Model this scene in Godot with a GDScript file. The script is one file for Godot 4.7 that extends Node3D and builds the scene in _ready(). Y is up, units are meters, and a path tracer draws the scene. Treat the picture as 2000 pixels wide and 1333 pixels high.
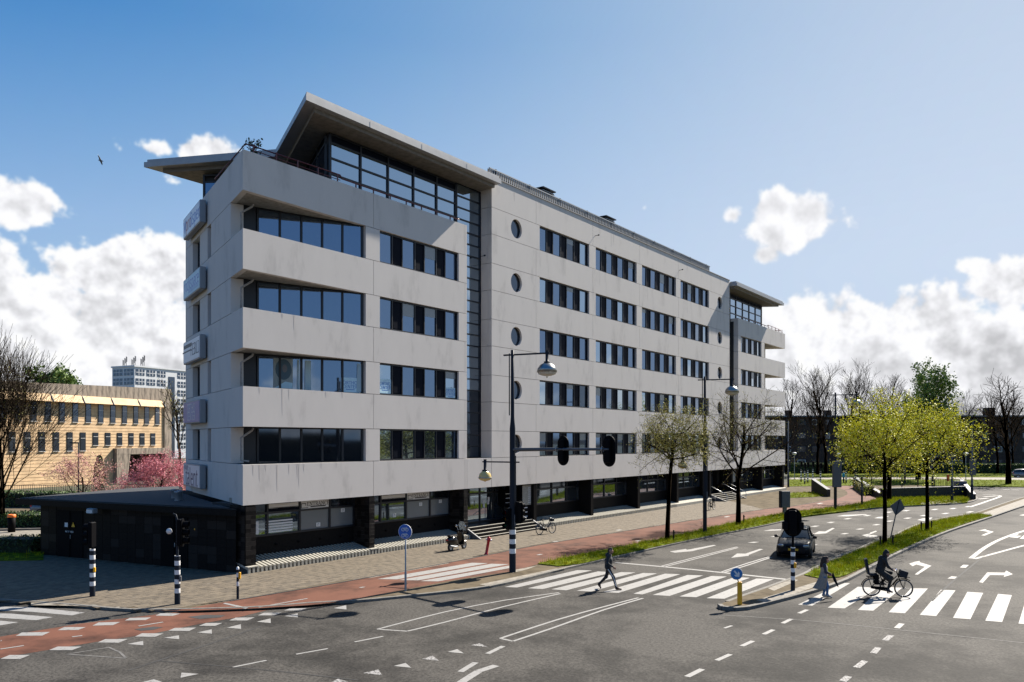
extends Node3D
# An acute-cornered office block at a Dutch road junction, seen from a footbridge about six metres up.
# survey() meets a sight line of the calibrated photograph with level ground, so that everything gets its real place in metres.

const F := 1600.0
const EYE := 6.1
const HORIZON := 862.0
const MID := 1000.0
const PAV := 0.08
var M := {}
var taken := {}
var rng := RandomNumberGenerator.new()
var box_cache := {}

func survey(px: float, py: float, h := 0.0) -> Vector3:
	var d := F * (EYE - h) / (py - HORIZON)
	return Vector3((px - MID) / F * d, h, -d)

func trace(pts: Array, h := 0.0) -> PackedVector3Array:
	var r := PackedVector3Array()
	for p in pts:
		r.append(survey(p[0], p[1], h))
	return r

class MB:
	var st := SurfaceTool.new()
	func _init() -> void:
		st.begin(Mesh.PRIMITIVE_TRIANGLES)
		st.set_smooth_group(-1)
	func tri(a: Vector3, b: Vector3, c: Vector3) -> void:
		st.add_vertex(a); st.add_vertex(b); st.add_vertex(c)
	func quad(a: Vector3, b: Vector3, c: Vector3, d: Vector3) -> void:
		tri(a, b, c); tri(a, c, d)
	func smooth(g: int) -> MB:
		st.set_smooth_group(g)
		return self
	func box(c: Vector3, s: Vector3, b := Basis.IDENTITY) -> MB:
		var x := b.x * s.x * 0.5
		var y := b.y * s.y * 0.5
		var z := b.z * s.z * 0.5
		var p: Array[Vector3] = [c-x-y-z, c+x-y-z, c+x+y-z, c-x+y-z, c-x-y+z, c+x-y+z, c+x+y+z, c-x+y+z]
		for q in [[0,1,2,3],[5,4,7,6],[4,0,3,7],[1,5,6,2],[3,2,6,7],[4,5,1,0]]:
			quad(p[q[0]], p[q[1]], p[q[2]], p[q[3]])
		return self
	# box with chamfered edges: catches light along its arrises
	func cbox(c: Vector3, s: Vector3, ch: float, b := Basis.IDENTITY) -> MB:
		var h := s * 0.5
		var rings := [[-h.y, ch], [-h.y + ch, 0.0], [h.y - ch, 0.0], [h.y, ch]]
		var loops := []
		for r in rings:
			var i: float = r[1]
			var l: Array[Vector3] = []
			var ax := h.x - i
			var az := h.z - i
			for q in [[-ax, -az + ch], [-ax + ch, -az], [ax - ch, -az], [ax, -az + ch], [ax, az - ch], [ax - ch, az], [-ax + ch, az], [-ax, az - ch]]:
				l.append(c + b * Vector3(q[0], r[0], q[1]))
			loops.append(l)
		for k in 3:
			for j in 8:
				var n := (j + 1) % 8
				quad(loops[k][j], loops[k][n], loops[k+1][n], loops[k+1][j])
		for j in range(1, 7):
			tri(loops[3][0], loops[3][j], loops[3][j+1])
			tri(loops[0][0], loops[0][j+1], loops[0][j])
		return self
	# vertical prism over a plan polygon (x, z)
	func prism(poly: PackedVector2Array, y0: float, y1: float) -> MB:
		var p := poly
		if not Geometry2D.is_polygon_clockwise(p):
			p = p.duplicate(); p.reverse()
		var n := p.size()
		for i in n:
			var a := p[i]
			var c := p[(i + 1) % n]
			quad(Vector3(a.x, y0, a.y), Vector3(a.x, y1, a.y), Vector3(c.x, y1, c.y), Vector3(c.x, y0, c.y))
		var t := Geometry2D.triangulate_polygon(p)
		for k in range(0, t.size(), 3):
			flat_tri(p[t[k]], p[t[k+1]], p[t[k+2]], y1, true)
			flat_tri(p[t[k]], p[t[k+1]], p[t[k+2]], y0, false)
		return self
	func flat_tri(a: Vector2, b: Vector2, c: Vector2, y: float, up: bool) -> void:
		var A := Vector3(a.x, y, a.y); var B := Vector3(b.x, y, b.y); var C := Vector3(c.x, y, c.y)
		if (Plane(A, B, C).normal.y > 0) == up: tri(A, B, C)
		else: tri(A, C, B)
	func sheet(pts: PackedVector3Array, y: float) -> MB:
		var p := PackedVector2Array()
		for v in pts: p.append(Vector2(v.x, v.z))
		var t := Geometry2D.triangulate_polygon(p)
		for k in range(0, t.size(), 3):
			flat_tri(p[t[k]], p[t[k+1]], p[t[k+2]], y, true)
		return self
	# swept round bar through points, radius per point
	func tube(path: Array, radii: Array, n := 8, caps := true) -> MB:
		st.set_smooth_group(1)
		var rings := []
		var side := Vector3.ZERO
		for i in path.size():
			var a: Vector3 = path[max(i - 1, 0)]
			var c: Vector3 = path[min(i + 1, path.size() - 1)]
			var d := (c - a).normalized()
			if side == Vector3.ZERO:
				side = d.cross(Vector3.UP if absf(d.y) < 0.9 else Vector3.RIGHT).normalized()
			side = (side - d * side.dot(d)).normalized()
			var up := d.cross(side)
			var r: float = radii[min(i, radii.size() - 1)]
			var l: Array[Vector3] = []
			for j in n:
				var t := TAU * j / n
				l.append(path[i] + (side * cos(t) + up * sin(t)) * r)
			rings.append(l)
		for i in path.size() - 1:
			for j in n:
				var k := (j + 1) % n
				quad(rings[i][j], rings[i][k], rings[i+1][k], rings[i+1][j])
		if caps:
			st.set_smooth_group(-1)
			var e := path.size() - 1
			for j in range(1, n - 1):
				tri(rings[0][0], rings[0][j+1], rings[0][j])
				tri(rings[e][0], rings[e][j], rings[e][j+1])
		st.set_smooth_group(-1)
		return self
	func bar(a: Vector3, b: Vector3, r: float, n := 8) -> MB:
		return tube([a, b], [r], n)
	# turned shape: profile of (radius, height) about an axis through c
	func lathe(c: Vector3, prof: Array, n := 16, b := Basis.IDENTITY, soft := true) -> MB:
		st.set_smooth_group(2 if soft else -1)
		for i in prof.size() - 1:
			for j in n:
				var t0 := TAU * j / n
				var t1 := TAU * (j + 1) / n
				var p: Array[Vector3] = []
				for q in [[i, t0], [i, t1], [i + 1, t1], [i + 1, t0]]:
					var r: float = prof[q[0]][0]
					p.append(c + b * Vector3(r * cos(q[1]), prof[q[0]][1], r * sin(q[1])))
				if prof[i][0] > 0.0001: tri(p[0], p[1], p[2])
				if prof[i + 1][0] > 0.0001: tri(p[0], p[2], p[3])
		st.set_smooth_group(-1)
		return self
	# a flat plate (outline in its own x,y) of some thickness, placed by a transform
	func plate(poly: PackedVector2Array, th: float, xf: Transform3D) -> MB:
		var p := poly
		if Geometry2D.is_polygon_clockwise(p):
			p = p.duplicate(); p.reverse()
		var n := p.size()
		for i in n:
			var a := p[i]
			var c := p[(i + 1) % n]
			quad(xf * Vector3(a.x, a.y, 0), xf * Vector3(a.x, a.y, th), xf * Vector3(c.x, c.y, th), xf * Vector3(c.x, c.y, 0))
		var t := Geometry2D.triangulate_polygon(p)
		for k in range(0, t.size(), 3):
			for z in [[0.0, false], [th, true]]:
				var A := Vector3(p[t[k]].x, p[t[k]].y, z[0]); var B := Vector3(p[t[k+1]].x, p[t[k+1]].y, z[0]); var C := Vector3(p[t[k+2]].x, p[t[k+2]].y, z[0])
				if (Plane(A, B, C).normal.z > 0) == z[1]: tri(xf * A, xf * B, xf * C)
				else: tri(xf * A, xf * C, xf * B)
		return self
	func mesh() -> ArrayMesh:
		st.generate_normals()
		return st.commit()

func numbered(called: String) -> String:
	if not taken.has(called):
		taken[called] = 0
		return called
	taken[called] += 1
	return "%s_%03d" % [called, taken[called]]

func tag(o: Node, label := "", category := "", group := "", kind := "") -> Node:
	if label: o.set_meta("label", label)
	if category: o.set_meta("category", category)
	if group: o.set_meta("group", group)
	if kind: o.set_meta("kind", kind)
	return o

func thing(called: String, label: String, category: String, at := Vector3.ZERO, turn := 0.0, group := "") -> Node3D:
	var o := Node3D.new()
	o.name = numbered(called)
	add_child(o)
	o.position = at
	o.rotation.y = turn
	tag(o, label, category, group)
	return o

func copy(src: Node3D, at: Vector3, turn := 0.0, label := "", group := "") -> Node3D:
	var c: Node3D = src.duplicate()
	c.name = numbered(str(src.name).rstrip("0123456789").trim_suffix("_"))
	add_child(c)
	c.position = at
	c.rotation.y = turn
	tag(c, label, "", group)
	return c

func part(parent: Node, called: String, m: Mesh, mat: Material, at := Transform3D.IDENTITY) -> MeshInstance3D:
	var o := MeshInstance3D.new()
	o.name = numbered(called) if parent == self else called
	o.mesh = m
	o.material_override = mat
	o.transform = at
	parent.add_child(o, true)
	return o

func struct(called: String, m: Mesh, mat: Material) -> MeshInstance3D:
	var o := part(self, called, m, mat)
	o.set_meta("kind", "structure")
	return o

func bx(parent: Node, called: String, c: Vector3, s: Vector3, mat: Material, ch := 0.0) -> MeshInstance3D:
	var b := MB.new()
	if ch > 0: b.cbox(c, s, ch)
	else: b.box(c, s)
	return part(parent, called, b.mesh(), mat)

func shared_box(s: Vector3, ch := 0.0) -> Mesh:
	var k := [s.snapped(Vector3.ONE * 0.001), ch]
	if not box_cache.has(k):
		var b := MB.new()
		if ch > 0: b.cbox(Vector3.ZERO, s, ch)
		else: b.box(Vector3.ZERO, s)
		box_cache[k] = b.mesh()
	return box_cache[k]

func at(p: Vector3, turn := 0.0, tilt := 0.0) -> Transform3D:
	return Transform3D(Basis.from_euler(Vector3(tilt, turn, 0)), p)

func P2(a: Array) -> PackedVector2Array:
	var r := PackedVector2Array()
	for p in a: r.append(Vector2(p[0], p[1]))
	return r

func smooth_line(a: PackedVector3Array, step := 1.0) -> PackedVector3Array:
	var r := PackedVector3Array()
	for i in a.size() - 1:
		var p0 := a[max(i - 1, 0)]
		var p3 := a[min(i + 2, a.size() - 1)]
		var n := maxi(1, int(ceil(a[i].distance_to(a[i + 1]) / step)))
		for k in n:
			r.append(a[i].cubic_interpolate(a[i + 1], p0, p3, float(k) / n))
	r.append(a[a.size() - 1])
	return r

func flat(v: PackedVector3Array) -> PackedVector2Array:
	var r := PackedVector2Array()
	for p in v: r.append(Vector2(p.x, p.z))
	return r

# ---------------------------------------------------------------- materials
func lin(r: float, g: float, b: float) -> Color:
	return Color(r, g, b).linear_to_srgb()

func noise_tex(seed_: int, freq: float, size: int, stops: Array, oct := 5, gain := 0.55, kind := FastNoiseLite.TYPE_SIMPLEX_SMOOTH) -> NoiseTexture2D:
	var n := FastNoiseLite.new()
	n.seed = seed_
	n.noise_type = kind
	n.frequency = freq
	n.fractal_octaves = oct
	n.fractal_gain = gain
	var t := NoiseTexture2D.new()
	t.width = size
	t.height = size
	t.seamless = true
	t.noise = n
	var g := Gradient.new()
	var offs := PackedFloat32Array()
	var cols := PackedColorArray()
	for s in stops:
		offs.append(s[0])
		cols.append(Color(s[1], s[1], s[1]) if s[1] is float else s[1])
	g.offsets = offs
	g.colors = cols
	t.color_ramp = g
	return t

func mat(called: String, c: Color, rough := 0.8, metal := 0.0) -> StandardMaterial3D:
	var m := StandardMaterial3D.new()
	m.resource_name = called
	m.albedo_color = c
	m.roughness = rough
	m.metallic = metal
	M[called] = m
	return m

func tex(m: StandardMaterial3D, t: Texture2D, metres: float, world := false, sharp := 4.0) -> StandardMaterial3D:
	m.albedo_texture = t
	m.uv1_triplanar = true
	m.uv1_world_triplanar = world
	m.uv1_triplanar_sharpness = sharp
	m.uv1_scale = Vector3.ONE / metres
	return m

func make_materials() -> void:
	var grain := noise_tex(3, 0.02, 512, [[0.0, 0.72], [0.5, 0.9], [1.0, 1.0]], 6, 0.6)
	var mottle := noise_tex(7, 0.006, 1024, [[0.0, 0.62], [0.42, 0.86], [0.6, 0.95], [1.0, 1.0]], 7, 0.62)
	# cast concrete panels with faint rain streaks (stretched noise is laid on by uv scale)
	var m := mat("concrete", lin(0.585, 0.55, 0.51), 0.85)
	tex(m, noise_tex(11, 0.005, 1024, [[0.0, 0.88], [0.25, 0.95], [0.36, 0.98], [1.0, 1.0]], 7, 0.6), 9.0)
	m.uv1_scale = Vector3(0.12, 0.045, 0.12)
	m = mat("concrete_plain", lin(0.40, 0.38, 0.36), 0.85)
	tex(m, grain, 3.0)
	tex(mat("soffit", lin(0.36, 0.33, 0.28), 0.85), grain, 4.0)
	mat("joint", lin(0.05, 0.05, 0.05), 0.95)
	mat("roof_metal", lin(0.36, 0.36, 0.36), 0.45, 0.3)
	tex(M.roof_metal, noise_tex(5, 0.012, 512, [[0.0, 0.93], [0.5, 0.98], [1.0, 1.0]]), 5.0)
	tex(mat("soffit_panel", lin(0.22, 0.20, 0.17), 0.7), grain, 5.0)
	mat("frame", lin(0.004, 0.006, 0.011), 0.45)
	mat("infill", lin(0.004, 0.006, 0.012), 0.5)
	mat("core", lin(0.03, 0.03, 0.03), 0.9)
	mat("glass", lin(0.15, 0.21, 0.30), 0.03, 0.92)
	mat("glass_dark", lin(0.08, 0.10, 0.13), 0.04, 0.9)
	mat("glass_clear", lin(0.33, 0.41, 0.49), 0.03, 0.95)
	mat("glass_frost", lin(0.20, 0.22, 0.23), 0.25, 0.3)
	tex(mat("black_tile", lin(0.013, 0.012, 0.012), 0.42), grain, 1.5)
	mat("tile_b", lin(0.022, 0.020, 0.019), 0.35)
	tex(mat("plinth", lin(0.40, 0.38, 0.32), 0.9), grain, 2.0)
	mat("plinth_gap", lin(0.02, 0.022, 0.024), 0.9)
	mat("white_paint", lin(0.62, 0.61, 0.58), 0.6)
	mat("white", lin(0.66, 0.66, 0.65), 0.5)
	mat("rail_red", lin(0.10, 0.012, 0.016), 0.45)
	mat("steel", lin(0.35, 0.36, 0.37), 0.35, 0.8)
	mat("galv", lin(0.26, 0.28, 0.30), 0.5, 0.5)
	mat("chrome", lin(0.65, 0.67, 0.7), 0.1, 1.0)
	mat("lamp_metal", lin(0.3, 0.3, 0.29), 0.28, 0.9)
	mat("stain", lin(0.49, 0.45, 0.41), 0.9)
	mat("pole", lin(0.022, 0.026, 0.034), 0.4)
	mat("black", lin(0.004, 0.004, 0.005), 0.6)
	mat("rubber", lin(0.012, 0.012, 0.012), 0.8)
	mat("sign_back", lin(0.085, 0.09, 0.10), 0.55, 0.2)
	mat("amber_glass", lin(0.55, 0.42, 0.16), 0.15)
	mat("blue_sign", lin(0.012, 0.10, 0.42), 0.35)
	mat("yellow", lin(0.72, 0.36, 0.01), 0.5)
	mat("orange", lin(0.75, 0.16, 0.02), 0.5)
	mat("red", lin(0.38, 0.012, 0.02), 0.4)
	# ground
	m = mat("asphalt", lin(0.082, 0.076, 0.067), 0.85)
	tex(m, noise_tex(21, 0.004, 1024, [[0.0, 0.42], [0.36, 0.72], [0.5, 0.88], [0.64, 1.0], [1.0, 1.0]], 9, 0.72), 29.0, true)
	m.detail_enabled = true
	m.detail_blend_mode = BaseMaterial3D.BLEND_MODE_MUL
	m.detail_albedo = noise_tex(22, 0.05, 1024, [[0.0, 0.42], [0.4, 0.77], [0.6, 0.95], [1.0, 1.0]], 4, 0.9)
	m.detail_uv_layer = BaseMaterial3D.DETAIL_UV_2
	m.uv2_triplanar = true
	m.uv2_world_triplanar = true
	m.uv2_scale = Vector3.ONE / 7.0
	m = mat("red_asphalt", lin(0.135, 0.056, 0.035), 0.85)
	tex(m, noise_tex(23, 0.006, 1024, [[0.0, 0.58], [0.4, 0.85], [0.6, 0.95], [1.0, 1.0]], 7, 0.66), 17.0, true)
	m = mat("paving", lin(0.145, 0.118, 0.08), 0.9)
	tex(m, noise_tex(24, 0.01, 1024, [[0.0, 0.55], [0.45, 0.85], [1.0, 1.0]], 7, 0.65), 14.0, true)
	for k in 4:
		var v: float = [0.122, 0.138, 0.105, 0.13][k]
		tex(mat("paver_%d" % k, lin(v, v * 0.79, v * 0.52), 0.9), mottle, 3.0, true)
	tex(mat("kerb", lin(0.17, 0.16, 0.14), 0.9), grain, 2.0, true)
	tex(mat("kerb_pale", lin(0.235, 0.21, 0.17), 0.9), mottle, 3.0, true)
	tex(mat("soil", lin(0.06, 0.075, 0.02), 0.95), mottle, 4.0, true)
	tex(mat("far_ground", lin(0.10, 0.105, 0.07), 0.95), noise_tex(25, 0.006, 512, [[0.0, 0.6], [1.0, 1.0]]), 60.0, true)
	tex(mat("turf", lin(0.13, 0.165, 0.008), 0.95), noise_tex(26, 0.012, 1024, [[0.0, 0.45], [0.4, 0.75], [0.7, 1.0], [1.0, 1.0]], 7, 0.65), 9.0, true)
	m = mat("marking", lin(0.235, 0.229, 0.218), 0.7)
	tex(m, noise_tex(27, 0.02, 1024, [[0.0, 0.55], [0.22, 0.78], [0.32, 0.95], [1.0, 1.0]], 6, 0.62), 5.0, true)
	tex(mat("marking_worn", lin(0.31, 0.30, 0.29), 0.8), noise_tex(28, 0.03, 1024, [[0.0, 0.3], [0.4, 0.5], [0.55, 0.95], [1.0, 1.0]], 6, 0.7), 3.0, true)
	tex(mat("marking_ghost", lin(0.125, 0.12, 0.113), 0.85), mottle, 3.0, true)
	tex(mat("asphalt_patch", lin(0.028, 0.028, 0.028), 0.9), mottle, 6.0, true)
	tex(mat("roof_gravel", lin(0.055, 0.06, 0.068), 0.9), noise_tex(29, 0.15, 512, [[0.0, 0.25], [0.5, 0.7], [1.0, 1.0]], 3, 0.8), 3.0, true)
	# plants
	for k in [["leaf_lime", 0.62, 0.60, 0.035], ["leaf_bud", 0.34, 0.31, 0.07], ["leaf_green", 0.13, 0.20, 0.035], ["leaf_dark", 0.035, 0.065, 0.018], ["leaf_yellow", 0.50, 0.42, 0.02], ["blossom", 0.62, 0.22, 0.27], ["blossom_pale", 0.66, 0.34, 0.32], ["grass_blade", 0.26, 0.30, 0.010], ["ivy", 0.075, 0.13, 0.03]]:
		m = mat(k[0], lin(k[1], k[2], k[3]), 0.7)
		m.cull_mode = BaseMaterial3D.CULL_DISABLED
		m.backlight_enabled = true
		m.backlight = Color(0.5, 0.5, 0.5)
		m.vertex_color_use_as_albedo = true
	tex(mat("bark", lin(0.085, 0.068, 0.052), 0.95), noise_tex(31, 0.03, 512, [[0.0, 0.5], [1.0, 1.0]]), 0.8)
	tex(mat("bark_pale", lin(0.16, 0.13, 0.10), 0.95), noise_tex(32, 0.03, 512, [[0.0, 0.5], [1.0, 1.0]]), 0.8)
	# far buildings
	tex(mat("beige", lin(0.74, 0.52, 0.30), 0.85), noise_tex(41, 0.01, 512, [[0.0, 0.84], [1.0, 1.0]]), 8.0)
	m = mat("stained_concrete", lin(0.34, 0.28, 0.22), 0.9)
	tex(m, noise_tex(42, 0.012, 512, [[0.0, 0.45], [0.5, 0.85], [1.0, 1.0]], 6, 0.6), 8.0)
	m.uv1_scale = Vector3(0.3, 0.06, 0.3)
	tex(mat("brown_brick", lin(0.085, 0.062, 0.052), 0.9), noise_tex(43, 0.03, 512, [[0.0, 0.6], [1.0, 1.0]], 6, 0.7), 6.0)
	mat("tower_white", lin(0.62, 0.63, 0.64), 0.7)
	mat("pane_far", lin(0.10, 0.12, 0.15), 0.08, 0.7)
	mat("window_white", lin(0.6, 0.6, 0.58), 0.6)
	mat("poster", lin(0.42, 0.62, 0.72), 0.5)
	mat("poster_dull", lin(0.22, 0.26, 0.26), 0.4)
	mat("print_dark", lin(0.03, 0.07, 0.10), 0.4)
	mat("print_skin", lin(0.10, 0.10, 0.11), 0.4)
	mat("curtain", lin(0.30, 0.42, 0.48), 0.8)
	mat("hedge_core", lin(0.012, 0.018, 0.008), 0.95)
	mat("white_cool", lin(0.72, 0.75, 0.8), 0.4)
	mat("poster_grey", lin(0.68, 0.68, 0.7), 0.45)
	mat("sign_violet", lin(0.17, 0.20, 0.42), 0.4)
	mat("ink_violet", lin(0.05, 0.04, 0.12), 0.5)
	mat("blue_pale", lin(0.25, 0.42, 0.6), 0.5)
	mat("sign_sky", lin(0.02, 0.17, 0.42), 0.35)
	mat("galv_dark", lin(0.07, 0.08, 0.095), 0.4, 0.4)
	mat("lamp_bowl", lin(0.5, 0.47, 0.4), 0.2)
	mat("lens_red", lin(0.12, 0.01, 0.01), 0.2)
	mat("lens_amber", lin(0.15, 0.07, 0.01), 0.2)
	mat("lens_green", lin(0.01, 0.09, 0.05), 0.2)
	tex(mat("dark_concrete", lin(0.06, 0.06, 0.055), 0.9), grain, 3.0)
	mat("car_black", lin(0.004, 0.005, 0.008), 0.45)
	mat("car_blue", lin(0.03, 0.07, 0.20), 0.25, 0.3)
	mat("car_grey", lin(0.16, 0.17, 0.18), 0.3, 0.4)
	for k in ["car_black", "car_blue", "car_grey"]:
		M[k].clearcoat_enabled = true
		M[k].clearcoat = 0.35
		M[k].clearcoat_roughness = 0.05
	mat("car_glass", lin(0.02, 0.025, 0.03), 0.06, 0.1)
	mat("headlamp", lin(0.3, 0.31, 0.33), 0.12, 0.5)
	mat("gloss_black", lin(0.008, 0.008, 0.009), 0.12)
	mat("figure", Color(1, 1, 1), 0.85)
	M.figure.vertex_color_use_as_albedo = true
	tex(mat("coat", lin(0.30, 0.26, 0.22), 0.9), grain, 0.5)
	M.coat.cull_mode = BaseMaterial3D.CULL_DISABLED
	m = mat("screen_clear", Color(0.7, 0.75, 0.78, 0.2), 0.05)
	m.transparency = BaseMaterial3D.TRANSPARENCY_ALPHA
	mat("beige_dark", lin(0.42, 0.28, 0.16), 0.9)
	mat("tower_grey", lin(0.30, 0.33, 0.37), 0.8)
	mat("red_bright", lin(0.6, 0.02, 0.02), 0.5)
	for k in ["turf", "black_tile", "tile_b", "grass_blade", "paving", "black", "infill", "dark_concrete", "bark", "pole"]: M[k].metallic_specular = 0.15
	for k in ["asphalt", "red_asphalt", "far_ground"]: M[k].metallic_specular = 0.3
	M.car_black.metallic_specular = 0.25
	M.car_black.clearcoat = 0.2

# ---------------------------------------------------------------- camera, sky, sun
const SUN_AZ := 42.8   # degrees to the right of the line of sight
const SUN_EL := 40.0

func sun_dir() -> Vector3:
	var a := deg_to_rad(SUN_AZ)
	var e := deg_to_rad(SUN_EL)
	return Vector3(sin(a) * cos(e), sin(e), -cos(a) * cos(e))

func make_camera() -> void:
	var c := Camera3D.new()
	c.name = "camera"
	add_child(c)
	c.position = Vector3(0, EYE, 0)
	var near := 0.1
	c.set_frustum(near * 1333.0 / F, Vector2(0, near * (HORIZON - 666.5) / F), near, 3000.0)
	c.current = true

func make_sky() -> void:
	var W := 4096
	var HH := 2048
	var lo := Image.create(512, 256, false, Image.FORMAT_RGB8)
	var sd := sun_dir()
	for j in 256:
		var el := PI * (0.5 - (j + 0.5) / 256.0)
		var k := clampf(rad_to_deg(el) / 90.0, 0.0, 1.0)
		var base: Color
		if k < 0.155: base = Color(0.71, 0.82, 0.91).lerp(Color(0.50, 0.67, 0.86), k / 0.155)
		elif k < 0.29: base = Color(0.50, 0.67, 0.86).lerp(Color(0.17, 0.46, 0.75), (k - 0.155) / 0.135)
		else: base = Color(0.17, 0.46, 0.75).lerp(Color(0.17, 0.39, 0.68), (k - 0.29) / 0.71)
		for i in 512:
			var az := TAU * ((i + 0.5) / 512.0 - 0.5)
			var d := Vector3(sin(az) * cos(el), sin(el), -cos(az) * cos(el))
			var g := rad_to_deg(acos(clampf(d.dot(sd), -1, 1)))
			var c := base
			c = c.lerp(Color(0.80, 0.84, 0.91), 0.97 * exp(-pow(g / 43.0, 2.3)))
			c = c.lerp(Color(0.85, 0.90, 0.97), 0.95 * exp(-pow(g / 56.0, 2.0)) * clampf(1.5 - k * 4.0, 0.0, 1.0))
			if el < 0.0: c = Color(0.42, 0.41, 0.39)
			lo.set_pixel(i, j, c)
	lo.resize(W, HH, Image.INTERPOLATE_CUBIC)
	# cumulus: cover from soft lumps, broken up by noise
	var rows := 384
	var top := HH / 2 - rows
	var lumps := []   # [azimuth, elevation, half width, half height, strength] in degrees
	for p in [[20, 625, 330, 120, 1.25], [230, 640, 260, 120, 1.3], [190, 530, 140, 80, 1.15], [55, 405, 100, 52, 1.1], [310, 560, 120, 90, 1.1], [120, 725, 400, 80, 1.4], [420, 790, 400, 60, 1.0],
			[400, 298, 90, 30, 1.0], [300, 290, 80, 26, 0.95], [320, 345, 50, 18, 0.75], [165, 292, 40, 16, 0.66],
			[1555, 437, 88, 62, 1.1], [1522, 405, 44, 34, 0.95], [1493, 500, 34, 28, 0.8], [1430, 422, 30, 26, 0.72],
			[1965, 562, 76, 62, 1.15], [2040, 550, 90, 70, 1.2], [1915, 522, 42, 24, 0.85], [1850, 610, 30, 18, 0.6],
			[1630, 690, 190, 120, 1.3], [1790, 680, 180, 110, 1.3], [1920, 720, 200, 100, 1.35], [2080, 700, 200, 110, 1.3], [1690, 620, 85, 60, 1.1], [1560, 690, 110, 100, 1.2],
			[1700, 790, 500, 80, 1.5], [1100, 810, 500, 60, 1.1], [1258, 405, 10, 9, 0.6], [800, 760, 300, 80, 0.8]]:
		var az := atan((p[0] - MID) / F)
		var R := F / cos(az)
		lumps.append([rad_to_deg(az), rad_to_deg(atan((HORIZON - p[1]) / R)), rad_to_deg(p[2] / R) * cos(az), rad_to_deg(p[3] / R), p[4]])
	rng.seed = 91
	for k in 60:
		var az := rng.randf_range(48, 318)
		var low := rng.randf() < 0.7
		lumps.append([az if az < 180 else az - 360, rng.randf_range(0.5, 5.5) if low else rng.randf_range(9, 19), rng.randf_range(4, 11) if low else rng.randf_range(1.5, 4), rng.randf_range(1.8, 3.8) if low else rng.randf_range(1.0, 2.2), rng.randf_range(0.7, 1.0)])
	var cw := 1024
	var ch := 96
	var cov := Image.create(cw, ch, false, Image.FORMAT_L8)
	var acc := PackedFloat32Array()
	acc.resize(cw * ch)
	for l in lumps:
		var i0 := int(floor((l[0] - l[2] * 1.6 + 180.0) / 360.0 * cw))
		var i1 := int(ceil((l[0] + l[2] * 1.6 + 180.0) / 360.0 * cw))
		for j in ch:
			var el := (ch - j - 0.5) / ch * rows / HH * 180.0
			var dy: float = (el - l[1]) / l[3]
			if dy < 0: dy *= 1.25
			if absf(dy) > 1.6: continue
			for i in range(i0, i1 + 1):
				var dx: float = ((i + 0.5) / cw * 360.0 - 180.0 - l[0]) / l[2]
				var v: float = l[4] * maxf(0.0, 1.25 - 0.75 * sqrt(dx * dx + dy * dy))
				var q := j * cw + posmod(i, cw)
				acc[q] = maxf(acc[q], v)
	for j in ch:
		for i in cw:
			cov.set_pixel(i, j, Color(acc[j * cw + i] * 0.6, 0, 0))
	cov.resize(W, rows, Image.INTERPOLATE_CUBIC)
	var n := FastNoiseLite.new()
	n.seed = 14
	n.frequency = 0.014
	n.fractal_octaves = 7
	n.fractal_gain = 0.6
	var n1 := n.get_seamless_image(W, rows)
	n.seed = 51
	n.frequency = 0.007
	n.fractal_octaves = 4
	var n2 := n.get_seamless_image(W, rows)
	n1.convert(Image.FORMAT_L8)
	n2.convert(Image.FORMAT_L8)
	var a1 := n1.get_data()
	var a2 := n2.get_data()
	var ac := cov.get_data()
	var px := lo.get_data()
	for j in range(2, rows):
		for i in W:
			var q := j * W + i
			var c0 := ac[q]
			if c0 < 30: continue
			var d := minf(c0 / 153.0, 1.35) * 1.12 + (a1[q] - 127) / 255.0 * 1.55 - 0.60
			if d <= 0.0: continue
			var al := minf(d / 0.26, 1.0)
			al = al * al * (3.0 - 2.0 * al)
			var up := (j - 7) * W + (i + 5) % W if j > 9 else q
			var relief := (a1[q] - a1[up]) / 255.0 * 0.55
			var thick := clampf((d - 0.25) * 1.3, 0.0, 1.0) * clampf((a2[q] - 95) / 90.0, 0.0, 1.0)
			var v := clampf(0.975 + relief - 0.12 * thick, 0.78, 1.0)
			var o := ((j + top) * W + i) * 3
			px[o] = int(px[o] * (1.0 - al) + 255.0 * al * v)
			px[o + 1] = int(px[o + 1] * (1.0 - al) + 255.0 * al * minf(1.0, v * 1.002))
			px[o + 2] = int(px[o + 2] * (1.0 - al) + 255.0 * al * minf(1.0, v * 1.012 + 0.005))
	var img := Image.create_from_data(W, HH, false, Image.FORMAT_RGB8, px)
	var sm := PanoramaSkyMaterial.new()
	sm.panorama = ImageTexture.create_from_image(img)
	var sky := Sky.new()
	sky.sky_material = sm
	var e := Environment.new()
	e.background_mode = Environment.BG_SKY
	e.sky = sky
	e.sky_rotation = Vector3(0, PI, 0)   # the join of the panorama lies behind the viewer
	e.background_energy_multiplier = SKY_ENERGY
	e.tonemap_mode = Environment.TONE_MAPPER_LINEAR
	e.tonemap_exposure = EXPOSURE
	e.sdfgi_enabled = true
	e.ssao_enabled = true
	e.ssil_enabled = true
	var w := WorldEnvironment.new()
	w.name = "world_environment"
	w.environment = e
	add_child(w)
	var l := DirectionalLight3D.new()
	l.name = "sun"
	l.light_energy = SUN_ENERGY
	l.light_color = Color(1.0, 0.965, 0.915)
	l.light_angular_distance = 0.5
	l.shadow_enabled = true
	add_child(l)
	l.look_at_from_position(sun_dir() * 100.0, Vector3.ZERO, Vector3.UP)

const SUN_ENERGY := 1.28
const SKY_ENERGY := 0.3125
const EXPOSURE := 3.2

# ---------------------------------------------------------------- ground
var verge_poly: PackedVector2Array
var median_grass: PackedVector2Array
var far_lawns := []

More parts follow.
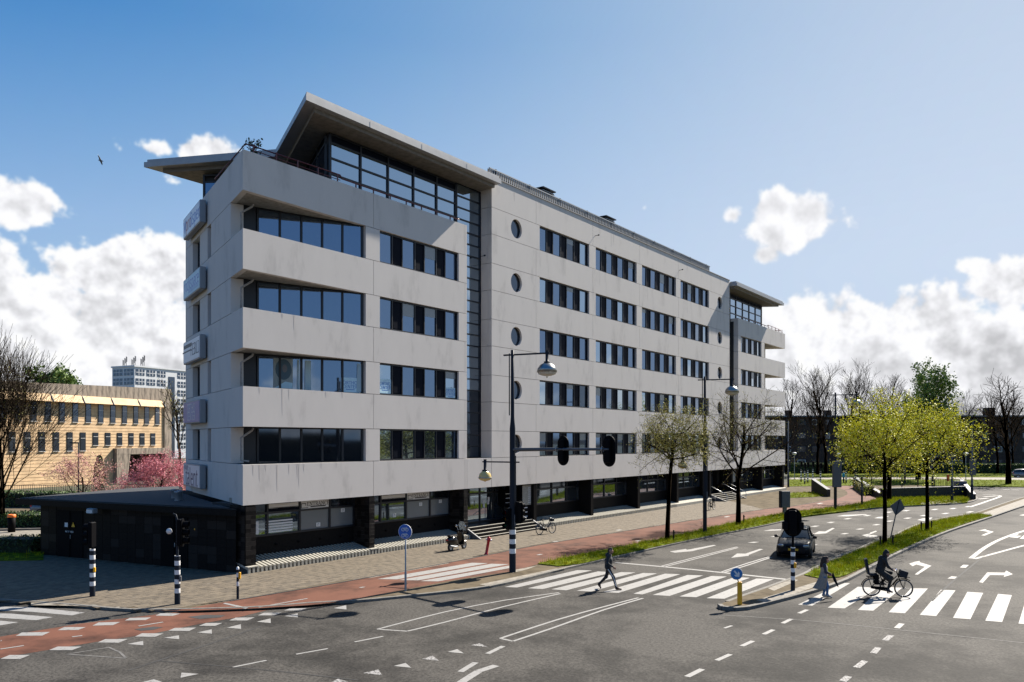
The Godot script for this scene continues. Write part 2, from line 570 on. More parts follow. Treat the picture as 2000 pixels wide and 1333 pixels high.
func mark(parent: Node, called: String, pts: Array, h := 0.0, m := "marking") -> void:
	part(parent, called, MB.new().sheet(trace(pts, h), h + 0.006).mesh(), M[m])

func stroke(parent: Node, called: String, pts: Array, width: float, h := 0.0, m := "marking", gap := 0.0) -> void:
	# a painted line of constant width through surveyed points
	var v := smooth_line(trace(pts, h), 1.5)
	for i in v.size() - 1:
		if gap > 0.0 and i % 3 == 2: continue
		var d := (v[i + 1] - v[i]).normalized()
		var s := d.cross(Vector3.UP) * width * 0.5
		var q := PackedVector3Array([v[i] + s, v[i + 1] + s - d * gap, v[i + 1] - s - d * gap, v[i] - s])
		part(parent, called, MB.new().sheet(q, h + 0.006).mesh(), M[m])

func kerb_run(parent: Node, pts: PackedVector3Array, top: float, width := 0.16, m := "kerb", most := 1.0) -> void:
	var v := smooth_line(pts, most)
	for i in v.size() - 1:
		var a := v[i]
		var b := v[i + 1]
		var d := b - a
		var c := (a + b) * 0.5
		var l := Vector2(d.x, d.z).length()
		if l < 0.05: continue
		var o := part(parent, "kerb_stone", shared_box(Vector3(snappedf(l, 0.05) + 0.03, top + 0.2, width), 0.012), M[m])
		o.position = Vector3(c.x, (top - 0.2) * 0.5 + rng.randf_range(-0.004, 0.004), c.z)
		o.rotation.y = atan2(-d.z, d.x)

func make_ground() -> void:
	rng.seed = 5
	struct("ground", MB.new().sheet(PackedVector3Array([Vector3(-900, 0, 60), Vector3(900, 0, 60), Vector3(900, 0, -1800), Vector3(-900, 0, -1800)]), -0.03).mesh(), M.far_ground)
	var road := struct("road", MB.new().sheet(PackedVector3Array([Vector3(-70, 0, 20), Vector3(170, 0, 20), Vector3(170, 0, -121), Vector3(30, 0, -121), Vector3(-70, 0, -62)]), 0.0).mesh(), M.asphalt)
	# --- pavement on the building's side
	var edge := trace([[-420, 1162], [0, 1176], [144, 1186], [258, 1195], [390, 1194], [510, 1190], [600, 1182.5], [699, 1177], [762, 1171], [927, 1153], [1010, 1137], [1110, 1111.5], [1200, 1091], [1299, 1068.5], [1398, 1047.5], [1505, 1026], [1568, 1011.5], [1640, 1002.5], [1724, 993.5], [1805, 989], [1870, 985.5], [1902, 980], [1908, 973], [1893, 965]])
	var smooth_edge := smooth_line(edge, 1.0)
	var poly := flat(smooth_edge)
	for p in [Vector2(60, -112), Vector2(10, -112), Vector2(-70, -60), Vector2(-70, -30)]: poly.append(p)
	var pave := struct("pavement", MB.new().prism(poly, -0.02, PAV).mesh(), M.paving)
	var kerb := Node3D.new()
	kerb.name = "kerb"
	kerb.set_meta("kind", "structure")
	add_child(kerb)
	kerb_run(kerb, edge, PAV + 0.02)
	# --- red cycle path on the pavement
	var inner := trace([[300, 1194], [345, 1193], [395, 1184], [450, 1175], [672, 1137.5], [900, 1095.5], [1044, 1067], [1200, 1041.5], [1350, 1017.5], [1500, 994.5], [1552, 989], [1610, 978.5], [1640, 973], [1655, 966], [1650, 958], [1625, 951]], PAV)
	var outer := trace([[1640, 944], [1690, 953], [1712, 966], [1722, 974], [1690, 982], [1630, 992], [1565, 999], [1500, 1008.5], [1400, 1029], [1299, 1052], [1155, 1081], [1050, 1103], [999, 1116.5], [900, 1131.5], [792, 1152], [750, 1160], [648, 1178.5], [560, 1185.5], [510, 1188.5], [390, 1193]], PAV)
	var cyc := PackedVector3Array()
	cyc.append_array(smooth_line(inner, 1.5))
	cyc.append_array(smooth_line(outer, 1.5))
	var cycle := struct("cycle_path", MB.new().sheet(cyc, PAV + 0.004).mesh(), M.red_asphalt)
	# dark edging between the path and the paving
	var ed := smooth_line(inner.slice(3, 13), 1.2)
	for i in ed.size() - 1:
		var d := ed[i + 1] - ed[i]
		var o := part(cycle, "edging_stone", shared_box(Vector3(snappedf(d.length(), 0.05) + 0.02, 0.1, 0.1)), M.asphalt_patch)
		o.position = (ed[i] + ed[i + 1]) * 0.5 + Vector3(0, -0.03, 0)
		o.rotation.y = atan2(-d.z, d.x)
	# red surfacing carried across the mouth of the side street
	var crossing := struct("cycle_crossing", MB.new().sheet(trace([[-160, 1272], [0, 1244.5], [150, 1220], [306, 1201], [345, 1196.5], [430, 1195.5], [510, 1192.5], [575, 1187], [600, 1185], [520, 1193], [468, 1206], [390, 1219.5], [300, 1238], [192, 1254], [96, 1270], [0, 1286], [-160, 1315]]), 0.004).mesh(), M.red_asphalt)
	for p in [[[30, 1243], [42, 1236.5], [97, 1235.5], [82, 1242.5]], [[112, 1232], [125, 1226], [167, 1226], [152, 1231.5]], [[180, 1223], [192, 1217], [234, 1216], [220, 1222]], [[243, 1213], [253, 1208], [295, 1207], [284, 1212]], [[303, 1203.5], [314, 1198.5], [352, 1199.5], [337, 1204]], [[0, 1253], [2, 1251], [3, 1252], [0, 1254]],
			[[0, 1288], [18, 1280.5], [58, 1280.5], [38, 1288.5]], [[95, 1271], [112, 1264], [159, 1264], [140, 1271]], [[190, 1256], [205, 1249.5], [249, 1249.5], [231, 1256.5]], [[263, 1244.5], [277, 1238], [319, 1238.5], [302, 1245]], [[328, 1233], [341, 1227.5], [383, 1227], [369, 1233.5]], [[388, 1223.5], [402, 1218], [434, 1218], [420, 1223.5]], [[447, 1213], [460, 1207.5], [497, 1207], [482, 1213]], [[503, 1203], [515, 1198], [550, 1197.5], [536, 1203]], [[554, 1193.5], [566, 1189.5], [600, 1189], [586, 1193.5]]]:
		mark(road, "block_marking", p, 0.002)
	for p in [[248, 1259, 279, 1253], [319, 1247, 349, 1242], [384, 1236.5, 413, 1230.5], [442, 1227, 470, 1220.5], [501, 1215.5, 528, 1209], [555, 1204.5, 581, 1199], [651, 1189, 676, 1183]]:
		mark(road, "give_way_triangle", [[p[0], p[1]], [p[2], p[3]], [p[2] + 0.5, p[1] + 2.5]], 0.002)
	for p in [[276, 1334, 300, 1328, 318, 1334], [352, 1325, 354, 1315, 388, 1317.5], [646, 1334, 660, 1327, 680, 1333], [709, 1316, 739, 1309, 746, 1320], [769, 1302, 792, 1296, 803, 1305.5], [824, 1288.5, 845, 1282, 857, 1291.5], [874, 1274.5, 893, 1269, 906, 1277.5], [920, 1261.5, 937, 1257.5, 952, 1265]]:
		mark(road, "give_way_triangle", [[p[0], p[1]], [p[2], p[3]], [p[4], p[5]]], 0.0, "marking" if p[0] < 640 or p[0] == 769 or p[0] == 874 else "marking_worn")
	# faded outline of an old triangle, cut lines in the asphalt
	stroke(road, "worn_line", [[130, 1279], [212, 1265.5], [246, 1287]], 0.07, 0.0, "marking_ghost")
	stroke(road, "worn_line", [[246, 1287], [130, 1279]], 0.07, 0.0, "marking_ghost")
	stroke(road, "seam_line", [[250, 1311], [310, 1291], [400, 1262], [470, 1238], [510, 1224]], 0.07, 0.0, "asphalt_patch")
	stroke(road, "seam_line", [[310, 1292], [430, 1302], [560, 1314], [700, 1330]], 0.05, 0.0, "asphalt_patch")
	mark(road, "asphalt_repair", [[262, 1230], [300, 1225], [318, 1226], [300, 1231], [275, 1233]], 0.004, "asphalt_patch")
	mark(road, "asphalt_repair", [[365, 1206], [400, 1202], [440, 1203], [430, 1207], [390, 1210]], 0.004, "asphalt_patch")
	stroke(road, "seam_line", [[1400, 1202], [1560, 1212], [1800, 1236], [2050, 1262]], 0.06, 0.0, "marking_ghost")
	stroke(road, "seam_line", [[1935, 1078], [1900, 1105], [1860, 1138], [1820, 1175]], 0.09, 0.0, "asphalt_patch")
	# --- zebra on the side street
	for p in [[[-30, 1192], [-40, 1185], [60, 1187], [165, 1197.5], [140, 1203], [60, 1196]], [[-30, 1206], [-20, 1199], [20, 1199.5], [103, 1206.5], [70, 1212.5]], [[-30, 1221], [-20, 1214], [0, 1213.5], [35, 1216.5], [0, 1222.5]]]:
		mark(road, "zebra_stripe", p)
	mark(pave, "tactile_paving", [[60, 1183], [60, 1178.5], [140, 1175.5], [245, 1181.5], [230, 1188.5], [140, 1184]], PAV, "kerb_pale")
	mark(pave, "tactile_paving", [[186, 1176.5], [400, 1138.5], [418, 1139.5], [208, 1178]], PAV, "kerb_pale")
	mark(pave, "tactile_paving", [[-60, 1171], [-40, 1167], [30, 1167], [42, 1171], [20, 1174], [-40, 1174]], PAV, "kerb_pale")
	# --- zebra over the cycle path and pavement strips beside it
	for p in [[[737, 1132], [922, 1100], [953, 1101], [775, 1132.5]], [[779, 1134], [960, 1102], [994, 1103], [817, 1134.5]], [[820, 1136], [998, 1105], [1003, 1109], [856, 1136.5]]]:
		mark(cycle, "zebra_stripe", p, PAV + 0.004)
	mark(pave, "tactile_paving", [[693, 1127.5], [860, 1100], [878, 1101], [722, 1130]], PAV, "kerb_pale")
	mark(pave, "tactile_paving", [[733, 1107], [748, 1105], [795, 1110], [782, 1113]], PAV, "kerb_pale")
	mark(pave, "tactile_paving", [[936, 1142.5], [1085, 1111.5], [1105, 1111], [957, 1146]], PAV, "kerb_pale")
	mark(pave, "tactile_paving", [[1000, 1120], [1030, 1113], [1050, 1105.5], [1005, 1114]], PAV, "kerb_pale")
	stroke(cycle, "lane_line", [[505, 1187], [600, 1170]], 0.1, PAV + 0.004, "marking", 0.0)
	mark(cycle, "lane_line", [[435, 1180], [440, 1178.5], [485, 1188], [479, 1190]], PAV + 0.004)
	for p in [[705, 1147], [1083, 1057.5], [1052, 1083], [1207, 1035], [1418, 1009], [1245, 1056], [1600, 983]]:
		mark(cycle, "lane_line", [[p[0] - 5, p[1] + 1.5], [p[0] + 3, p[1]], [p[0] + 9, p[1] + 0.3], [p[0] + 1, p[1] + 2.2]], PAV + 0.004)
	for p in [[0, 1269, 46, 1262], [270, 1224, 318, 1216], [140, 1245, 160, 1242.5]]:
		stroke(road, "lane_line", [[p[0], p[1]], [p[2], p[3]]], 0.1, 0.006)
	# --- big zebra over the carriageway
	for p in [[[985.5, 1147.5], [1128, 1114.5], [1157, 1115], [1010, 1148.5]], [[1031, 1150], [1168, 1117], [1199, 1118.5], [1060, 1151.5]], [[1077, 1152], [1213, 1118.5], [1242, 1119], [1106, 1154]], [[1126, 1155], [1256, 1120], [1284, 1121], [1155, 1156.5]], [[1176, 1157.5], [1299, 1121.5], [1329, 1122.5], [1208, 1159]], [[1237, 1160.5], [1343, 1124], [1374, 1125], [1255, 1162]], [[1275, 1163], [1390, 1126], [1420, 1127], [1308, 1165]], [[1327, 1166], [1436, 1128], [1465, 1129.5], [1360, 1167.5]], [[1380, 1169.5], [1478, 1131], [1512, 1132], [1415, 1170.5]]]:
		mark(road, "zebra_stripe", p)
	for p in [[[1559, 1182], [1648, 1139.5], [1661, 1140], [1587, 1184]], [[1617, 1188], [1676, 1147], [1716, 1149], [1650, 1189.5]], [[1676, 1192.5], [1724, 1147], [1763, 1149], [1706, 1194]], [[1736, 1197], [1780, 1150], [1813, 1150.5], [1768, 1199]], [[1797, 1202], [1838, 1153], [1867, 1154], [1829, 1204.5]], [[1862, 1208], [1890, 1157], [1921, 1159], [1896, 1210.5]], [[1925, 1213.5], [1950, 1161], [1977, 1163.5], [1958, 1216]], [[1990, 1219], [2006, 1167], [2034, 1169], [2024, 1222]], [[2056, 1224], [2062, 1171], [2092, 1173], [2090, 1227]]]:
		mark(road, "zebra_stripe", p)
	# --- stop line, lane lines, arrows
	stroke(road, "stop_line", [[1202, 1099.5], [1350, 1113], [1540, 1133]], 0.28)
	for p in [[[737, 1230], [870, 1196], [985, 1173.5], [1092, 1158.5]], [[795, 1234], [870, 1216], [985, 1185.5], [1094, 1160.5]], [[977, 1248], [1090, 1211], [1180, 1186], [1247, 1168.5]], [[1002, 1253.5], [1080, 1227.5], [1180, 1192], [1256, 1169.5]],
			[[1291, 1107], [1360, 1089], [1440, 1069]], [[1298, 1108], [1366, 1090.5], [1442, 1070.5]], [[1408, 1118.5], [1460, 1101], [1502, 1088.5]], [[1415, 1119], [1466, 1103], [1508, 1089]]]:
		stroke(road, "lane_line", p, 0.11)
	stroke(road, "lane_line", [[737, 1230], [795, 1234]], 0.11)
	stroke(road, "lane_line", [[977, 1248], [1002, 1253.5]], 0.11)
	for p in [[692, 1255, 748, 1244], [578, 1279, 640, 1268], [453, 1304.5, 520, 1291], [1415, 1228, 1430, 1223]]:
		stroke(road, "lane_line", [[p[0], p[1]], [p[2], p[3]]], 0.1)
	for p in [[952, 1278, 983, 1263, 0.16], [899, 1313.5, 929, 1295, 0.18], [1561, 1199, 1577, 1192, 0.15], [1529, 1218.5, 1546, 1210, 0.15], [1492, 1240, 1511, 1231, 0.15], [1449, 1263, 1471, 1253, 0.15], [1400, 1291, 1427, 1279, 0.15], [1342, 1323, 1372, 1308, 0.17]]:
		stroke(road, "lane_line", [[p[0], p[1]], [p[2], p[3]]], p[4])
	for p in [[1752, 1228, 1762, 1219, 0.18], [1729, 1252, 1741, 1242, 0.18], [1706, 1277, 1716, 1266, 0.18], [1673, 1305, 1690, 1292, 0.18], [1646, 1332, 1658, 1322, 0.18]]:
		stroke(road, "lane_line", [[p[0], p[1]], [p[2], p[3]]], p[4], 0.0, "marking_worn" if p[0] < 1750 else "marking")
	stroke(road, "lane_line", [[880, 1350], [905, 1331], [935, 1312], [969, 1301]], 0.24)
	# arrows as outlines
	for a in [[[1308, 1078], [1340, 1073], [1342, 1074.8], [1394, 1065.2], [1399, 1066.2], [1352, 1077.5], [1318, 1080.5]],
			[[1428, 1090.5], [1440, 1082], [1456, 1082.3], [1484, 1073], [1491, 1073.5], [1462, 1085], [1463, 1086.5]],
			[[1490, 1038], [1506, 1035], [1526, 1034.5], [1526, 1036.5], [1508, 1037.5]],
			[[1588, 1044.5], [1600, 1038.5], [1612, 1039], [1626, 1032], [1631, 1032.5], [1614, 1042.5]],
			[[1684, 1046], [1700, 1042.5], [1700, 1041], [1711, 1037.5], [1714, 1038.5], [1698, 1045.5], [1714, 1046.5], [1714, 1049.5], [1695, 1050.5]],
			[[1776, 1102], [1788, 1098], [1797, 1096.5], [1797, 1099], [1820, 1106], [1793, 1123.5], [1787, 1123], [1807, 1108], [1790, 1103.5], [1783, 1107]],
			[[1912, 1037], [1925, 1034.5], [1929, 1036.5], [1942, 1039.5], [1924, 1047], [1917, 1046.5], [1932, 1040], [1922, 1038]],
			[[1913, 1138], [1929, 1119], [1963, 1119.5], [1966, 1115.5], [1979, 1122.5], [1961, 1128], [1963, 1124.5], [1934, 1124], [1920, 1139.5]],
			[[1634, 1009], [1650, 1006.5], [1692, 1005], [1694, 1006], [1655, 1009.5]], [[1708, 1013], [1716, 1010.5], [1738, 1008.5], [1724, 1013.5]], [[1792, 1016.5], [1802, 1013.5], [1822, 1011.5], [1818, 1015], [1806, 1018.5]]]:
		mark(road, "lane_arrow", a)
	# far dashes
	for p in [[1472, 1060, 12], [1513, 1048.5, 9], [1592, 1028.5, 10], [1623, 1021, 9], [1656, 1013.8, 9], [1694, 1007.5, 9], [1736, 1001, 9], [1770, 998, 9], [1650, 1043, 9], [1680, 1034, 9], [1712, 1025.5, 9], [1738, 1018.5, 9], [1773, 1012.7, 9], [1805, 1007.5, 9], [1847, 1003.5, 9], [1895, 1000.5, 9], [1826, 995.7, 8], [1862, 993.8, 8], [1891, 990, 7], [1580, 1085, 9], [1590, 1065, 8], [1934, 997.8, 8], [1999, 1006.5, 8]]:
		mark(road, "lane_dash", [[p[0] - p[2], p[1] + 0.9], [p[0], p[1] - 0.9], [p[0] + p[2], p[1] - 0.7], [p[0] + 1, p[1] + 1.3]])
	mark(road, "lane_dash", [[1851, 1131], [1859, 1126.5], [1871, 1127.5], [1866, 1131.5]])
	mark(road, "lane_dash", [[1875, 1109.5], [1882, 1104], [1893, 1104.5], [1887, 1110]])
	stroke(road, "lane_line", [[1897, 1091.5], [1925, 1070], [1960, 1052], [2010, 1035], [2080, 1018]], 0.24)
	stroke(road, "lane_line", [[1904, 1092.5], [1950, 1080], [2010, 1064], [2090, 1046]], 0.2)
	for a in [[[1972, 1050], [1985, 1043.5], [1991, 1044], [1984, 1047], [1996, 1047.5], [1988, 1051.5]], [[1992, 1053], [2003, 1044.5], [2012, 1045], [2006, 1054]]]:
		mark(road, "lane_symbol", a)
	stroke(road, "lane_line", [[1895, 991], [1925, 981], [1955, 969], [1920, 966.8]], 0.3)
	for p in [[1912, 975.5, 1930, 973.8], [1922, 971, 1945, 969.6], [1960, 956.5, 1990, 958]]:
		stroke(road, "lane_line", [[p[0], p[1]], [p[2], p[3]]], 0.4)
	# --- planted verge between cycle path and carriageway
	var v_in := trace([[1050, 1103], [1155, 1081], [1299, 1052.5], [1400, 1029.5], [1500, 1009], [1565, 999.5], [1630, 992.5], [1690, 982.5], [1724, 974], [1760, 971.5], [1830, 972], [1880, 972], [1895, 976]], PAV)
	var v_out := trace([[1890, 982], [1870, 984], [1805, 987.5], [1724, 992], [1640, 1001], [1568, 1010], [1505, 1024], [1398, 1045.5], [1299, 1066], [1200, 1088], [1130, 1104], [1090, 1107.5]], PAV)
	var vp := PackedVector3Array()
	vp.append_array(smooth_line(v_in, 1.5))
	vp.append_array(smooth_line(v_out, 1.5))
	verge_poly = flat(vp)
	struct("verge", MB.new().prism(verge_poly, 0.0, PAV + 0.05).mesh(), M.turf)
	mark(pave, "bare_earth", [[1790, 984], [1820, 979], [1850, 978], [1880, 981], [1850, 984.5], [1810, 986]], PAV + 0.052, "kerb_pale")
	# --- median island
	var m_right := trace([[1406, 1187], [1412, 1191.5], [1435, 1193.5], [1460, 1191.5], [1529, 1174.5], [1600, 1155], [1649, 1138], [1685, 1119.5], [1739, 1091], [1790, 1067], [1850, 1041.5], [1925, 1016], [2000, 990.5], [2080, 968]])
	var m_left := trace([[2080, 958], [2000, 973.6], [1910, 1003.5], [1892, 1006.5], [1838, 1015.5], [1791, 1028], [1741, 1051], [1715, 1058.5], [1676, 1076], [1640, 1090], [1600, 1109], [1571, 1125], [1545, 1135], [1500, 1152], [1450, 1169.5], [1420, 1181]])
	var mp := PackedVector3Array()
	mp.append_array(smooth_line(m_right, 1.5))
	mp.append_array(smooth_line(m_left, 1.5))
	var med := struct("median_island", MB.new().prism(flat(mp), -0.02, 0.11).mesh(), M.paving)
	kerb_run(kerb, m_right, 0.13, 0.18)
	kerb_run(kerb, m_left, 0.12, 0.16)
	var g_r := trace([[1571, 1124.5], [1600, 1131], [1640, 1129], [1672, 1116], [1725, 1091], [1780, 1066], [1845, 1039], [1900, 1019], [1938, 1009]], 0.11)
	var g_l := trace([[1908, 1005], [1892, 1008], [1838, 1017], [1791, 1030], [1741, 1053], [1715, 1060.5], [1676, 1078], [1640, 1092], [1600, 1111]], 0.11)
	var gg := PackedVector3Array()
	gg.append_array(smooth_line(g_r, 1.5))
	gg.append_array(smooth_line(g_l, 1.5))
	median_grass = flat(gg)
	part(med, "turf", MB.new().prism(median_grass, 0.09, 0.15).mesh(), M.turf)
	mark(med, "tactile_paving", [[1478, 1173], [1600, 1136], [1622, 1137.5], [1500, 1178]], 0.11, "kerb_pale")
	mark(med, "tactile_paving", [[1500, 1150], [1548, 1131.5], [1560, 1134], [1512, 1155]], 0.11, "kerb_pale")
	# gravel bed at the far end of the median
	part(med, "gravel_bed", MB.new().sheet(trace([[1915, 1004.5], [1945, 1007.5], [2000, 988.5], [2070, 968], [2070, 961], [2000, 975.5]], 0.11), 0.118).mesh(), M.kerb_pale)
	# --- far side: lawns, path, left-hand yard
	for l in [[[[1540, 950.5], [1640, 949], [1760, 948], [2000, 951], [2300, 952], [2300, 940], [2000, 938], [1760, 936.5], [1540, 937]], "lawn"], [[[1540, 933], [1800, 932.5], [2300, 934], [2300, 920], [1800, 919], [1540, 921]], "lawn"], [[[1545, 963], [1590, 961.5], [1618, 968], [1590, 971], [1540, 973]], "lawn"], [[[-300, 1052], [90, 1050], [90, 1064], [-300, 1068]], "lawn"], [[[-300, 1064], [84, 1062], [84, 1094], [-300, 1100]], "lawn"]]:
		var v := trace(l[0], 0.12)
		var o := struct("lawn", MB.new().prism(flat(v), -0.02, 0.12).mesh(), M.turf)
		far_lawns.append(flat(v))
	var path := struct("far_path", MB.new().prism(flat(trace([[1540, 937], [1760, 936.5], [2300, 940], [2300, 934.2], [1800, 932.6], [1540, 933]], 0.1)), -0.02, 0.1).mesh(), M.kerb_pale)
	struct("side_path", MB.new().prism(flat(trace([[-320, 1052], [90, 1050], [90, 1036], [-320, 1042]], 0.1)), -0.02, 0.1).mesh(), M.kerb_pale)
	kerb_run(kerb, trace([[-200, 1040], [0, 1037.5], [90, 1035]], 0.1), 0.22, 0.2, "kerb", 2.0)
	struct("parking_lot", MB.new().sheet(PackedVector3Array([Vector3(-120, 0, -57), Vector3(-24, 0, -57), Vector3(-24, 0, -82), Vector3(-120, 0, -82)]), 0.0).mesh(), M.asphalt)
	# --- paving slabs: the nearest as single pieces, the rest in one mesh
	pavers(pave, cyc)

func pavers(pave: Node, cyc: PackedVector3Array) -> void:
	# courses run along the facade
	var ax := Vector3(0.5826, 0, -0.8127)
	var az := Vector3(0.8127, 0, 0.5826)
	var o := Vector3(-12.2, 0, -37.11)
	var cp := flat(cyc)
	var fac := o + az * 0.3
	var zone := flat(trace([[-60, 1163], [0, 1172], [144, 1182], [258, 1190], [340, 1190], [450, 1173.5], [672, 1136], [900, 1094], [1044, 1066], [1200, 1041], [1350, 1017], [1490, 995]], PAV))
	for s in [58.0, 0.0, -0.3]: zone.append(Vector2((fac + ax * s).x, (fac + ax * s).z))
	for q in [Vector2(-12.8, -37.2), Vector2(-25.0, -43.2), Vector2(-36.0, -44.0)]: zone.append(q)
	var w := 0.6
	var d := 0.4
	var slab := shared_box(Vector3(w - 0.012, 0.03, d - 0.012))
	var list := []
	for i in range(-50, 104):
		for j in range(-36, 48):
			var c := o + ax * ((i + (0.5 if j % 2 else 0.0)) * w) + az * (j * d)
			if not Geometry2D.is_point_in_polygon(Vector2(c.x, c.z), zone): continue
			if Geometry2D.is_point_in_polygon(Vector2(c.x, c.z), cp): continue
			list.append(c)
	list.sort_custom(func(a: Vector3, b: Vector3) -> bool: return a.z > b.z)
	var bas := Basis(ax, Vector3.UP, az)
	var mm := MultiMesh.new()
	mm.transform_format = MultiMesh.TRANSFORM_3D
	mm.mesh = slab
	var rest := []
	for k in list.size():
		var b := bas.rotated(Vector3(1, 0, 0), rng.randf_range(-0.006, 0.006)).rotated(Vector3(0, 0, 1), rng.randf_range(-0.006, 0.006))
		var xf := Transform3D(b, list[k] + Vector3(0, PAV - 0.006 + rng.randf_range(-0.002, 0.002), 0))
		if k < 290: part(pave, "paving_slab", slab, M["paver_%d" % (rng.randi() % 4)], xf)
		else: rest.append(xf)
	mm.instance_count = rest.size()
	for k in rest.size(): mm.set_instance_transform(k, rest[k])
	var mi := MultiMeshInstance3D.new()
	mi.name = "paving_slabs"
	mi.multimesh = mm
	mi.material_override = M.paver_0
	mi.set_meta("kind", "stuff")
	pave.add_child(mi)

# ---------------------------------------------------------------- the office block
# its own axes: x along the street front from the acute corner, y up, z out towards the street
const LEN := 78.9
const PITCH := 3.58
const WIN_H := 1.72
const TOP := 22.96
var office: Node3D
const DL := Vector2(0.3846, -0.9231)   # direction of the slanted end wall, in (x, z)
const NL := Vector2(0.9231, 0.3846)    # its inward normal

func sill(k: int) -> float: return 5.03 + PITCH * k
func head(k: int) -> float: return sill(k) + WIN_H

func mir(p: PackedVector2Array, flip: bool) -> PackedVector2Array:
	if not flip: return p
	var r := PackedVector2Array()
	for v in p: r.append(Vector2(LEN - v.x, v.y))
	return r

func left_quad(t0: float, t1: float, d0: float, d1: float) -> PackedVector2Array:
	return PackedVector2Array([DL * t0 + NL * d0, DL * t1 + NL * d0, DL * t1 + NL * d1, DL * t0 + NL * d1])

func wall_panel(poly: PackedVector2Array, y0: float, y1: float, called := "wall_panel", m := "concrete") -> void:
	part(office, called, MB.new().prism(poly, y0 + 0.012, y1 - 0.012).mesh(), M[m])

func front_panel(x0: float, x1: float, y0: float, y1: float, called := "wall_panel") -> void:
	wall_panel(P2([[x0 + 0.012, 0], [x1 - 0.012, 0], [x1 - 0.012, -0.28], [x0 + 0.012, -0.28]]), y0, y1, called)

var frame4: Mesh
var pane_m: Mesh
var infill_m: Mesh

func window4(x0: float, x1: float, y0: float, rowk: int, colk: int) -> void:
	# four lights between three dark vents
	var w := x1 - x0
	if frame4 == null:
		var b := MB.new()
		b.box(Vector3(w / 2, 0.04, 0), Vector3(w, 0.08, 0.14)).box(Vector3(w / 2, WIN_H - 0.04, 0), Vector3(w, 0.08, 0.14))
		b.box(Vector3(0.04, WIN_H / 2, 0), Vector3(0.08, WIN_H - 0.16, 0.14)).box(Vector3(w - 0.04, WIN_H / 2, 0), Vector3(0.08, WIN_H - 0.16, 0.14))
		var xx := 0.08
		for k in 6:
			xx += (0.98 if k % 2 == 0 else 0.73)
			b.box(Vector3(xx + 0.035, WIN_H / 2, 0), Vector3(0.07, WIN_H - 0.16, 0.12))
			xx += 0.07
		frame4 = b.mesh()
		pane_m = shared_box(Vector3(0.98, WIN_H - 0.16, 0.02))
		infill_m = MB.new().box(Vector3.ZERO, Vector3(0.73, WIN_H - 0.16, 0.03)).box(Vector3(0, 0, 0.02), Vector3(0.6, WIN_H - 0.3, 0.02)).box(Vector3(-0.3, -0.6, 0.05), Vector3(0.02, 0.12, 0.03)).mesh()
	var f := part(office, "window", frame4, M.frame, at(Vector3(x0, y0, -0.2)))
	var xx := 0.08
	for k in 7:
		var ww := 0.98 if k % 2 == 0 else 0.73
		if k % 2 == 0:
			var bl := rng.randf()
			var gm: Material = M.glass
			if bl < 0.1: gm = M.glass_dark
			elif bl < 0.28: gm = M.glass_clear
			part(f, "pane", pane_m, gm, at(Vector3(xx + ww / 2, WIN_H / 2, -0.01), rng.randf_range(-0.006, 0.006), rng.randf_range(-0.006, 0.006)))
			if rng.randf() < 0.22:
				var hh := rng.randf_range(0.25, 0.8)
				part(f, "blind", shared_box(Vector3(0.97, snappedf(hh, 0.1), 0.01)), M.glass_frost, at(Vector3(xx + ww / 2, WIN_H - 0.08 - snappedf(hh, 0.1) / 2, 0.008)))
		else:
			part(f, "vent_panel", infill_m, M.infill, at(Vector3(xx + ww / 2, WIN_H / 2, -0.01)))
		xx += ww + 0.07

func corner_window(k: int, flip: bool) -> void:
	# slanted glazing behind the corner bands
	var a := Vector2(1.55, -2.18)
	var b := Vector2(7.62, -0.2)
	if flip:
		a.x = LEN - a.x; b.x = LEN - b.x
	var d := b - a
	var l := d.length()
	var turn := atan2(-d.y, d.x)
	var f := MB.new()
	var h := WIN_H + 0.12
	f.box(Vector3(l / 2, 0.04, 0), Vector3(l, 0.1, 0.14)).box(Vector3(l / 2, h - 0.05, 0), Vector3(l, 0.12, 0.14))
	var w := (l - 0.7 - 0.1) / 5.0
	for i in 6: f.box(Vector3(0.7 + i * w + 0.05, h / 2, 0), Vector3(0.1, h - 0.2, 0.13))
	f.box(Vector3(0.33, h / 2, 0.01), Vector3(0.66, h - 0.2, 0.06))
	var o := part(office, "corner_window", f.mesh(), M.frame, at(Vector3(a.x, sill(k) - 0.06, a.y), turn))
	for i in 5:
		var gm: Material = M.glass if k > 0 else M.glass_dark
		part(o, "pane", shared_box(Vector3(w - 0.1, h - 0.2, 0.02)), gm, at(Vector3(0.7 + (i + 0.5) * w + 0.05, h / 2, 0), rng.randf_range(-0.007, 0.007), rng.randf_range(-0.007, 0.007)))
	if not flip:
		# rainwater pipe in the open corner
		var q := Vector3(1.15, 0, -1.7)
		part(office, "rainwater_pipe", MB.new().tube([q + Vector3(0.5, head(k) - 0.02, 0.25), q + Vector3(0.45, head(k) - 0.15, 0.2), q + Vector3(0, head(k) - 0.5, 0), q + Vector3(0, sill(k) + (0.15 if k == 0 else 0.0), 0), q + Vector3(0.35 if k == 0 else 0.0, sill(k) + 0.1, 0.1 if k == 0 else 0.0)], [0.055], 10).mesh(), M.concrete_plain)

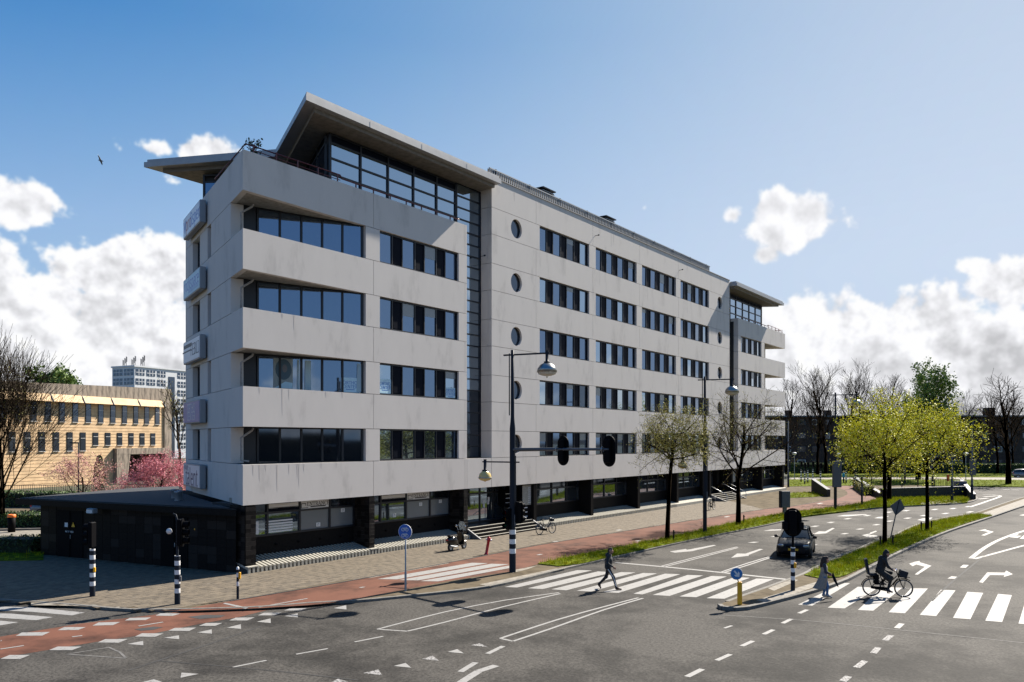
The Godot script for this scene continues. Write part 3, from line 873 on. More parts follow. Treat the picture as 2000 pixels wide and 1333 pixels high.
func make_office() -> void:
	rng.seed = 8
	office = thing("office_building", "long pale concrete office block with sharp corner, jutting roof and rows of dark windows", "building", Vector3(-12.2, 0, -37.11), deg_to_rad(54.364))
	# ---- dark cores behind the panels
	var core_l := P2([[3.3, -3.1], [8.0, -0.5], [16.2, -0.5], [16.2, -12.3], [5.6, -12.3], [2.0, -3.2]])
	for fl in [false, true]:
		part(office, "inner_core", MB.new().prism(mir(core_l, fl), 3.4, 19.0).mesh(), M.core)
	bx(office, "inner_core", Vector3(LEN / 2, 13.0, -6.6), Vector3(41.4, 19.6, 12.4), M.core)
	# ---- main front: spandrels and piers
	var xs := [18.7, 23.79, 31.58, 39.45, 47.32, 55.11, 60.2]
	for i in 6:
		var x0: float = xs[i]
		var x1: float = xs[i + 1]
		front_panel(x0, x1, 3.16, sill(0))
		for k in 5:
			front_panel(x0, x1, head(k), sill(k + 1) if k < 4 else TOP)
	for k in 5:
		for i in [0, 5]:
			# porthole panel
			var x0: float = xs[i]
			var x1: float = xs[i + 1] + (0.46 if i == 0 else 0.0)
			if i == 5: x0 -= 0.46
			porthole(x0 + 0.012, x1 - 0.012, sill(k) + 0.012, head(k) - 0.012, 21.45 if i == 0 else LEN - 21.45)
		for i in range(2, 5):
			front_panel(xs[i] - 0.56, xs[i] + 0.46, sill(k), head(k), "pier_panel")
		for i in range(1, 5):
			window4(xs[i] + 0.47, xs[i + 1] - 0.57, sill(k), k, i)
		front_panel(55.11 - 0.56, 55.11 - 0.46, sill(k), head(k), "pier_panel")
	# returns of the main wall at the stair slots
	for fl in [false, true]:
		for k in range(-1, 5):
			var ys := [3.16, sill(0)] if k < 0 else [head(k), sill(k + 1) if k < 4 else TOP]
			wall_panel(mir(P2([[18.7, -0.29], [18.98, -0.29], [18.98, -1.3], [18.7, -1.3]]), fl), ys[0], ys[1], "return_panel")
			if k >= 0: wall_panel(mir(P2([[18.7, -0.29], [18.98, -0.29], [18.98, -1.3], [18.7, -1.3]]), fl), sill(k), head(k), "return_panel")
		stair_slot(fl)
		end_bay(fl)
	bx(office, "coping", Vector3(LEN / 2, TOP + 0.03, -0.2), Vector3(41.5, 0.06, 0.5), M.concrete_plain)
	# back wall and roofs
	bx(office, "back_wall", Vector3(LEN / 2, 11.45, -12.75), Vector3(41.5, 22.9, 0.3), M.concrete_plain)
	for x in [12.0, LEN - 12.0]: bx(office, "back_wall", Vector3(x, 9.1, -12.75), Vector3(13.2, 18.2, 0.3), M.concrete_plain)
	bx(office, "flat_roof", Vector3(LEN / 2, 22.85, -6.6), Vector3(41.4, 0.1, 12.0), M.roof_gravel)
	roof_works()
	ground_floor()

func porthole(x0: float, x1: float, y0: float, y1: float, cx: float) -> void:
	var cy := (y0 + y1) / 2 + 0.02
	var r := 0.63
	var n := 32
	var ring := PackedVector2Array()
	for i in n: ring.append(Vector2(cx + r * cos(TAU * i / n), cy + r * sin(TAU * i / n)))
	# the panel is laid out as two halves round the hole
	var b := MB.new()
	for half in 2:
		var p := PackedVector2Array()
		if half == 0:
			p.append_array(PackedVector2Array([Vector2(x0, cy), Vector2(x0, y1), Vector2(x1, y1), Vector2(x1, cy)]))
			for i in range(0, n / 2 + 1): p.append(ring[i])
		else:
			p.append_array(PackedVector2Array([Vector2(x1, cy), Vector2(x1, y0), Vector2(x0, y0), Vector2(x0, cy)]))
			for i in range(n / 2, n + 1): p.append(ring[i % n])
		var t := Geometry2D.triangulate_polygon(p)
		for k in range(0, t.size(), 3):
			var A := Vector3(p[t[k]].x, p[t[k]].y, 0); var B := Vector3(p[t[k+1]].x, p[t[k+1]].y, 0); var C := Vector3(p[t[k+2]].x, p[t[k+2]].y, 0)
			if Plane(A, B, C).normal.z > 0: b.tri(A, B, C)
			else: b.tri(A, C, B)
	for e in [[Vector2(x0, y0), Vector2(x0, y1)], [Vector2(x0, y1), Vector2(x1, y1)], [Vector2(x1, y1), Vector2(x1, y0)], [Vector2(x1, y0), Vector2(x0, y0)]]:
		b.quad(Vector3(e[0].x, e[0].y, 0), Vector3(e[0].x, e[0].y, -0.28), Vector3(e[1].x, e[1].y, -0.28), Vector3(e[1].x, e[1].y, 0))
	for i in n:
		var a := ring[i]
		var c := ring[(i + 1) % n]
		b.quad(Vector3(a.x, a.y, 0), Vector3(a.x, a.y, -0.27), Vector3(c.x, c.y, -0.27), Vector3(c.x, c.y, 0))
	part(office, "porthole_panel", b.mesh(), M.concrete)
	var rim := []
	var f := MB.new()
	var bas := Basis(Vector3.RIGHT, Vector3.BACK, Vector3.DOWN)
	f.lathe(Vector3(cx, cy, -0.2), [[r - 0.005, 0.0], [r - 0.005, 0.05], [r - 0.07, 0.05], [r - 0.07, 0.0]], 32, bas)
	var w := part(office, "round_window", f.mesh(), M.frame)
	part(w, "pane", MB.new().lathe(Vector3(cx, cy, -0.19), [[0.0, 0.0], [r - 0.06, 0.0]], 32, bas).mesh(), M.glass_dark)

func stair_slot(fl: bool) -> void:
	var x0 := 16.2 if not fl else LEN - 18.68
	var x1 := 18.68 if not fl else LEN - 16.2
	var y := 5.06
	var f := MB.new()
	var n := 24
	var dy := (22.1 - y) / n
	for i in n + 1: f.box(Vector3((x0 + x1) / 2, y + i * dy, -0.9), Vector3(x1 - x0, 0.075, 0.1))
	for x in [x0 + 0.05, x1 - 0.05]: f.box(Vector3(x, (y + 22.1) / 2, -0.89), Vector3(0.1, 22.1 - y, 0.1))
	var o := part(office, "stair_window", f.mesh(), M.frame)
	for i in n:
		part(o, "pane", shared_box(Vector3(x1 - x0 - 0.16, dy - 0.07, 0.02)), M.glass_dark if i < 6 else M.glass_clear, at(Vector3((x0 + x1) / 2, y + (i + 0.5) * dy, -0.92), rng.randf_range(-0.008, 0.008), rng.randf_range(-0.005, 0.005)))
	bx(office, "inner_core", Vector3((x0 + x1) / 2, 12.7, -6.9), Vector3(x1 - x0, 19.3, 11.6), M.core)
	bx(office, "wall_panel", Vector3((x0 + x1) / 2, (3.172 + 5.018) / 2, -0.14), Vector3(x1 - x0 - 0.02, 1.846, 0.28), M.concrete)
	bx(office, "slot_sill", Vector3((x0 + x1) / 2, 4.96, -0.6), Vector3(x1 - x0, 0.08, 0.62), M.concrete_plain)

func end_bay(fl: bool) -> void:
	var lv := [[3.16, sill(0)], [head(0), sill(1)], [head(1), sill(2)], [head(2), sill(3)], [head(3), sill(4)]]
	for k in 5:
		var y0: float = lv[k][0]
		var y1: float = lv[k][1]
		# front bands, the sharp corner mitred
		wall_panel(mir(P2([[0.0, 0.0], [8.218, 0.0], [8.218, -0.28], [0.42, -0.28]]), fl), y0, y1, "corner_band")
		wall_panel(mir(P2([[8.242, 0.0], [15.99, 0.0], [15.99, -0.28], [8.242, -0.28]]), fl), y0, y1, "band_panel")
		wall_panel(mir(P2([[16.012, 0.0], [16.19, 0.0], [16.19, -1.2], [16.012, -1.2]]), fl), y0, y1, "return_panel")
		# slanted end wall
		var p := left_quad(0.0, 13.7, 0.0, 0.28)
		p[0] = Vector2(-0.0, -0.003)
		p[3] = Vector2(0.415, -0.284)
		wall_panel(mir(p, fl), y0, y1, "end_band")
		# floor zone behind: soffit below, ledge on top
		wall_panel(mir(P2([[0.44, -0.29], [16.0, -0.29], [16.0, -12.3], [5.55, -12.3]]), fl), y0 + 0.03, y1 - 0.05 if k < 4 else y1 - 1.2, "floor_slab", "soffit")
	for k in 4:
		corner_window(k, fl)
		# upright wall pieces between the bands
		wall_panel(mir(P2([[7.66, 0.0], [8.70, 0.0], [8.70, -0.28], [7.66, -0.28]]), fl), sill(k), head(k), "pier_panel")
		wall_panel(mir(P2([[15.40, 0.0], [16.19, 0.0], [16.19, -1.2], [15.95, -1.2], [15.95, -0.28], [15.40, -0.28]]), fl), sill(k), head(k), "pier_panel")
		if not fl: window4(8.71, 15.39 - 0.0, sill(k), k, 0)
		else: window4(LEN - 15.39, LEN - 8.71, sill(k), k, 6)
		# end wall between the bands, with its two slit windows
		for s in [[2.38, 6.75], [7.62, 9.65], [11.68, 13.7]]:
			wall_panel(mir(left_quad(s[0], s[1], 0.0, 0.28 if s[0] > 2.4 else 0.6), fl), sill(k), head(k), "end_panel")
		if not fl:
			for s in [[6.75, 7.62], [9.65, 11.68]]:
				var c: Vector2 = DL * ((s[0] + s[1]) / 2) + NL * 0.34
				var w: float = s[1] - s[0]
				var f := MB.new()
				f.box(Vector3(0, 0.04, 0), Vector3(w, 0.08, 0.1)).box(Vector3(0, WIN_H - 0.04, 0), Vector3(w, 0.08, 0.1))
				for x in [-w / 2 + 0.04, 0.0, w / 2 - 0.04]: f.box(Vector3(x, WIN_H / 2, 0), Vector3(0.08, WIN_H - 0.16, 0.1))
				var turn := atan2(-DL.y, DL.x)
				var o := part(office, "slit_window", f.mesh(), M.frame, at(Vector3(c.x, sill(k), c.y), turn))
				for x in [-w / 4, w / 4]:
					part(o, "pane", shared_box(Vector3(w / 2 - 0.08, WIN_H - 0.16, 0.02)), M.glass_clear, at(Vector3(x, WIN_H / 2, 0)))
	# terrace, penthouse and its jutting roof
	var pent := P2([[6.0, -0.98], [18.66, -0.98], [18.66, -12.2], [6.2, -12.2], [9.4, -6.9]])
	part(office, "penthouse_core", MB.new().prism(mir(pent, fl), 18.2, 22.12).mesh(), M.core)
	part(office, "terrace", MB.new().prism(mir(P2([[0.5, -0.3], [15.9, -0.3], [15.9, -12.3], [5.6, -12.3]]), fl), 18.0, 18.35).mesh(), M.roof_gravel)
	var x0 := 6.0
	var x1 := 16.18
	var f := MB.new()
	var rows := [18.4, 20.0, 20.82, 21.62]
	var mul := [6.0, 8.15, 10.25, 12.35, 14.4, 16.18]
	for y in rows + [22.06]: f.box(Vector3((x0 + x1) / 2, y, -0.93), Vector3(x1 - x0, 0.09, 0.1))
	for x in mul: f.box(Vector3(x, 20.22, -0.92), Vector3(0.11, 3.66, 0.11))
	var fm := f.mesh()
	var o := part(office, "penthouse_glazing", fm, M.frame, Transform3D(Basis.from_scale(Vector3(-1, 1, 1)), Vector3(LEN, 0, 0)) if fl else Transform3D.IDENTITY)
	for j in 3:
		for i in 5:
			part(o, "pane", shared_box(Vector3(mul[i + 1] - mul[i] - 0.11, rows[j + 1] - rows[j] - 0.09, 0.02)), M.glass_clear, at(Vector3((mul[i] + mul[i + 1]) / 2, (rows[j] + rows[j + 1]) / 2, -0.95), rng.randf_range(-0.005, 0.005), rng.randf_range(-0.005, 0.005)))
	for i in 5:
		part(o, "spandrel_panel", shared_box(Vector3(mul[i + 1] - mul[i] - 0.11, 0.36, 0.03)), M.infill, at(Vector3((mul[i] + mul[i + 1]) / 2, 21.84, -0.95)))
	if not fl:
		# glazed sides of the wings
		for w in [[Vector2(5.95, -1.1), Vector2(9.3, -6.85)], [Vector2(9.3, -6.95), Vector2(6.1, -12.1)]]:
			var d: Vector2 = w[1] - w[0]
			var g := MB.new()
			var l := d.length()
			for x in [0.06, l / 3, l * 2 / 3, l - 0.06]: g.box(Vector3(x, 20.22, 0), Vector3(0.12, 3.66, 0.12))
			for y in [20.0, 21.62, 22.02]: g.box(Vector3(l / 2, y, 0), Vector3(l, 0.1, 0.1))
			var sw := part(office, "wing_glazing", g.mesh(), M.frame, at(Vector3(w[0].x - 0.05, 0, w[0].y), atan2(-d.y, d.x)))
			for i in 3:
				part(sw, "pane", shared_box(Vector3(l / 3 - 0.12, 1.5, 0.02)), M.glass, at(Vector3(l / 3 * (i + 0.5), 20.82, 0)))
				part(sw, "pane", shared_box(Vector3(l / 3 - 0.12, 1.5, 0.02)), M.glass, at(Vector3(l / 3 * (i + 0.5), 19.2, 0)))
	# roof plate: V-notched wedge with folded metal edge and panelled underside
	var rp := P2([[2.97, 0.8], [18.68, 0.8], [18.68, 0.1], [18.65, -14.6], [3.75, -14.6], [7.1, -6.8]])
	var ins := P2([[3.8, 0.4], [18.5, 0.4], [18.5, -14.0], [4.6, -14.0], [7.9, -6.8]])
	part(office, "roof_plate", MB.new().prism(mir(rp, fl), 22.38, 22.68).prism(mir(P2([[3.1, 0.68], [18.6, 0.68], [18.6, 0.1], [18.55, -14.5], [3.9, -14.5], [7.25, -6.8]]), fl), 22.68, 22.85).mesh(), M.roof_metal)
	part(office, "roof_soffit", MB.new().prism(mir(ins, fl), 22.16, 22.38).mesh(), M.soffit_panel)
	# seams of the metal edge
	if not fl:
		for x in [7.2, 11.2, 15.2]: bx(office, "edge_seam", Vector3(x, 22.53, 0.802), Vector3(0.03, 0.30, 0.01), M.galv)
	# terrace rail on short posts
	var r := MB.new()
	var ptop := sill(4)
	var e0 := DL * 6.5 + NL * 0.14
	r.tube([Vector3(e0.x, ptop + 0.42, e0.y), Vector3(0.4, ptop + 0.42, -0.35), Vector3(5.0, ptop + 0.42, -0.16), Vector3(6.0, ptop + 0.42, -0.16)], [0.035], 8)
	r.tube([Vector3(6.0, ptop + 0.42, -0.16), Vector3(6.1, ptop + 0.26, -0.16), Vector3(15.6, ptop + 0.26, -0.16)], [0.035], 8)
	r.bar(Vector3(0.4, ptop + 0.16, -0.16), Vector3(6.0, ptop + 0.16, -0.16), 0.02)
	var rail := part(office, "terrace_rail", r.mesh(), M.rail_red, Transform3D(Basis.from_scale(Vector3(-1, 1, 1)), Vector3(LEN, 0, 0)) if fl else Transform3D.IDENTITY)
	for i in 12:
		var x := 0.7 + i * 1.28
		part(rail, "rail_post", shared_box(Vector3(0.05, 0.44 if x < 6 else 0.28, 0.05)), M.rail_red, at(Vector3(x, ptop + (0.21 if x < 6 else 0.13), -0.16)))

func roof_works() -> void:
	# guard rail of close-set bars along the main roof
	var bars := MB.new()
	var x := 18.9
	while x < 55.4:
		bars.box(Vector3(x, TOP + 0.36, -0.3), Vector3(0.09, 0.62, 0.03))
		x += 0.24
	var g := MB.new()
	g.box(Vector3(37.2, TOP + 0.70, -0.3), Vector3(36.7, 0.07, 0.09)).box(Vector3(37.2, TOP + 0.1, -0.3), Vector3(36.7, 0.07, 0.08))
	var o := part(office, "roof_guard", g.mesh(), M.galv)
	var b := part(o, "guard_bars", bars.mesh(), M.galv)
	part(o, "guard_backing", MB.new().box(Vector3(37.2, TOP + 0.38, -0.42), Vector3(36.7, 0.6, 0.04)).mesh(), M.frame)
	b.set_meta("kind", "stuff")
	for k in 10: part(o, "guard_post", shared_box(Vector3(0.12, 0.8, 0.12)), M.frame, at(Vector3(19.6 + k * 3.9, TOP + 0.4, -0.36)))
	bx(office, "plant_screen", Vector3(52.8, TOP + 0.5, -0.9), Vector3(6.0, 0.9, 0.4), M.galv)
	bx(office, "plant_screen", Vector3(14.0, TOP + 0.55, -2.6), Vector3(9.0, 0.55, 0.5), M.galv)
	for k in [27.6, 37.0]:
		var u := MB.new()
		u.box(Vector3(k, TOP + 0.7, -2.2), Vector3(1.3, 1.5, 1.3)).box(Vector3(k, TOP + 1.68, -2.2), Vector3(1.7, 0.08, 1.7))
		var un := part(office, "air_outlet", u.mesh(), M.pole)
		for j in 7: part(un, "louvre", shared_box(Vector3(1.6, 0.05, 1.6), 0.01), M.galv, at(Vector3(k, TOP + 0.55 + j * 0.155, -2.2)))
	# floodlights on brackets
	for p in [[31.9, 21.9, 0.0], [47.5, 21.9, 0.0], [18.3, 17.9, -0.6]]:
		var l := MB.new()
		l.bar(Vector3(p[0], p[1], p[2]), Vector3(p[0] + 0.1, p[1] + 0.03, p[2] + 0.22), 0.02)
		l.cbox(Vector3(p[0] + 0.12, p[1] + 0.05, p[2] + 0.26), Vector3(0.12, 0.1, 0.14), 0.03)
		part(office, "floodlight", l.mesh(), M.pole)

func ground_floor() -> void:
	var zb := -1.18
	# tiled back wall, piers, stall risers
	for seg in [[0.6, 16.3], [23.6, 55.3], [61.0, 78.3]]:
		bx(office, "ground_wall", Vector3((seg[0] + seg[1]) / 2, 0.85, zb - 0.2), Vector3(seg[1] - seg[0], 1.5, 0.4), M.black_tile)
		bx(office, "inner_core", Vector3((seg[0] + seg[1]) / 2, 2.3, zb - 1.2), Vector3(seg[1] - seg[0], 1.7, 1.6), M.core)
	bx(office, "ground_soffit", Vector3(LEN / 2, 3.3, -1.2), Vector3(LEN - 1.6, 0.2, 1.9), M.soffit)
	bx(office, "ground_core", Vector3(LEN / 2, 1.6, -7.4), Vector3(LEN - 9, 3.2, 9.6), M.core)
	var tile := shared_box(Vector3(0.277, 0.197, 0.02), 0.002)
	var tile2 := shared_box(Vector3(0.278, 0.197, 0.02), 0.002)
	var piers := [[0.16, 0.72], [7.92, 8.32], [15.9, 16.3], [23.6, 23.95], [31.4, 31.78], [39.25, 39.65], [47.1, 47.5], [54.9, 55.3], [61.0, 61.35], [62.6, 63.0], [70.5, 70.9], [78.1, 78.7]]
	for k in piers.size():
		var a: float = piers[k][0]
		var b: float = piers[k][1]
		var o := bx(office, "pier", Vector3((a + b) / 2, 1.6, (zb - 0.06) / 2), Vector3(b - a, 3.1, -zb - 0.06), M.black_tile)
		if k < 3:
			var n := 2 if k == 0 else 1
			for j in 15:
				for i in n:
					part(o, "wall_tile", tile2 if n == 2 else shared_box(Vector3(b - a - 0.01, 0.197, 0.02), 0.002), M.tile_b if rng.randf() < 0.6 else M.black_tile, at(Vector3(a + (b - a) * (i + 0.5) / n, 0.2 + j * 0.2, -0.022)))
			for j in 15:
				for i in 4:
					part(o, "wall_tile", tile, M.tile_b if rng.randf() < 0.4 else M.black_tile, at(Vector3(a - 0.012, 0.2 + j * 0.2, -0.2 - i * 0.28), PI / 2))
	# windows
	var runs := [[0.75, 7.9, 0], [8.35, 15.88, 0], [23.98, 31.38, 1], [31.8, 39.23, 1], [39.67, 47.08, 1], [47.52, 54.88, 1], [63.02, 70.48, 1], [70.92, 78.08, 1]]
	for r in runs:
		var x0: float = r[0]
		var x1: float = r[1]
		var w := x1 - x0
		var f := MB.new()
		for y in [1.56, 2.62, 3.16]: f.box(Vector3((x0 + x1) / 2, y, zb + 0.02), Vector3(w, 0.1, 0.12))
		var cuts := [0.0, 0.2, 0.48, 0.76, 1.0]
		for c in cuts: f.box(Vector3(x0 + 0.05 + (w - 0.1) * c, 2.36, zb + 0.025), Vector3(0.1, 1.6, 0.13))
		var o := part(office, "shop_window", f.mesh(), M.frame)
		for i in 4:
			var c0: float = x0 + 0.1 + (w - 0.1) * cuts[i]
			var c1: float = x0 + (w - 0.1) * cuts[i + 1]
			var cx := (c0 + c1) / 2
			var frosted: bool = r[2] == 0 and not (x0 < 1.0 and i < 1)
			part(o, "pane", shared_box(Vector3(c1 - c0, 0.96, 0.02)), M.glass_frost if frosted and i > 1 else M.glass_clear, at(Vector3(cx, 2.09, zb), rng.randf_range(-0.01, 0.01), rng.randf_range(-0.01, 0.01)))
			part(o, "pane", shared_box(Vector3(c1 - c0, 0.44, 0.02)), M.glass_dark, at(Vector3(cx, 2.89, zb)))
			if r[2] == 0 and i == 1:
				var bd := part(o, "sign_board", shared_box(Vector3(c1 - c0 - 0.08, 0.22, 0.02)), M.white, at(Vector3(cx, 2.93, zb + 0.05)))
				part(o, "window_strip", shared_box(Vector3(c1 - c0 - 0.04, 0.18, 0.02)), M.infill, at(Vector3(cx, 2.77, zb + 0.05)))
			if r[2] == 0 and i == 2:
				var bd := part(o, "sign_board", shared_box(Vector3(c1 - c0 - 0.06, 0.44, 0.02)), M.white, at(Vector3(cx, 2.84, zb + 0.06)))
				part(bd, "lettering", text_mesh("ENTRANCE", 0.2, "Droid Serif"), M.black, at(Vector3(0.2, 0.06, 0.012)))
				part(bd, "lettering", MB.new().box(Vector3(0.2, -0.08, 0.012), Vector3(1.0, 0.05, 0.004)).mesh(), M.black)
				part(bd, "door_symbol", MB.new().box(Vector3(-0.75, 0.1, 0.012), Vector3(0.3, 0.03, 0.004)).box(Vector3(-0.885, -0.02, 0.012), Vector3(0.03, 0.24, 0.004)).box(Vector3(-0.68, -0.125, 0.012), Vector3(0.44, 0.03, 0.004)).box(Vector3(-0.615, 0.05, 0.012), Vector3(0.03, 0.13, 0.004)).mesh(), M.black)
			if r[2] == 0 and i > 0 and (i != 1 or x0 > 8):
				var st := part(o, "window_notice", shared_box(Vector3(0.26, 0.2, 0.01)), M.white, at(Vector3(cx + [0, 0.1, 0.25, 0.1][i], [0, 1.85, 1.8, 2.42][i] + (0.55 if x0 > 8 and i == 2 else 0.0), zb + 0.02)))
				part(st, "lettering", text_mesh("i1", 0.13, "Droid Sans"), M.black, at(Vector3(0, 0, 0.006)))
		if x0 < 1.0:
			for i in 5: part(o, "roller_slat", shared_box(Vector3(1.6, 0.07, 0.02)), M.white, at(Vector3(2.95, 1.68 + i * 0.13, zb + 0.03)))
			part(o, "poster", shared_box(Vector3(0.75, 0.62, 0.02)), M.white, at(Vector3(1.35, 1.95, zb + 0.03)))
		if r[2] == 0:
			for i in 4: part(office, "wall_light", shared_box(Vector3(0.12, 0.1, 0.06), 0.01), M.black, at(Vector3(x0 + 2.0 + i * 1.4, 1.05, zb + 0.04)))
	# ribbed, sloping plinth
	for seg in [[0.1, 16.3, 0], [23.7, 46.5, 1], [46.5, 55.2, 2], [61.0, 78.8, 2]]:
		var b := MB.new()
		var x0: float = seg[0]
		var x1: float = seg[1]
		var drop := 0.09 if seg[2] < 2 else 0.0
		var c := [Vector2(0.22 - drop, 0.0), Vector2(0.22 - drop, 0.33 - drop), Vector2(zb, 0.66 - drop), Vector2(zb, 0.0)]
		for i in 4:
			var p: Vector2 = c[i]
			var q: Vector2 = c[(i + 1) % 4]
			b.quad(Vector3(x0, p.y, p.x), Vector3(x1, p.y, p.x), Vector3(x1, q.y, q.x), Vector3(x0, q.y, q.x))
		for x in [x0, x1]: b.quad(Vector3(x, c[0].y, c[0].x), Vector3(x, c[1].y, c[1].x), Vector3(x, c[2].y, c[2].x), Vector3(x, c[3].y, c[3].x))
		var pl := part(office, "plinth", b.mesh(), M.plinth_gap if seg[2] < 2 else M.plinth)
		if seg[2] < 2:
			var rw := 0.125
			var rib := MB.new()
			var pr := [Vector2(0.22, 0.0), Vector2(0.22, 0.33), Vector2(zb, 0.66), Vector2(zb, 0.56), Vector2(0.12, 0.22), Vector2(0.12, 0.0)]
			for s in [-rw / 2, rw / 2]:
				for t in [[0, 1, 4], [0, 4, 5], [1, 2, 3], [1, 3, 4]]:
					var A: Vector2 = pr[t[0]]; var B: Vector2 = pr[t[1]]; var C: Vector2 = pr[t[2]]
					if s > 0: rib.tri(Vector3(s, A.y, A.x), Vector3(s, B.y, B.x), Vector3(s, C.y, C.x))
					else: rib.tri(Vector3(s, A.y, A.x), Vector3(s, C.y, C.x), Vector3(s, B.y, B.x))
			for i in 2:
				rib.quad(Vector3(-rw / 2, pr[i].y, pr[i].x), Vector3(-rw / 2, pr[i + 1].y, pr[i + 1].x), Vector3(rw / 2, pr[i + 1].y, pr[i + 1].x), Vector3(rw / 2, pr[i].y, pr[i].x))
			var rm := rib.mesh()
			var x := x0 + 0.1
			while x < x1 - 0.05:
				part(pl, "rib", rm, M.plinth, at(Vector3(x, 0, 0)))
				x += 0.235
	for k in [0, 1]:
		var x: float = [0.4, 8.1][k]
		bx(office, "pier_foot", Vector3(x, 0.36, 0.1), Vector3(0.62, 0.06, 0.26), M.plinth, 0.01)
	# entrances: steps, side cheeks, doors
	for e in [[16.45, 23.5, 4], [55.4, 60.9, 5]]:
		var x0: float = e[0]
		var x1: float = e[1]
		var n: int = e[2]
		var st := MB.new()
		var hh := 0.72
		var step0 := 0.9 if n == 4 else 1.5
		for i in n:
			var y := hh * (n - i) / n
			var z0 := -0.3 if i == 0 else -0.3 + i * step0 / n
			st.box(Vector3((x0 + x1) / 2, y / 2, (-3.0 + z0 + step0 / n) / 2), Vector3(x1 - x0 - i * 0.02, y, 3.0 + z0 + step0 / n))
		var so := part(office, "steps", st.mesh(), M.black_tile)
		for i in n:
			var y := hh * (n - i) / n
			part(so, "step_nosing", shared_box(Vector3(x1 - x0 - 0.1, 0.035, 0.13), 0.006), M.plinth, at(Vector3((x0 + x1) / 2, y + 0.006, -0.3 + (i + 1) * step0 / n - 0.07)))
		for x in [x0 - 0.06, x1 + 0.06]:
			var ch := MB.new()
			ch.plate(P2([[-0.8, 0.0], [step0 + 0.35, 0.0], [step0 + 0.35, 0.12], [0.0, hh + 0.08], [-0.8, hh + 0.08]]), 0.1, Transform3D(Basis(Vector3.BACK, Vector3.UP, Vector3.LEFT), Vector3(x + 0.05, 0, -0.3)))
			part(so, "cheek", ch.mesh(), M.sign_back)
		# back of the porch
		var zd := -2.2
		bx(office, "porch_wall", Vector3(x0 + 0.95, 1.95, zd + 0.35), Vector3(1.9, 2.5, 0.3), M.black_tile)
		bx(office, "porch_wall", Vector3(x1 - 0.45, 1.95, zd + 0.35), Vector3(0.9, 2.5, 0.3), M.black_tile)
		var d := MB.new()
		var w := x1 - x0 - 2.8
		var xa := x0 + 1.9
		for i in 4: d.box(Vector3(xa + w * i / 3.0, 1.95, zd + 0.4), Vector3(0.11, 2.5, 0.1))
		for y in [0.78, 2.65, 3.15]: d.box(Vector3(xa + w / 2, y, zd + 0.4), Vector3(w, 0.11, 0.1))
		var dr := part(office, "entrance_doors", d.mesh(), M.frame)
		for i in 3:
			part(dr, "pane", shared_box(Vector3(w / 3 - 0.11, 1.8, 0.02)), M.glass_clear, at(Vector3(xa + w * (i + 0.5) / 3, 1.72, zd + 0.39)))
			part(dr, "pane", shared_box(Vector3(w / 3 - 0.11, 0.4, 0.02)), M.glass_clear, at(Vector3(xa + w * (i + 0.5) / 3, 2.9, zd + 0.39)))
		part(dr, "door_handle", MB.new().bar(Vector3(xa + w * 0.6, 1.5, zd + 0.52), Vector3(xa + w * 0.6, 2.0, zd + 0.52), 0.02).mesh(), M.chrome)
		if n == 4:
			for q in [[0.42, 2.05], [0.55, 2.0], [0.44, 1.8], [0.56, 2.2]]: part(dr, "door_notice", shared_box(Vector3(0.2, 0.28, 0.01)), M.white, at(Vector3(xa + w * q[0], q[1], zd + 0.42)))
			part(office, "name_plate", shared_box(Vector3(0.5, 0.16, 0.02)), M.white, at(Vector3(x0 + 1.35, 2.35, zd + 0.52)))
			part(office, "porch_box", shared_box(Vector3(1.1, 1.1, 0.5), 0.02), M.black, at(Vector3(xa + w - 0.2, 2.2, zd + 0.7)))
			for q in 3: part(office, "box_mark", shared_box(Vector3(0.85, 0.04, 0.01)), M.white, at(Vector3(xa + w - 0.25, 1.9 + q * 0.3, zd + 0.96)))
		var hr := MB.new()
		if n == 4: hr.tube([Vector3(xa + w * 0.75, 0.75, -0.9), Vector3(xa + w * 0.75, 1.55, -0.9), Vector3(xa + w * 0.78, 1.6, -0.75), Vector3(xa + w * 0.85, 0.95, 0.45)], [0.025], 8)
		else:
			for x in [x0 + 0.1, x1 - 1.6, x1]: hr.tube([Vector3(x, 1.6, -0.5), Vector3(x, 1.62, -0.3), Vector3(x, 0.75, 1.5), Vector3(x, 0.1, 1.5)], [0.03], 8)
		part(office, "handrail", hr.mesh(), M.steel)
	# tenant boards on dark cabinets by both doors
	for x in [23.05, 61.9]:
		var cb := bx(office, "board_cabinet", Vector3(x, 1.75, -0.55), Vector3(1.1 if x < 30 else 1.5, 2.6, 0.5), M.black)
		part(cb, "tenant_board", shared_box(Vector3(1.0 if x < 30 else 1.4, 1.35, 0.04)), M.plinth, at(Vector3(x, 2.4, -0.28)))
		if x < 30:
			for j in 3: part(cb, "mail_slot", shared_box(Vector3(0.38, 0.06, 0.03)), M.white, at(Vector3(x - 0.1, 0.95 + j * 0.3, -0.29)))
			for j in 8: part(cb, "name_strip", shared_box(Vector3(0.3, 0.05, 0.01)), M.white, at(Vector3(x + 0.3, 1.9 + j * 0.14, -0.255)))
	# dirt streaks run down the bands below the sills
	for q in [[0.55, 0, 0.5], [0.9, 0, 0.8], [1.25, 0, 0.3], [1.9, 0, 1.3], [2.6, 0, 0.5], [3.1, 0, 0.7], [3.2, 0, 1.1], [3.5, 0, 0.4], [4.6, 0, 0.3], [5.6, 0, 0.25], [2.2, 1, 1.3], [2.6, 1, 0.5], [4.9, 1, 0.3], [0.9, 1, 0.3], [2.9, 2, 0.7], [2.2, 2, 0.25], [6.0, 1, 0.3], [27.3, 4, 0.9], [34.5, 5, 1.1], [34.9, 5, 0.8], [21.2, 5, 0.6], [36.0, 4, 0.4]]:
		var yt: float = sill(q[1]) - 0.03 if q[1] < 5 else TOP - 0.3
		if q[0] > 20: yt = sill(q[1]) - 0.02 if q[1] < 5 else TOP - 0.35
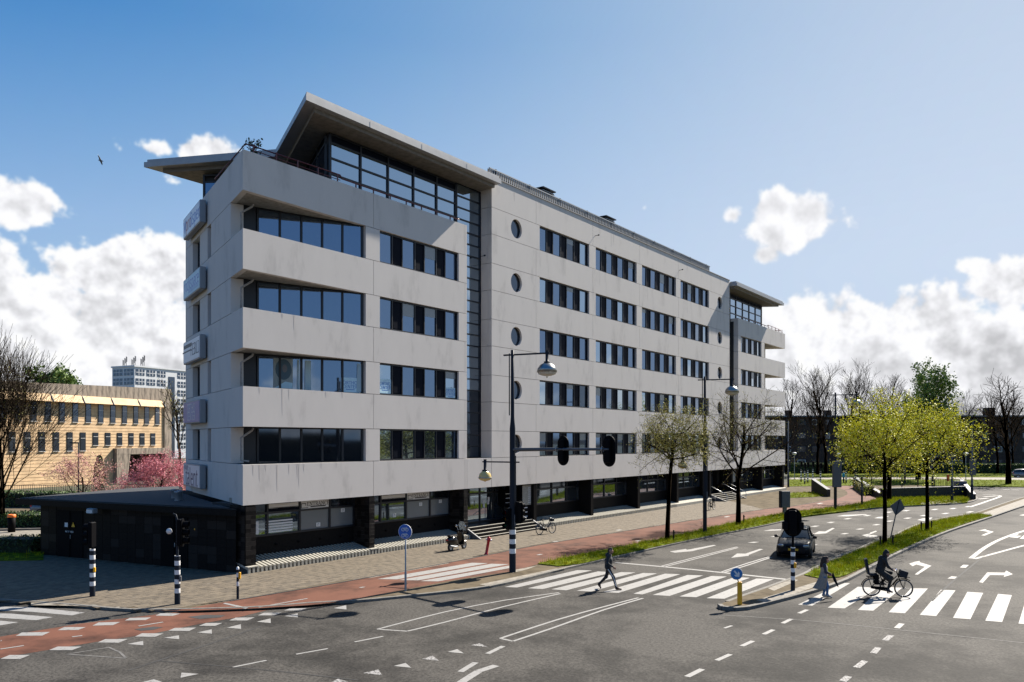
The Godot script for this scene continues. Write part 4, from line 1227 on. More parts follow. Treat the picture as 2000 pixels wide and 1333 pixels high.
		var w := rng.randf_range(0.02, 0.05)
		part(office, "dirt_streak", MB.new().plate(P2([[-w, 0], [w, 0], [w * 0.7, -q[2] * 0.6], [w * 0.2, -q[2]], [-w * 0.4, -q[2] * 0.7]]), 0.002, at(Vector3(q[0], yt, 0.001))).mesh(), M.stain)
	# dark emblem of slanting strokes on the lowest band by the far entrance
	var em := MB.new()
	for i in 9: em.box(Vector3(59.2 + i * 0.3, 4.1 + 0.06 * sin(i * 0.8), 0.006), Vector3(0.12, 0.5 - absf(i - 4) * 0.05, 0.008), Basis(Vector3(0, 0, 1), -0.25))
	part(office, "wall_emblem", em.mesh(), M.sign_back)
	# window posters on the second office floor
	for p in [[0, 4, 1.1, 0.62, 0.42], [1, 0, 0.94, 0.6, 0.42], [1, 6, 0.94, 0.5, 0.37]]:
		var bd: MeshInstance3D
		if p[0] == 0:
			var a := Vector2(1.55, -2.18)
			var d := Vector2(7.62, -0.2) - a
			var c := a + d * 0.885
			bd = part(office, "window_poster", shared_box(Vector3(1.0, 0.78, 0.01)), M.poster, Transform3D(Basis(Vector3.UP, atan2(-d.y, d.x)), Vector3(c.x, sill(1) + 0.43, c.y + 0.02)))
		else:
			bd = part(office, "window_poster", shared_box(Vector3(0.9, 0.78 if p[1] == 0 else 0.6, 0.01)), M.poster, at(Vector3(8.79 + 0.49 if p[1] == 0 else 15.31 - 0.49, sill(1) + 0.5 - (0.1 if p[1] else 0.0), -0.18)))
		part(bd, "lettering", text_mesh("ORTHO", 0.18, "Droid Sans"), M.blue_sign, at(Vector3(0, 0.12, 0.008)))
		part(bd, "lettering", text_mesh("CENTER", 0.18, "Droid Sans"), M.blue_sign, at(Vector3(0, -0.09, 0.008)))
		part(bd, "lettering", MB.new().box(Vector3(0, -0.24, 0.006), Vector3(0.5, 0.03, 0.003)).mesh(), M.blue_sign)
	# curtains and a portrait poster behind the slanted glazing of that floor
	var a := Vector2(1.55, -2.18)
	var d := Vector2(7.62, -0.2) - a
	var turn := atan2(-d.y, d.x)
	for q in [[0.44, 0.12, 0.1], [0.52, 0.34, 0.3], [0.965, 0.3, 0.22]]:
		var c: Vector2 = a + d * q[0]
		var cu := MB.new()
		cu.plate(P2([[-q[1] / 2, 0.0], [q[1] / 2, 0.0], [q[2] / 2, 1.5], [-q[2] / 2, 1.5]]), 0.01, Transform3D.IDENTITY)
		part(office, "curtain", cu.mesh(), M.curtain, at(Vector3(c.x, sill(1) + 0.08, c.y + 0.03), turn))
	var c2: Vector2 = a + d * 0.318
	var po := part(office, "portrait_poster", shared_box(Vector3(1.0, 1.5, 0.01)), M.poster_dull, at(Vector3(c2.x, sill(1) + 0.86, c2.y + 0.02), turn))
	var hair := PackedVector2Array()
	for i in 20: hair.append(Vector2(0.42 * cos(TAU * i / 20.0), 0.15 + 0.52 * sin(TAU * i / 20.0)))
	part(po, "portrait_print", MB.new().plate(hair, 0.004, at(Vector3(0.02, 0.05, 0.006))).mesh(), M.print_dark)
	var face := PackedVector2Array()
	for i in 16: face.append(Vector2(0.13 * cos(TAU * i / 16.0), 0.2 * sin(TAU * i / 16.0)))
	part(po, "portrait_print", MB.new().plate(face, 0.004, at(Vector3(0.08, 0.25, 0.012))).mesh(), M.print_skin)
	part(po, "portrait_print", MB.new().plate(P2([[-0.48, -0.74], [0.48, -0.74], [0.48, -0.45], [0.1, -0.4], [-0.3, -0.65]]), 0.004, at(Vector3(0, 0, 0.012))).mesh(), M.poster)

func text_mesh(s: String, h: float, font: String) -> Mesh:
	var t := TextMesh.new()
	t.text = s
	var f := SystemFont.new()
	f.font_names = PackedStringArray([font])
	t.font = f
	t.font_size = 64
	t.pixel_size = h / 46.0
	t.depth = 0.004
	return t

# ---------------------------------------------------------------- plants
class Plant:
	var v := PackedVector3Array()
	var n := PackedVector3Array()
	var c := PackedColorArray()
	var lv := PackedVector3Array()
	var ln := PackedVector3Array()
	var lc := PackedColorArray()
	var r := RandomNumberGenerator.new()
	var leaf := 0.1
	var leaves_at_tip := 6
	var spread := 0.3
	var up := 0.15
	var kids := [7, 5, 4]
	var ratio := 0.62
	var angle := 0.8
	var wob := 0.12
	var min_r := 0.006
	var tone := 0.4
	var start_at := 0.3
	var thin := 0.4
	var ratio0 := 0.0
	func limb(path: Array, r0: float, r1: float, sides: int) -> void:
		var ringp: Array[Vector3] = []
		var side := Vector3.ZERO
		for i in path.size():
			var a: Vector3 = path[max(i - 1, 0)]
			var b: Vector3 = path[min(i + 1, path.size() - 1)]
			var d := (b - a).normalized()
			if side == Vector3.ZERO: side = d.cross(Vector3(0.3, 0.2, 1)).normalized()
			side = (side - d * side.dot(d)).normalized()
			var u := d.cross(side)
			var rad := lerpf(r0, r1, float(i) / (path.size() - 1))
			var ring: Array[Vector3] = []
			for j in sides:
				var t := TAU * j / sides
				ring.append(path[i] + (side * cos(t) + u * sin(t)) * rad)
			if i > 0:
				for j in sides:
					var k := (j + 1) % sides
					var nj: Vector3 = (ring[j] - path[i]).normalized()
					var nk: Vector3 = (ring[k] - path[i]).normalized()
					v.append_array([ringp[j], ringp[k], ring[k], ringp[j], ring[k], ring[j]])
					n.append_array([nj, nk, nk, nj, nk, nj])
			ringp = ring
	func rdir(s := 1.0) -> Vector3:
		return Vector3(r.randf_range(-1, 1), r.randf_range(-1, 1), r.randf_range(-1, 1)) * s
	func put_leaf(p: Vector3, s: float) -> void:
		var a := rdir().normalized()
		var b := a.cross(rdir().normalized()).normalized()
		a *= s
		b *= s * 0.6
		var nn := a.cross(b).normalized()
		var g := 1.0 + r.randf_range(-tone, tone)
		var col := Color(g * r.randf_range(0.9, 1.1), g, g * r.randf_range(0.8, 1.1))
		lv.append_array([p - a, p + b, p + a, p - a, p + a, p - b])
		for q in 6:
			ln.append(nn)
			lc.append(col)
	func grow(p: Vector3, d: Vector3, l: float, rad: float, depth: int) -> void:
		var segs := 4 if depth < 2 else 3
		var path := [p]
		var q := p
		var dd := d
		for i in segs:
			dd = (dd + rdir(wob) + Vector3.UP * up * (0.3 if depth == 0 else 1.0)).normalized()
			q += dd * l / segs
			path.append(q)
		limb(path, rad, maxf(rad * 0.55, min_r), 8 if depth == 0 else (5 if depth == 1 else 3))
		if depth >= kids.size():
			for i in leaves_at_tip:
				var t := r.randf()
				var a: Vector3 = path[int(t * segs)]
				put_leaf(a.lerp(path[mini(int(t * segs) + 1, segs)], fmod(t * segs, 1.0)) + rdir(spread), leaf * r.randf_range(0.6, 1.3))
			return
		var num: int = kids[depth]
		for i in num:
			var t := lerpf(start_at if depth == 0 else 0.25, 1.0, (i + r.randf() * 0.7) / num)
			var k := mini(int(t * segs), segs - 1)
			var a: Vector3 = path[k]
			var b: Vector3 = path[k + 1]
			var sp := a.lerp(b, t * segs - k)
			var axis := (b - a).normalized()
			var roll := (i * 2.4 + r.randf() * 1.2)
			var s := axis.cross(Vector3(0.31, 0.1, 0.95)).normalized().rotated(axis, roll)
			var ang := angle * r.randf_range(0.7, 1.25)
			var nd := (axis * cos(ang) + s * sin(ang)).normalized()
			grow(sp, nd, l * (ratio0 if depth == 0 and ratio0 > 0 else ratio) * r.randf_range(0.7, 1.15) * (1.25 - 0.45 * t), maxf(rad * thin * (1.2 - 0.5 * t), min_r), depth + 1)
	func wood() -> ArrayMesh: return pack(v, n, PackedColorArray())
	func foliage() -> ArrayMesh: return pack(lv, ln, lc)
	func pack(a: PackedVector3Array, b: PackedVector3Array, col: PackedColorArray) -> ArrayMesh:
		var arr := []
		arr.resize(Mesh.ARRAY_MAX)
		arr[Mesh.ARRAY_VERTEX] = a
		arr[Mesh.ARRAY_NORMAL] = b
		if col.size(): arr[Mesh.ARRAY_COLOR] = col
		var m := ArrayMesh.new()
		m.add_surface_from_arrays(Mesh.PRIMITIVE_TRIANGLES, arr)
		return m

# a tree: clear stem, then limbs from the fork up
func plant_tree(called: String, label: String, where: Vector3, o: Dictionary, bark: String, leaf_mat: String, group := "") -> Node3D:
	var t := thing(called, label, "tree", where, 0.0, group)
	var p := Plant.new()
	p.r.seed = o.get("seed", 1)
	for k in o:
		if k in ["leaf", "leaves_at_tip", "spread", "up", "kids", "ratio", "angle", "wob", "min_r", "tone", "start_at", "thin", "ratio0"]: p.set(k, o[k])
	var fork: float = o.fork
	var h: float = o.h
	var rad: float = o.rad
	# stem
	var st := Plant.new()
	st.r.seed = p.r.seed + 9
	var lean := Vector3(o.get("lean", 0.0), 0, 0)
	st.limb([Vector3(0, -0.1, 0), Vector3(0.01, 0.12, 0), lean * 0.3 + Vector3(0.02, fork * 0.5, 0.02), lean + Vector3(0, fork, 0)], rad * 1.35, rad * 0.85, 10)
	var stem_mesh := st.wood()
	part(t, "trunk", stem_mesh, M[bark])
	p.grow(lean + Vector3(0, fork - 0.05, 0), Vector3.UP, h - fork, rad * 0.85, 0)
	part(t, "limbs", p.wood(), M[bark])
	if p.lv.size(): part(t, "crown", p.foliage(), M[leaf_mat])
	return t

func leaf_block(size: Vector3, count: int, leaf: float, seed_: int) -> Mesh:
	# leaves over the faces and edges of a clipped hedge
	var p := Plant.new()
	p.r.seed = seed_
	p.tone = 0.45
	for i in count:
		var q := Vector3(p.r.randf_range(-0.5, 0.5), p.r.randf_range(0, 1), p.r.randf_range(-0.5, 0.5)) * size
		match p.r.randi() % 4:
			0: q.z = size.z * 0.5 + p.r.randf_range(-0.08, 0.05)
			1: q.y = size.y + p.r.randf_range(-0.1, 0.06)
			2: q.x = size.x * (0.5 if p.r.randf() < 0.5 else -0.5)
			3: q.z = size.z * 0.5 + p.r.randf_range(-0.15, 0.02)
		p.put_leaf(q, leaf * p.r.randf_range(0.6, 1.3))
	return p.foliage()

func hedge(label: String, a: Vector3, b: Vector3, h: float, w: float, count: int, leaf: float, m := "leaf_dark", called := "hedge", group := "") -> void:
	var d := b - a
	var t := thing(called, label, "hedge", (a + b) * 0.5, atan2(-d.z, d.x), group)
	var l := Vector2(d.x, d.z).length()
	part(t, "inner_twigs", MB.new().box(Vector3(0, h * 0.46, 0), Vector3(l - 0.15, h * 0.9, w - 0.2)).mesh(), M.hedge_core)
	part(t, "foliage", leaf_block(Vector3(l, h, w), count, leaf, int(absf(a.x * 7)) + 3), M[m])

func make_grass() -> void:
	rng.seed = 77
	var st := MB.new()
	for i in 7:
		var a := TAU * i / 7.0 + 0.3
		var o := Vector3(cos(a), 0, sin(a)) * 0.05
		var s := Vector3(-sin(a), 0, cos(a)) * 0.011
		var tip := o * 2.2 + Vector3(0, 0.10 + 0.05 * (i % 3), 0)
		st.tri(o - s, tip, o + s)
	var tuft := st.mesh()
	var mm := MultiMesh.new()
	mm.transform_format = MultiMesh.TRANSFORM_3D
	mm.use_colors = true
	mm.mesh = tuft
	var list := []
	var cols := []
	var n := FastNoiseLite.new()
	n.frequency = 0.35
	for z in [[verge_poly, PAV + 0.05, 24.0], [median_grass, 0.15, 30.0], [far_lawns[0], 0.12, 2.0], [far_lawns[1], 0.12, 0.7], [far_lawns[2], 0.12, 6.0], [far_lawns[3], 0.12, 18.0], [far_lawns[4], 0.12, 4.0]]:
		var poly: PackedVector2Array = z[0]
		var bb := Rect2(poly[0], Vector2.ZERO)
		for q in poly: bb = bb.expand(q)
		var tries := int(bb.get_area() * z[2])
		if tries > 90000: tries = 90000
		for k in tries:
			var q := bb.position + Vector2(rng.randf(), rng.randf()) * bb.size
			if not Geometry2D.is_point_in_polygon(q, poly): continue
			var g := n.get_noise_2d(q.x * 4, q.y * 4)
			if g < -0.35 and rng.randf() < 0.7: continue
			var s := rng.randf_range(0.7, 1.5) * (1.0 + g * 0.5)
			list.append(Transform3D(Basis(Vector3.UP, rng.randf() * TAU).scaled(Vector3(1.3, s, 1.3)), Vector3(q.x, z[1] - 0.01, q.y)))
			var b := rng.randf_range(0.55, 1.3)
			cols.append(Color(b * (1.0 + 0.5 * clampf(g, 0, 1)), b, b * 0.9))
	mm.instance_count = list.size()
	for k in list.size():
		mm.set_instance_transform(k, list[k])
		mm.set_instance_color(k, cols[k])
	var mi := MultiMeshInstance3D.new()
	mi.name = "grass"
	mi.multimesh = mm
	mi.material_override = M.grass_blade
	tag(mi, "bright green mown grass on the verge, median and lawns", "grass", "", "stuff")
	add_child(mi)

func make_trees() -> void:
	var G := "young street trees in the grass strips"
	# verge trees, coming into bud
	plant_tree("street_tree", "bare budding tree on verge nearest the walking man", survey(1303, 1055, 0.13), {"seed": 4, "fork": 4.6, "h": 6.5, "rad": 0.125, "kids": [13, 9, 7], "ratio0": 1.15, "ratio": 0.62, "angle": 1.1, "up": 0.05, "leaf": 0.042, "leaves_at_tip": 13, "spread": 0.14, "wob": 0.17, "lean": 0.25, "start_at": 0.0, "min_r": 0.006, "thin": 0.44}, "bark", "leaf_bud", G)
	plant_tree("street_tree", "wide bare tree with low limbs in front of the far entrance steps", survey(1442, 1025, 0.13), {"seed": 9, "fork": 3.0, "h": 7.2, "rad": 0.16, "kids": [15, 9, 8], "ratio0": 0.8, "ratio": 0.58, "angle": 1.05, "up": 0.07, "leaf": 0.04, "leaves_at_tip": 4, "spread": 0.14, "wob": 0.13, "start_at": 0.0, "min_r": 0.006, "thin": 0.38}, "bark", "leaf_bud", G)
	plant_tree("street_tree", "lime green young tree on the median beside the leaning sign", survey(1728, 1065, 0.15), {"seed": 12, "fork": 4.1, "h": 6.6, "rad": 0.11, "kids": [15, 9, 7], "ratio0": 1.05, "ratio": 0.6, "angle": 1.15, "up": 0.04, "leaf": 0.055, "leaves_at_tip": 12, "spread": 0.16, "wob": 0.15, "start_at": 0.0, "thin": 0.44}, "bark", "leaf_lime", G)
	plant_tree("street_tree", "lime green young tree on the median farther from the zebra crossing", survey(1811, 1037, 0.15), {"seed": 15, "fork": 3.8, "h": 6.6, "rad": 0.115, "kids": [15, 9, 7], "ratio0": 1.05, "ratio": 0.6, "angle": 1.15, "up": 0.04, "leaf": 0.06, "leaves_at_tip": 12, "spread": 0.18, "wob": 0.15, "start_at": 0.0, "thin": 0.44}, "bark", "leaf_lime", G)
	plant_tree("street_tree", "slender green tree rooted in the far verge by the fence", survey(1737, 978, 0.13), {"seed": 17, "fork": 4.0, "h": 9.0, "rad": 0.2, "kids": [9, 5, 5], "ratio": 0.62, "angle": 0.9, "up": 0.08, "leaf": 0.10, "leaves_at_tip": 9, "spread": 0.35, "start_at": 0.05}, "bark_pale", "leaf_lime", G)
	plant_tree("leafy_tree", "large round leafy green tree rising above the brick flats", Vector3(63.5, 0, -128.0), {"seed": 21, "fork": 3.5, "h": 13.4, "rad": 0.35, "kids": [13, 7, 6], "ratio": 0.56, "angle": 0.8, "up": 0.16, "leaf": 0.20, "leaves_at_tip": 14, "spread": 0.45, "start_at": 0.0}, "bark", "leaf_green")
	# big vase-shaped bare tree at the left edge
	plant_tree("bare_tree", "bare vase shaped tree at left edge beside the orange topped bin", Vector3(-35.8, 0.1, -57.5), {"seed": 31, "fork": 1.7, "h": 7.2, "rad": 0.18, "kids": [18, 10, 9], "ratio": 0.80, "angle": 0.55, "up": 0.15, "leaf": 0.04, "leaves_at_tip": 1, "wob": 0.09, "start_at": 0.0, "min_r": 0.010, "thin": 0.34}, "bark", "leaf_bud")
	plant_tree("cherry_tree", "sparse pink cherry tree left, in front of the beige office", Vector3(-32.3, 0.0, -61.5), {"seed": 41, "fork": 1.4, "h": 5.2, "rad": 0.14, "kids": [8, 6, 5], "ratio": 0.75, "angle": 0.8, "up": 0.05, "leaf": 0.06, "leaves_at_tip": 26, "spread": 0.2, "start_at": 0.0}, "bark", "blossom_pale", "blossoming cherry trees behind the annex").scale = Vector3(0.72, 0.66, 0.72)
	plant_tree("cherry_tree", "full pink blossoming cherry tree beside the end wall of the block", Vector3(-26.9, 0.0, -62.0), {"seed": 43, "fork": 1.4, "h": 5.6, "rad": 0.16, "kids": [10, 7, 6], "ratio": 0.78, "angle": 0.9, "up": 0.02, "leaf": 0.075, "leaves_at_tip": 40, "spread": 0.26, "start_at": 0.0}, "bark", "blossom", "blossoming cherry trees behind the annex").scale = Vector3(0.66, 0.62, 0.66)
	# skyline trees at left
	var bt := plant_tree("background_tree", "round green tree peeping above the beige roof, left one", Vector3(-95.0, 0, -165.0), {"seed": 51, "fork": 6.0, "h": 17.0, "rad": 0.5, "kids": [12, 7, 6], "ratio": 0.52, "angle": 0.75, "up": 0.18, "leaf": 0.34, "leaves_at_tip": 11, "spread": 0.7, "start_at": 0.0}, "bark", "leaf_green", "trees behind the beige office")
	copy(bt, Vector3(-88.0, 0, -165.0), 2.0, "second round green tree above the beige roof, nearer the white tower", "trees behind the beige office").scale = Vector3(1.0, 0.93, 1.0)
	var bb := plant_tree("background_tree", "thin bare tree between the two green ones above beige roof", Vector3(-92.0, 0, -150.0), {"seed": 53, "fork": 6.0, "h": 18.0, "rad": 0.3, "kids": [9, 6, 5], "ratio": 0.45, "angle": 0.5, "up": 0.2, "leaves_at_tip": 0, "min_r": 0.03, "start_at": 0.1}, "bark_pale", "leaf_bud", "trees behind the beige office")
	var bw := plant_tree("background_tree", "pale bare tree in front of the white tower base", Vector3(-40.6, 0, -100.0), {"seed": 57, "fork": 3.0, "h": 10.0, "rad": 0.2, "kids": [10, 6, 5], "ratio": 0.5, "angle": 0.55, "up": 0.15, "leaves_at_tip": 1, "leaf": 0.1, "min_r": 0.02}, "bark_pale", "leaf_bud", "trees behind the beige office")
	# bare trees before the brick flats
	var kinds := []
	for k in 3:
		kinds.append({"seed": 61 + k, "fork": 3.5, "h": 14.0, "rad": 0.26, "kids": [13, 8, 7], "ratio": 0.52, "angle": 0.62, "up": 0.14, "leaves_at_tip": 0, "thin": 0.36, "min_r": 0.016, "start_at": 0.0})
	const ORD := ["first", "second", "third", "fourth", "fifth", "sixth", "seventh", "eighth", "ninth", "tenth", "eleventh", "twelfth", "thirteenth", "fourteenth", "fifteenth"]
	var protos := []
	var sp := [[54.5, -146.0, 1.0, "bare tree right of the office end wall, nearest to it"], [57.5, -150.0, 1.12, ""], [61.0, -147.0, 1.0, ""], [64.5, -151.0, 1.1, ""], [68.0, -147.0, 0.95, ""], [71.5, -152.0, 1.05, ""], [75.0, -149.0, 0.9, ""], [79.0, -153.0, 1.0, ""], [89.0, -150.0, 0.88, ""], [93.0, -152.0, 0.8, ""], [97.0, -149.0, 0.9, ""], [101.5, -151.0, 0.85, ""], [84.0, -152.0, 0.82, ""], [106.0, -150.0, 0.9, ""], [51.0, -152.0, 1.0, ""]]
	for i in sp.size():
		var s: Array = sp[i]
		var rank := 0
		for o in sp: rank += int(o[0] / -o[1] < s[0] / -s[1])
		var lab: String = ORD[rank] + " leafless tree from the office end, before the brick flats"
		var t: Node3D
		if i < 3:
			t = plant_tree("leafless_tree", lab, Vector3(s[0], 0, s[1]), kinds[i], "bark", "leaf_bud", "leafless trees before the brick flats")
			protos.append(t)
		else:
			t = copy(protos[i % 3], Vector3(s[0], 0, s[1]), i * 1.7, lab, "leafless trees before the brick flats")
		t.scale = Vector3.ONE * s[2]
	# single trunk on the far lawn, right
	plant_tree("leafless_tree", "lone bare tree on the far lawn near the right edge", survey(1970, 946, 0.12), {"seed": 71, "fork": 3.6, "h": 11.5, "rad": 0.34, "kids": [11, 7, 6], "ratio": 0.6, "angle": 0.85, "up": 0.08, "leaves_at_tip": 0, "min_r": 0.02, "start_at": 0.0}, "bark", "leaf_bud")
	# hedges
	hedge("long clipped dark hedge before the brick flats, left stretch", Vector3(52, 0.1, -152), Vector3(84, 0.1, -152), 1.9, 1.2, 5000, 0.12, "ivy", "hedge", "clipped hedges before the flats")
	hedge("clipped dark hedge before the brick flats, right stretch", Vector3(84.8, 0.1, -152), Vector3(97.5, 0.1, -150), 1.8, 1.2, 2600, 0.12, "ivy", "hedge", "clipped hedges before the flats")
	hedge("low ivy bed behind the kerb by the orange topped bin", Vector3(-48, 0.1, -58.0), Vector3(-31.0, 0.1, -58.5), 0.9, 2.4, 5200, 0.09, "ivy", "ivy_bed")
	hedge("yellow flowering hedge behind the annex roof", Vector3(-33.5, 0, -72), Vector3(-26.0, 0, -74), 1.7, 1.0, 2200, 0.09, "leaf_yellow", "flowering_hedge")
	hedge("mid green hedge beyond the parked cars", Vector3(-47, 0, -75), Vector3(-34, 0, -74), 1.5, 1.2, 2400, 0.1, "ivy", "hedge", "clipped hedges")
	hedge("dark shrub bed in shadow at the left end of the annex", Vector3(-38, 0.1, -45.5), Vector3(-25.6, 0.1, -44.5), 0.8, 1.6, 2000, 0.08, "leaf_dark", "shrub_bed")
	hedge("overgrown shrub by the underpass wall", survey(1676, 953, 0.1), survey(1698, 968, 0.1), 1.0, 1.2, 900, 0.09, "leaf_bud", "shrub")
	# potted shrub on the terrace corner
	var pt := thing("terrace_shrub", "small potted evergreen on the terrace corner behind red railing", "plant", office.transform * Vector3(1.35, 18.35, -1.0))
	part(pt, "pot", MB.new().lathe(Vector3.ZERO, [[0.0, 0.0], [0.24, 0.0], [0.32, 0.6], [0.27, 0.6], [0.26, 0.5], [0.0, 0.5]], 14).mesh(), M.sign_back)
	var ps := Plant.new()
	ps.r.seed = 3
	ps.leaf = 0.07; ps.leaves_at_tip = 7; ps.spread = 0.12; ps.kids = [6, 5]; ps.angle = 1.0
	ps.grow(Vector3(0, 0.5, 0), Vector3(-0.2, 1, 0), 1.15, 0.04, 0)
	part(pt, "stems", ps.wood(), M.bark)
	part(pt, "leaves", ps.foliage(), M.leaf_dark)
	# tree stakes
	for s in [[1720, 1069, "left of the near median tree"], [1744, 1067, "right of the near median tree"], [1800, 1038, "left of the second median tree"], [1820, 1035.5, "right of the second median tree"], [1316, 1056, "at the foot of the first verge tree"], [1453, 1023, "at the foot of the second verge tree"]]:
		var k := thing("tree_stake", "short dark timber stake " + s[2], "stake", survey(s[0], s[1], 0.13), 0.0, "tree stakes")
		part(k, "post", MB.new().lathe(Vector3.ZERO, [[0.0, -0.1], [0.05, -0.1], [0.05, 0.58], [0.035, 0.62], [0.0, 0.62]], 8).mesh(), M.bark)
		part(k, "strap", MB.new().box(Vector3(0.02, 0.5, 0), Vector3(0.12, 0.05, 0.11)).mesh(), M.rubber)

# ---------------------------------------------------------------- low annex, signs, street furniture
func ring_path(c: Vector3, r: float, b: Basis, n := 24) -> Array:
	var p := []
	for i in n + 1: p.append(c + b * Vector3(cos(TAU * i / n), sin(TAU * i / n), 0) * r)
	return p

func make_annex() -> void:
	rng.seed = 12
	var w0 := Vector3(-12.6, 0, -37.4)
	var dir := Vector3(-0.8973, 0, -0.4414)
	# own axes: x along the front from the corner, z out
	var t := thing("annex", "low black tiled flat roofed annex in shadow at the foot of the block", "building", w0, atan2(-dir.z, dir.x))
	# x runs to the left seen from outside, so the front faces local -z
	part(t, "wall", MB.new().prism(P2([[0.0, 0.0], [13.9, 0.0], [16.0, 8.6], [15.4, 10.6], [11.5, 7.1]]), 0.0, 2.7).mesh(), M.black_tile)
	var roof := part(t, "roof", MB.new().prism(P2([[-0.35, -0.35], [15.5, -0.35], [18.0, 8.8], [16.8, 12.0], [11.6, 7.2], [0.1, 0.02]]), 2.7, 3.0).mesh(), M.black_tile)
	part(roof, "gravel", MB.new().prism(P2([[0.2, -0.2], [15.3, -0.2], [17.8, 8.8], [16.8, 11.7], [11.6, 7.1]]), 3.0, 3.05).mesh(), M.roof_gravel)
	for p in [[7.6, 3.2], [6.4, 2.5], [6.0, 2.0]]:
		part(roof, "vent_pipe", MB.new().lathe(Vector3(p[0], 3.03, p[1]), [[0.14, 0.0], [0.14, 0.4], [0.17, 0.42], [0.17, 0.5], [0.0, 0.52]], 12).mesh(), M.galv)
	# big wall tiles, a few variants of one slab
	var tile := shared_box(Vector3(0.585, 0.385, 0.02), 0.004)
	for i in 23:
		for j in 7:
			var x := 0.3 + i * 0.6
			if (x > 10.4 and x < 12.6) or (x > 3.0 and x < 4.9): continue
			part(t, "wall_tile", tile, M.black_tile if rng.randf() < 0.7 else M.tile_b, at(Vector3(x, 0.2 + j * 0.4, -0.01)))
	for d in [[11.5, 2.0], [3.95, 1.8]]:
		var o := part(t, "door", MB.new().box(Vector3(d[0], 1.25, -0.0), Vector3(d[1], 2.5, 0.06)).box(Vector3(d[0], 1.25, -0.04), Vector3(0.05, 2.4, 0.04)).mesh(), M.black)
		part(o, "door_handle", MB.new().bar(Vector3(d[0] - 0.12, 1.05, -0.09), Vector3(d[0] - 0.12, 1.25, -0.09), 0.02).mesh(), M.galv)
		if d[0] > 9:
			part(o, "door_notice", shared_box(Vector3(0.24, 0.22, 0.01)), M.white, at(Vector3(11.75, 1.75, -0.05)))
			part(o, "warning_triangle", MB.new().plate(P2([[-0.14, 0], [0.14, 0], [0, 0.24]]), 0.01, at(Vector3(11.2, 1.66, -0.06))).mesh(), M.yellow)
			part(o, "lettering", text_mesh("METERKAST", 0.09, "Droid Sans"), M.white, at(Vector3(11.5, 1.4, -0.05), PI))
	var fl := part(t, "security_light", MB.new().cbox(Vector3(9.15, 2.6, -0.5), Vector3(0.5, 0.26, 0.3), 0.03).bar(Vector3(9.15, 2.72, -0.3), Vector3(9.15, 2.75, 0.0), 0.03).mesh(), M.galv)
	part(fl, "lens", shared_box(Vector3(0.4, 0.16, 0.02)), M.white, at(Vector3(9.15, 2.58, -0.66)))
	part(t, "door_bell", MB.new().lathe(Vector3(2.6, 1.95, -0.02), [[0.0, 0.03], [0.04, 0.0]], 10, Basis(Vector3.RIGHT, -PI / 2)).mesh(), M.yellow)

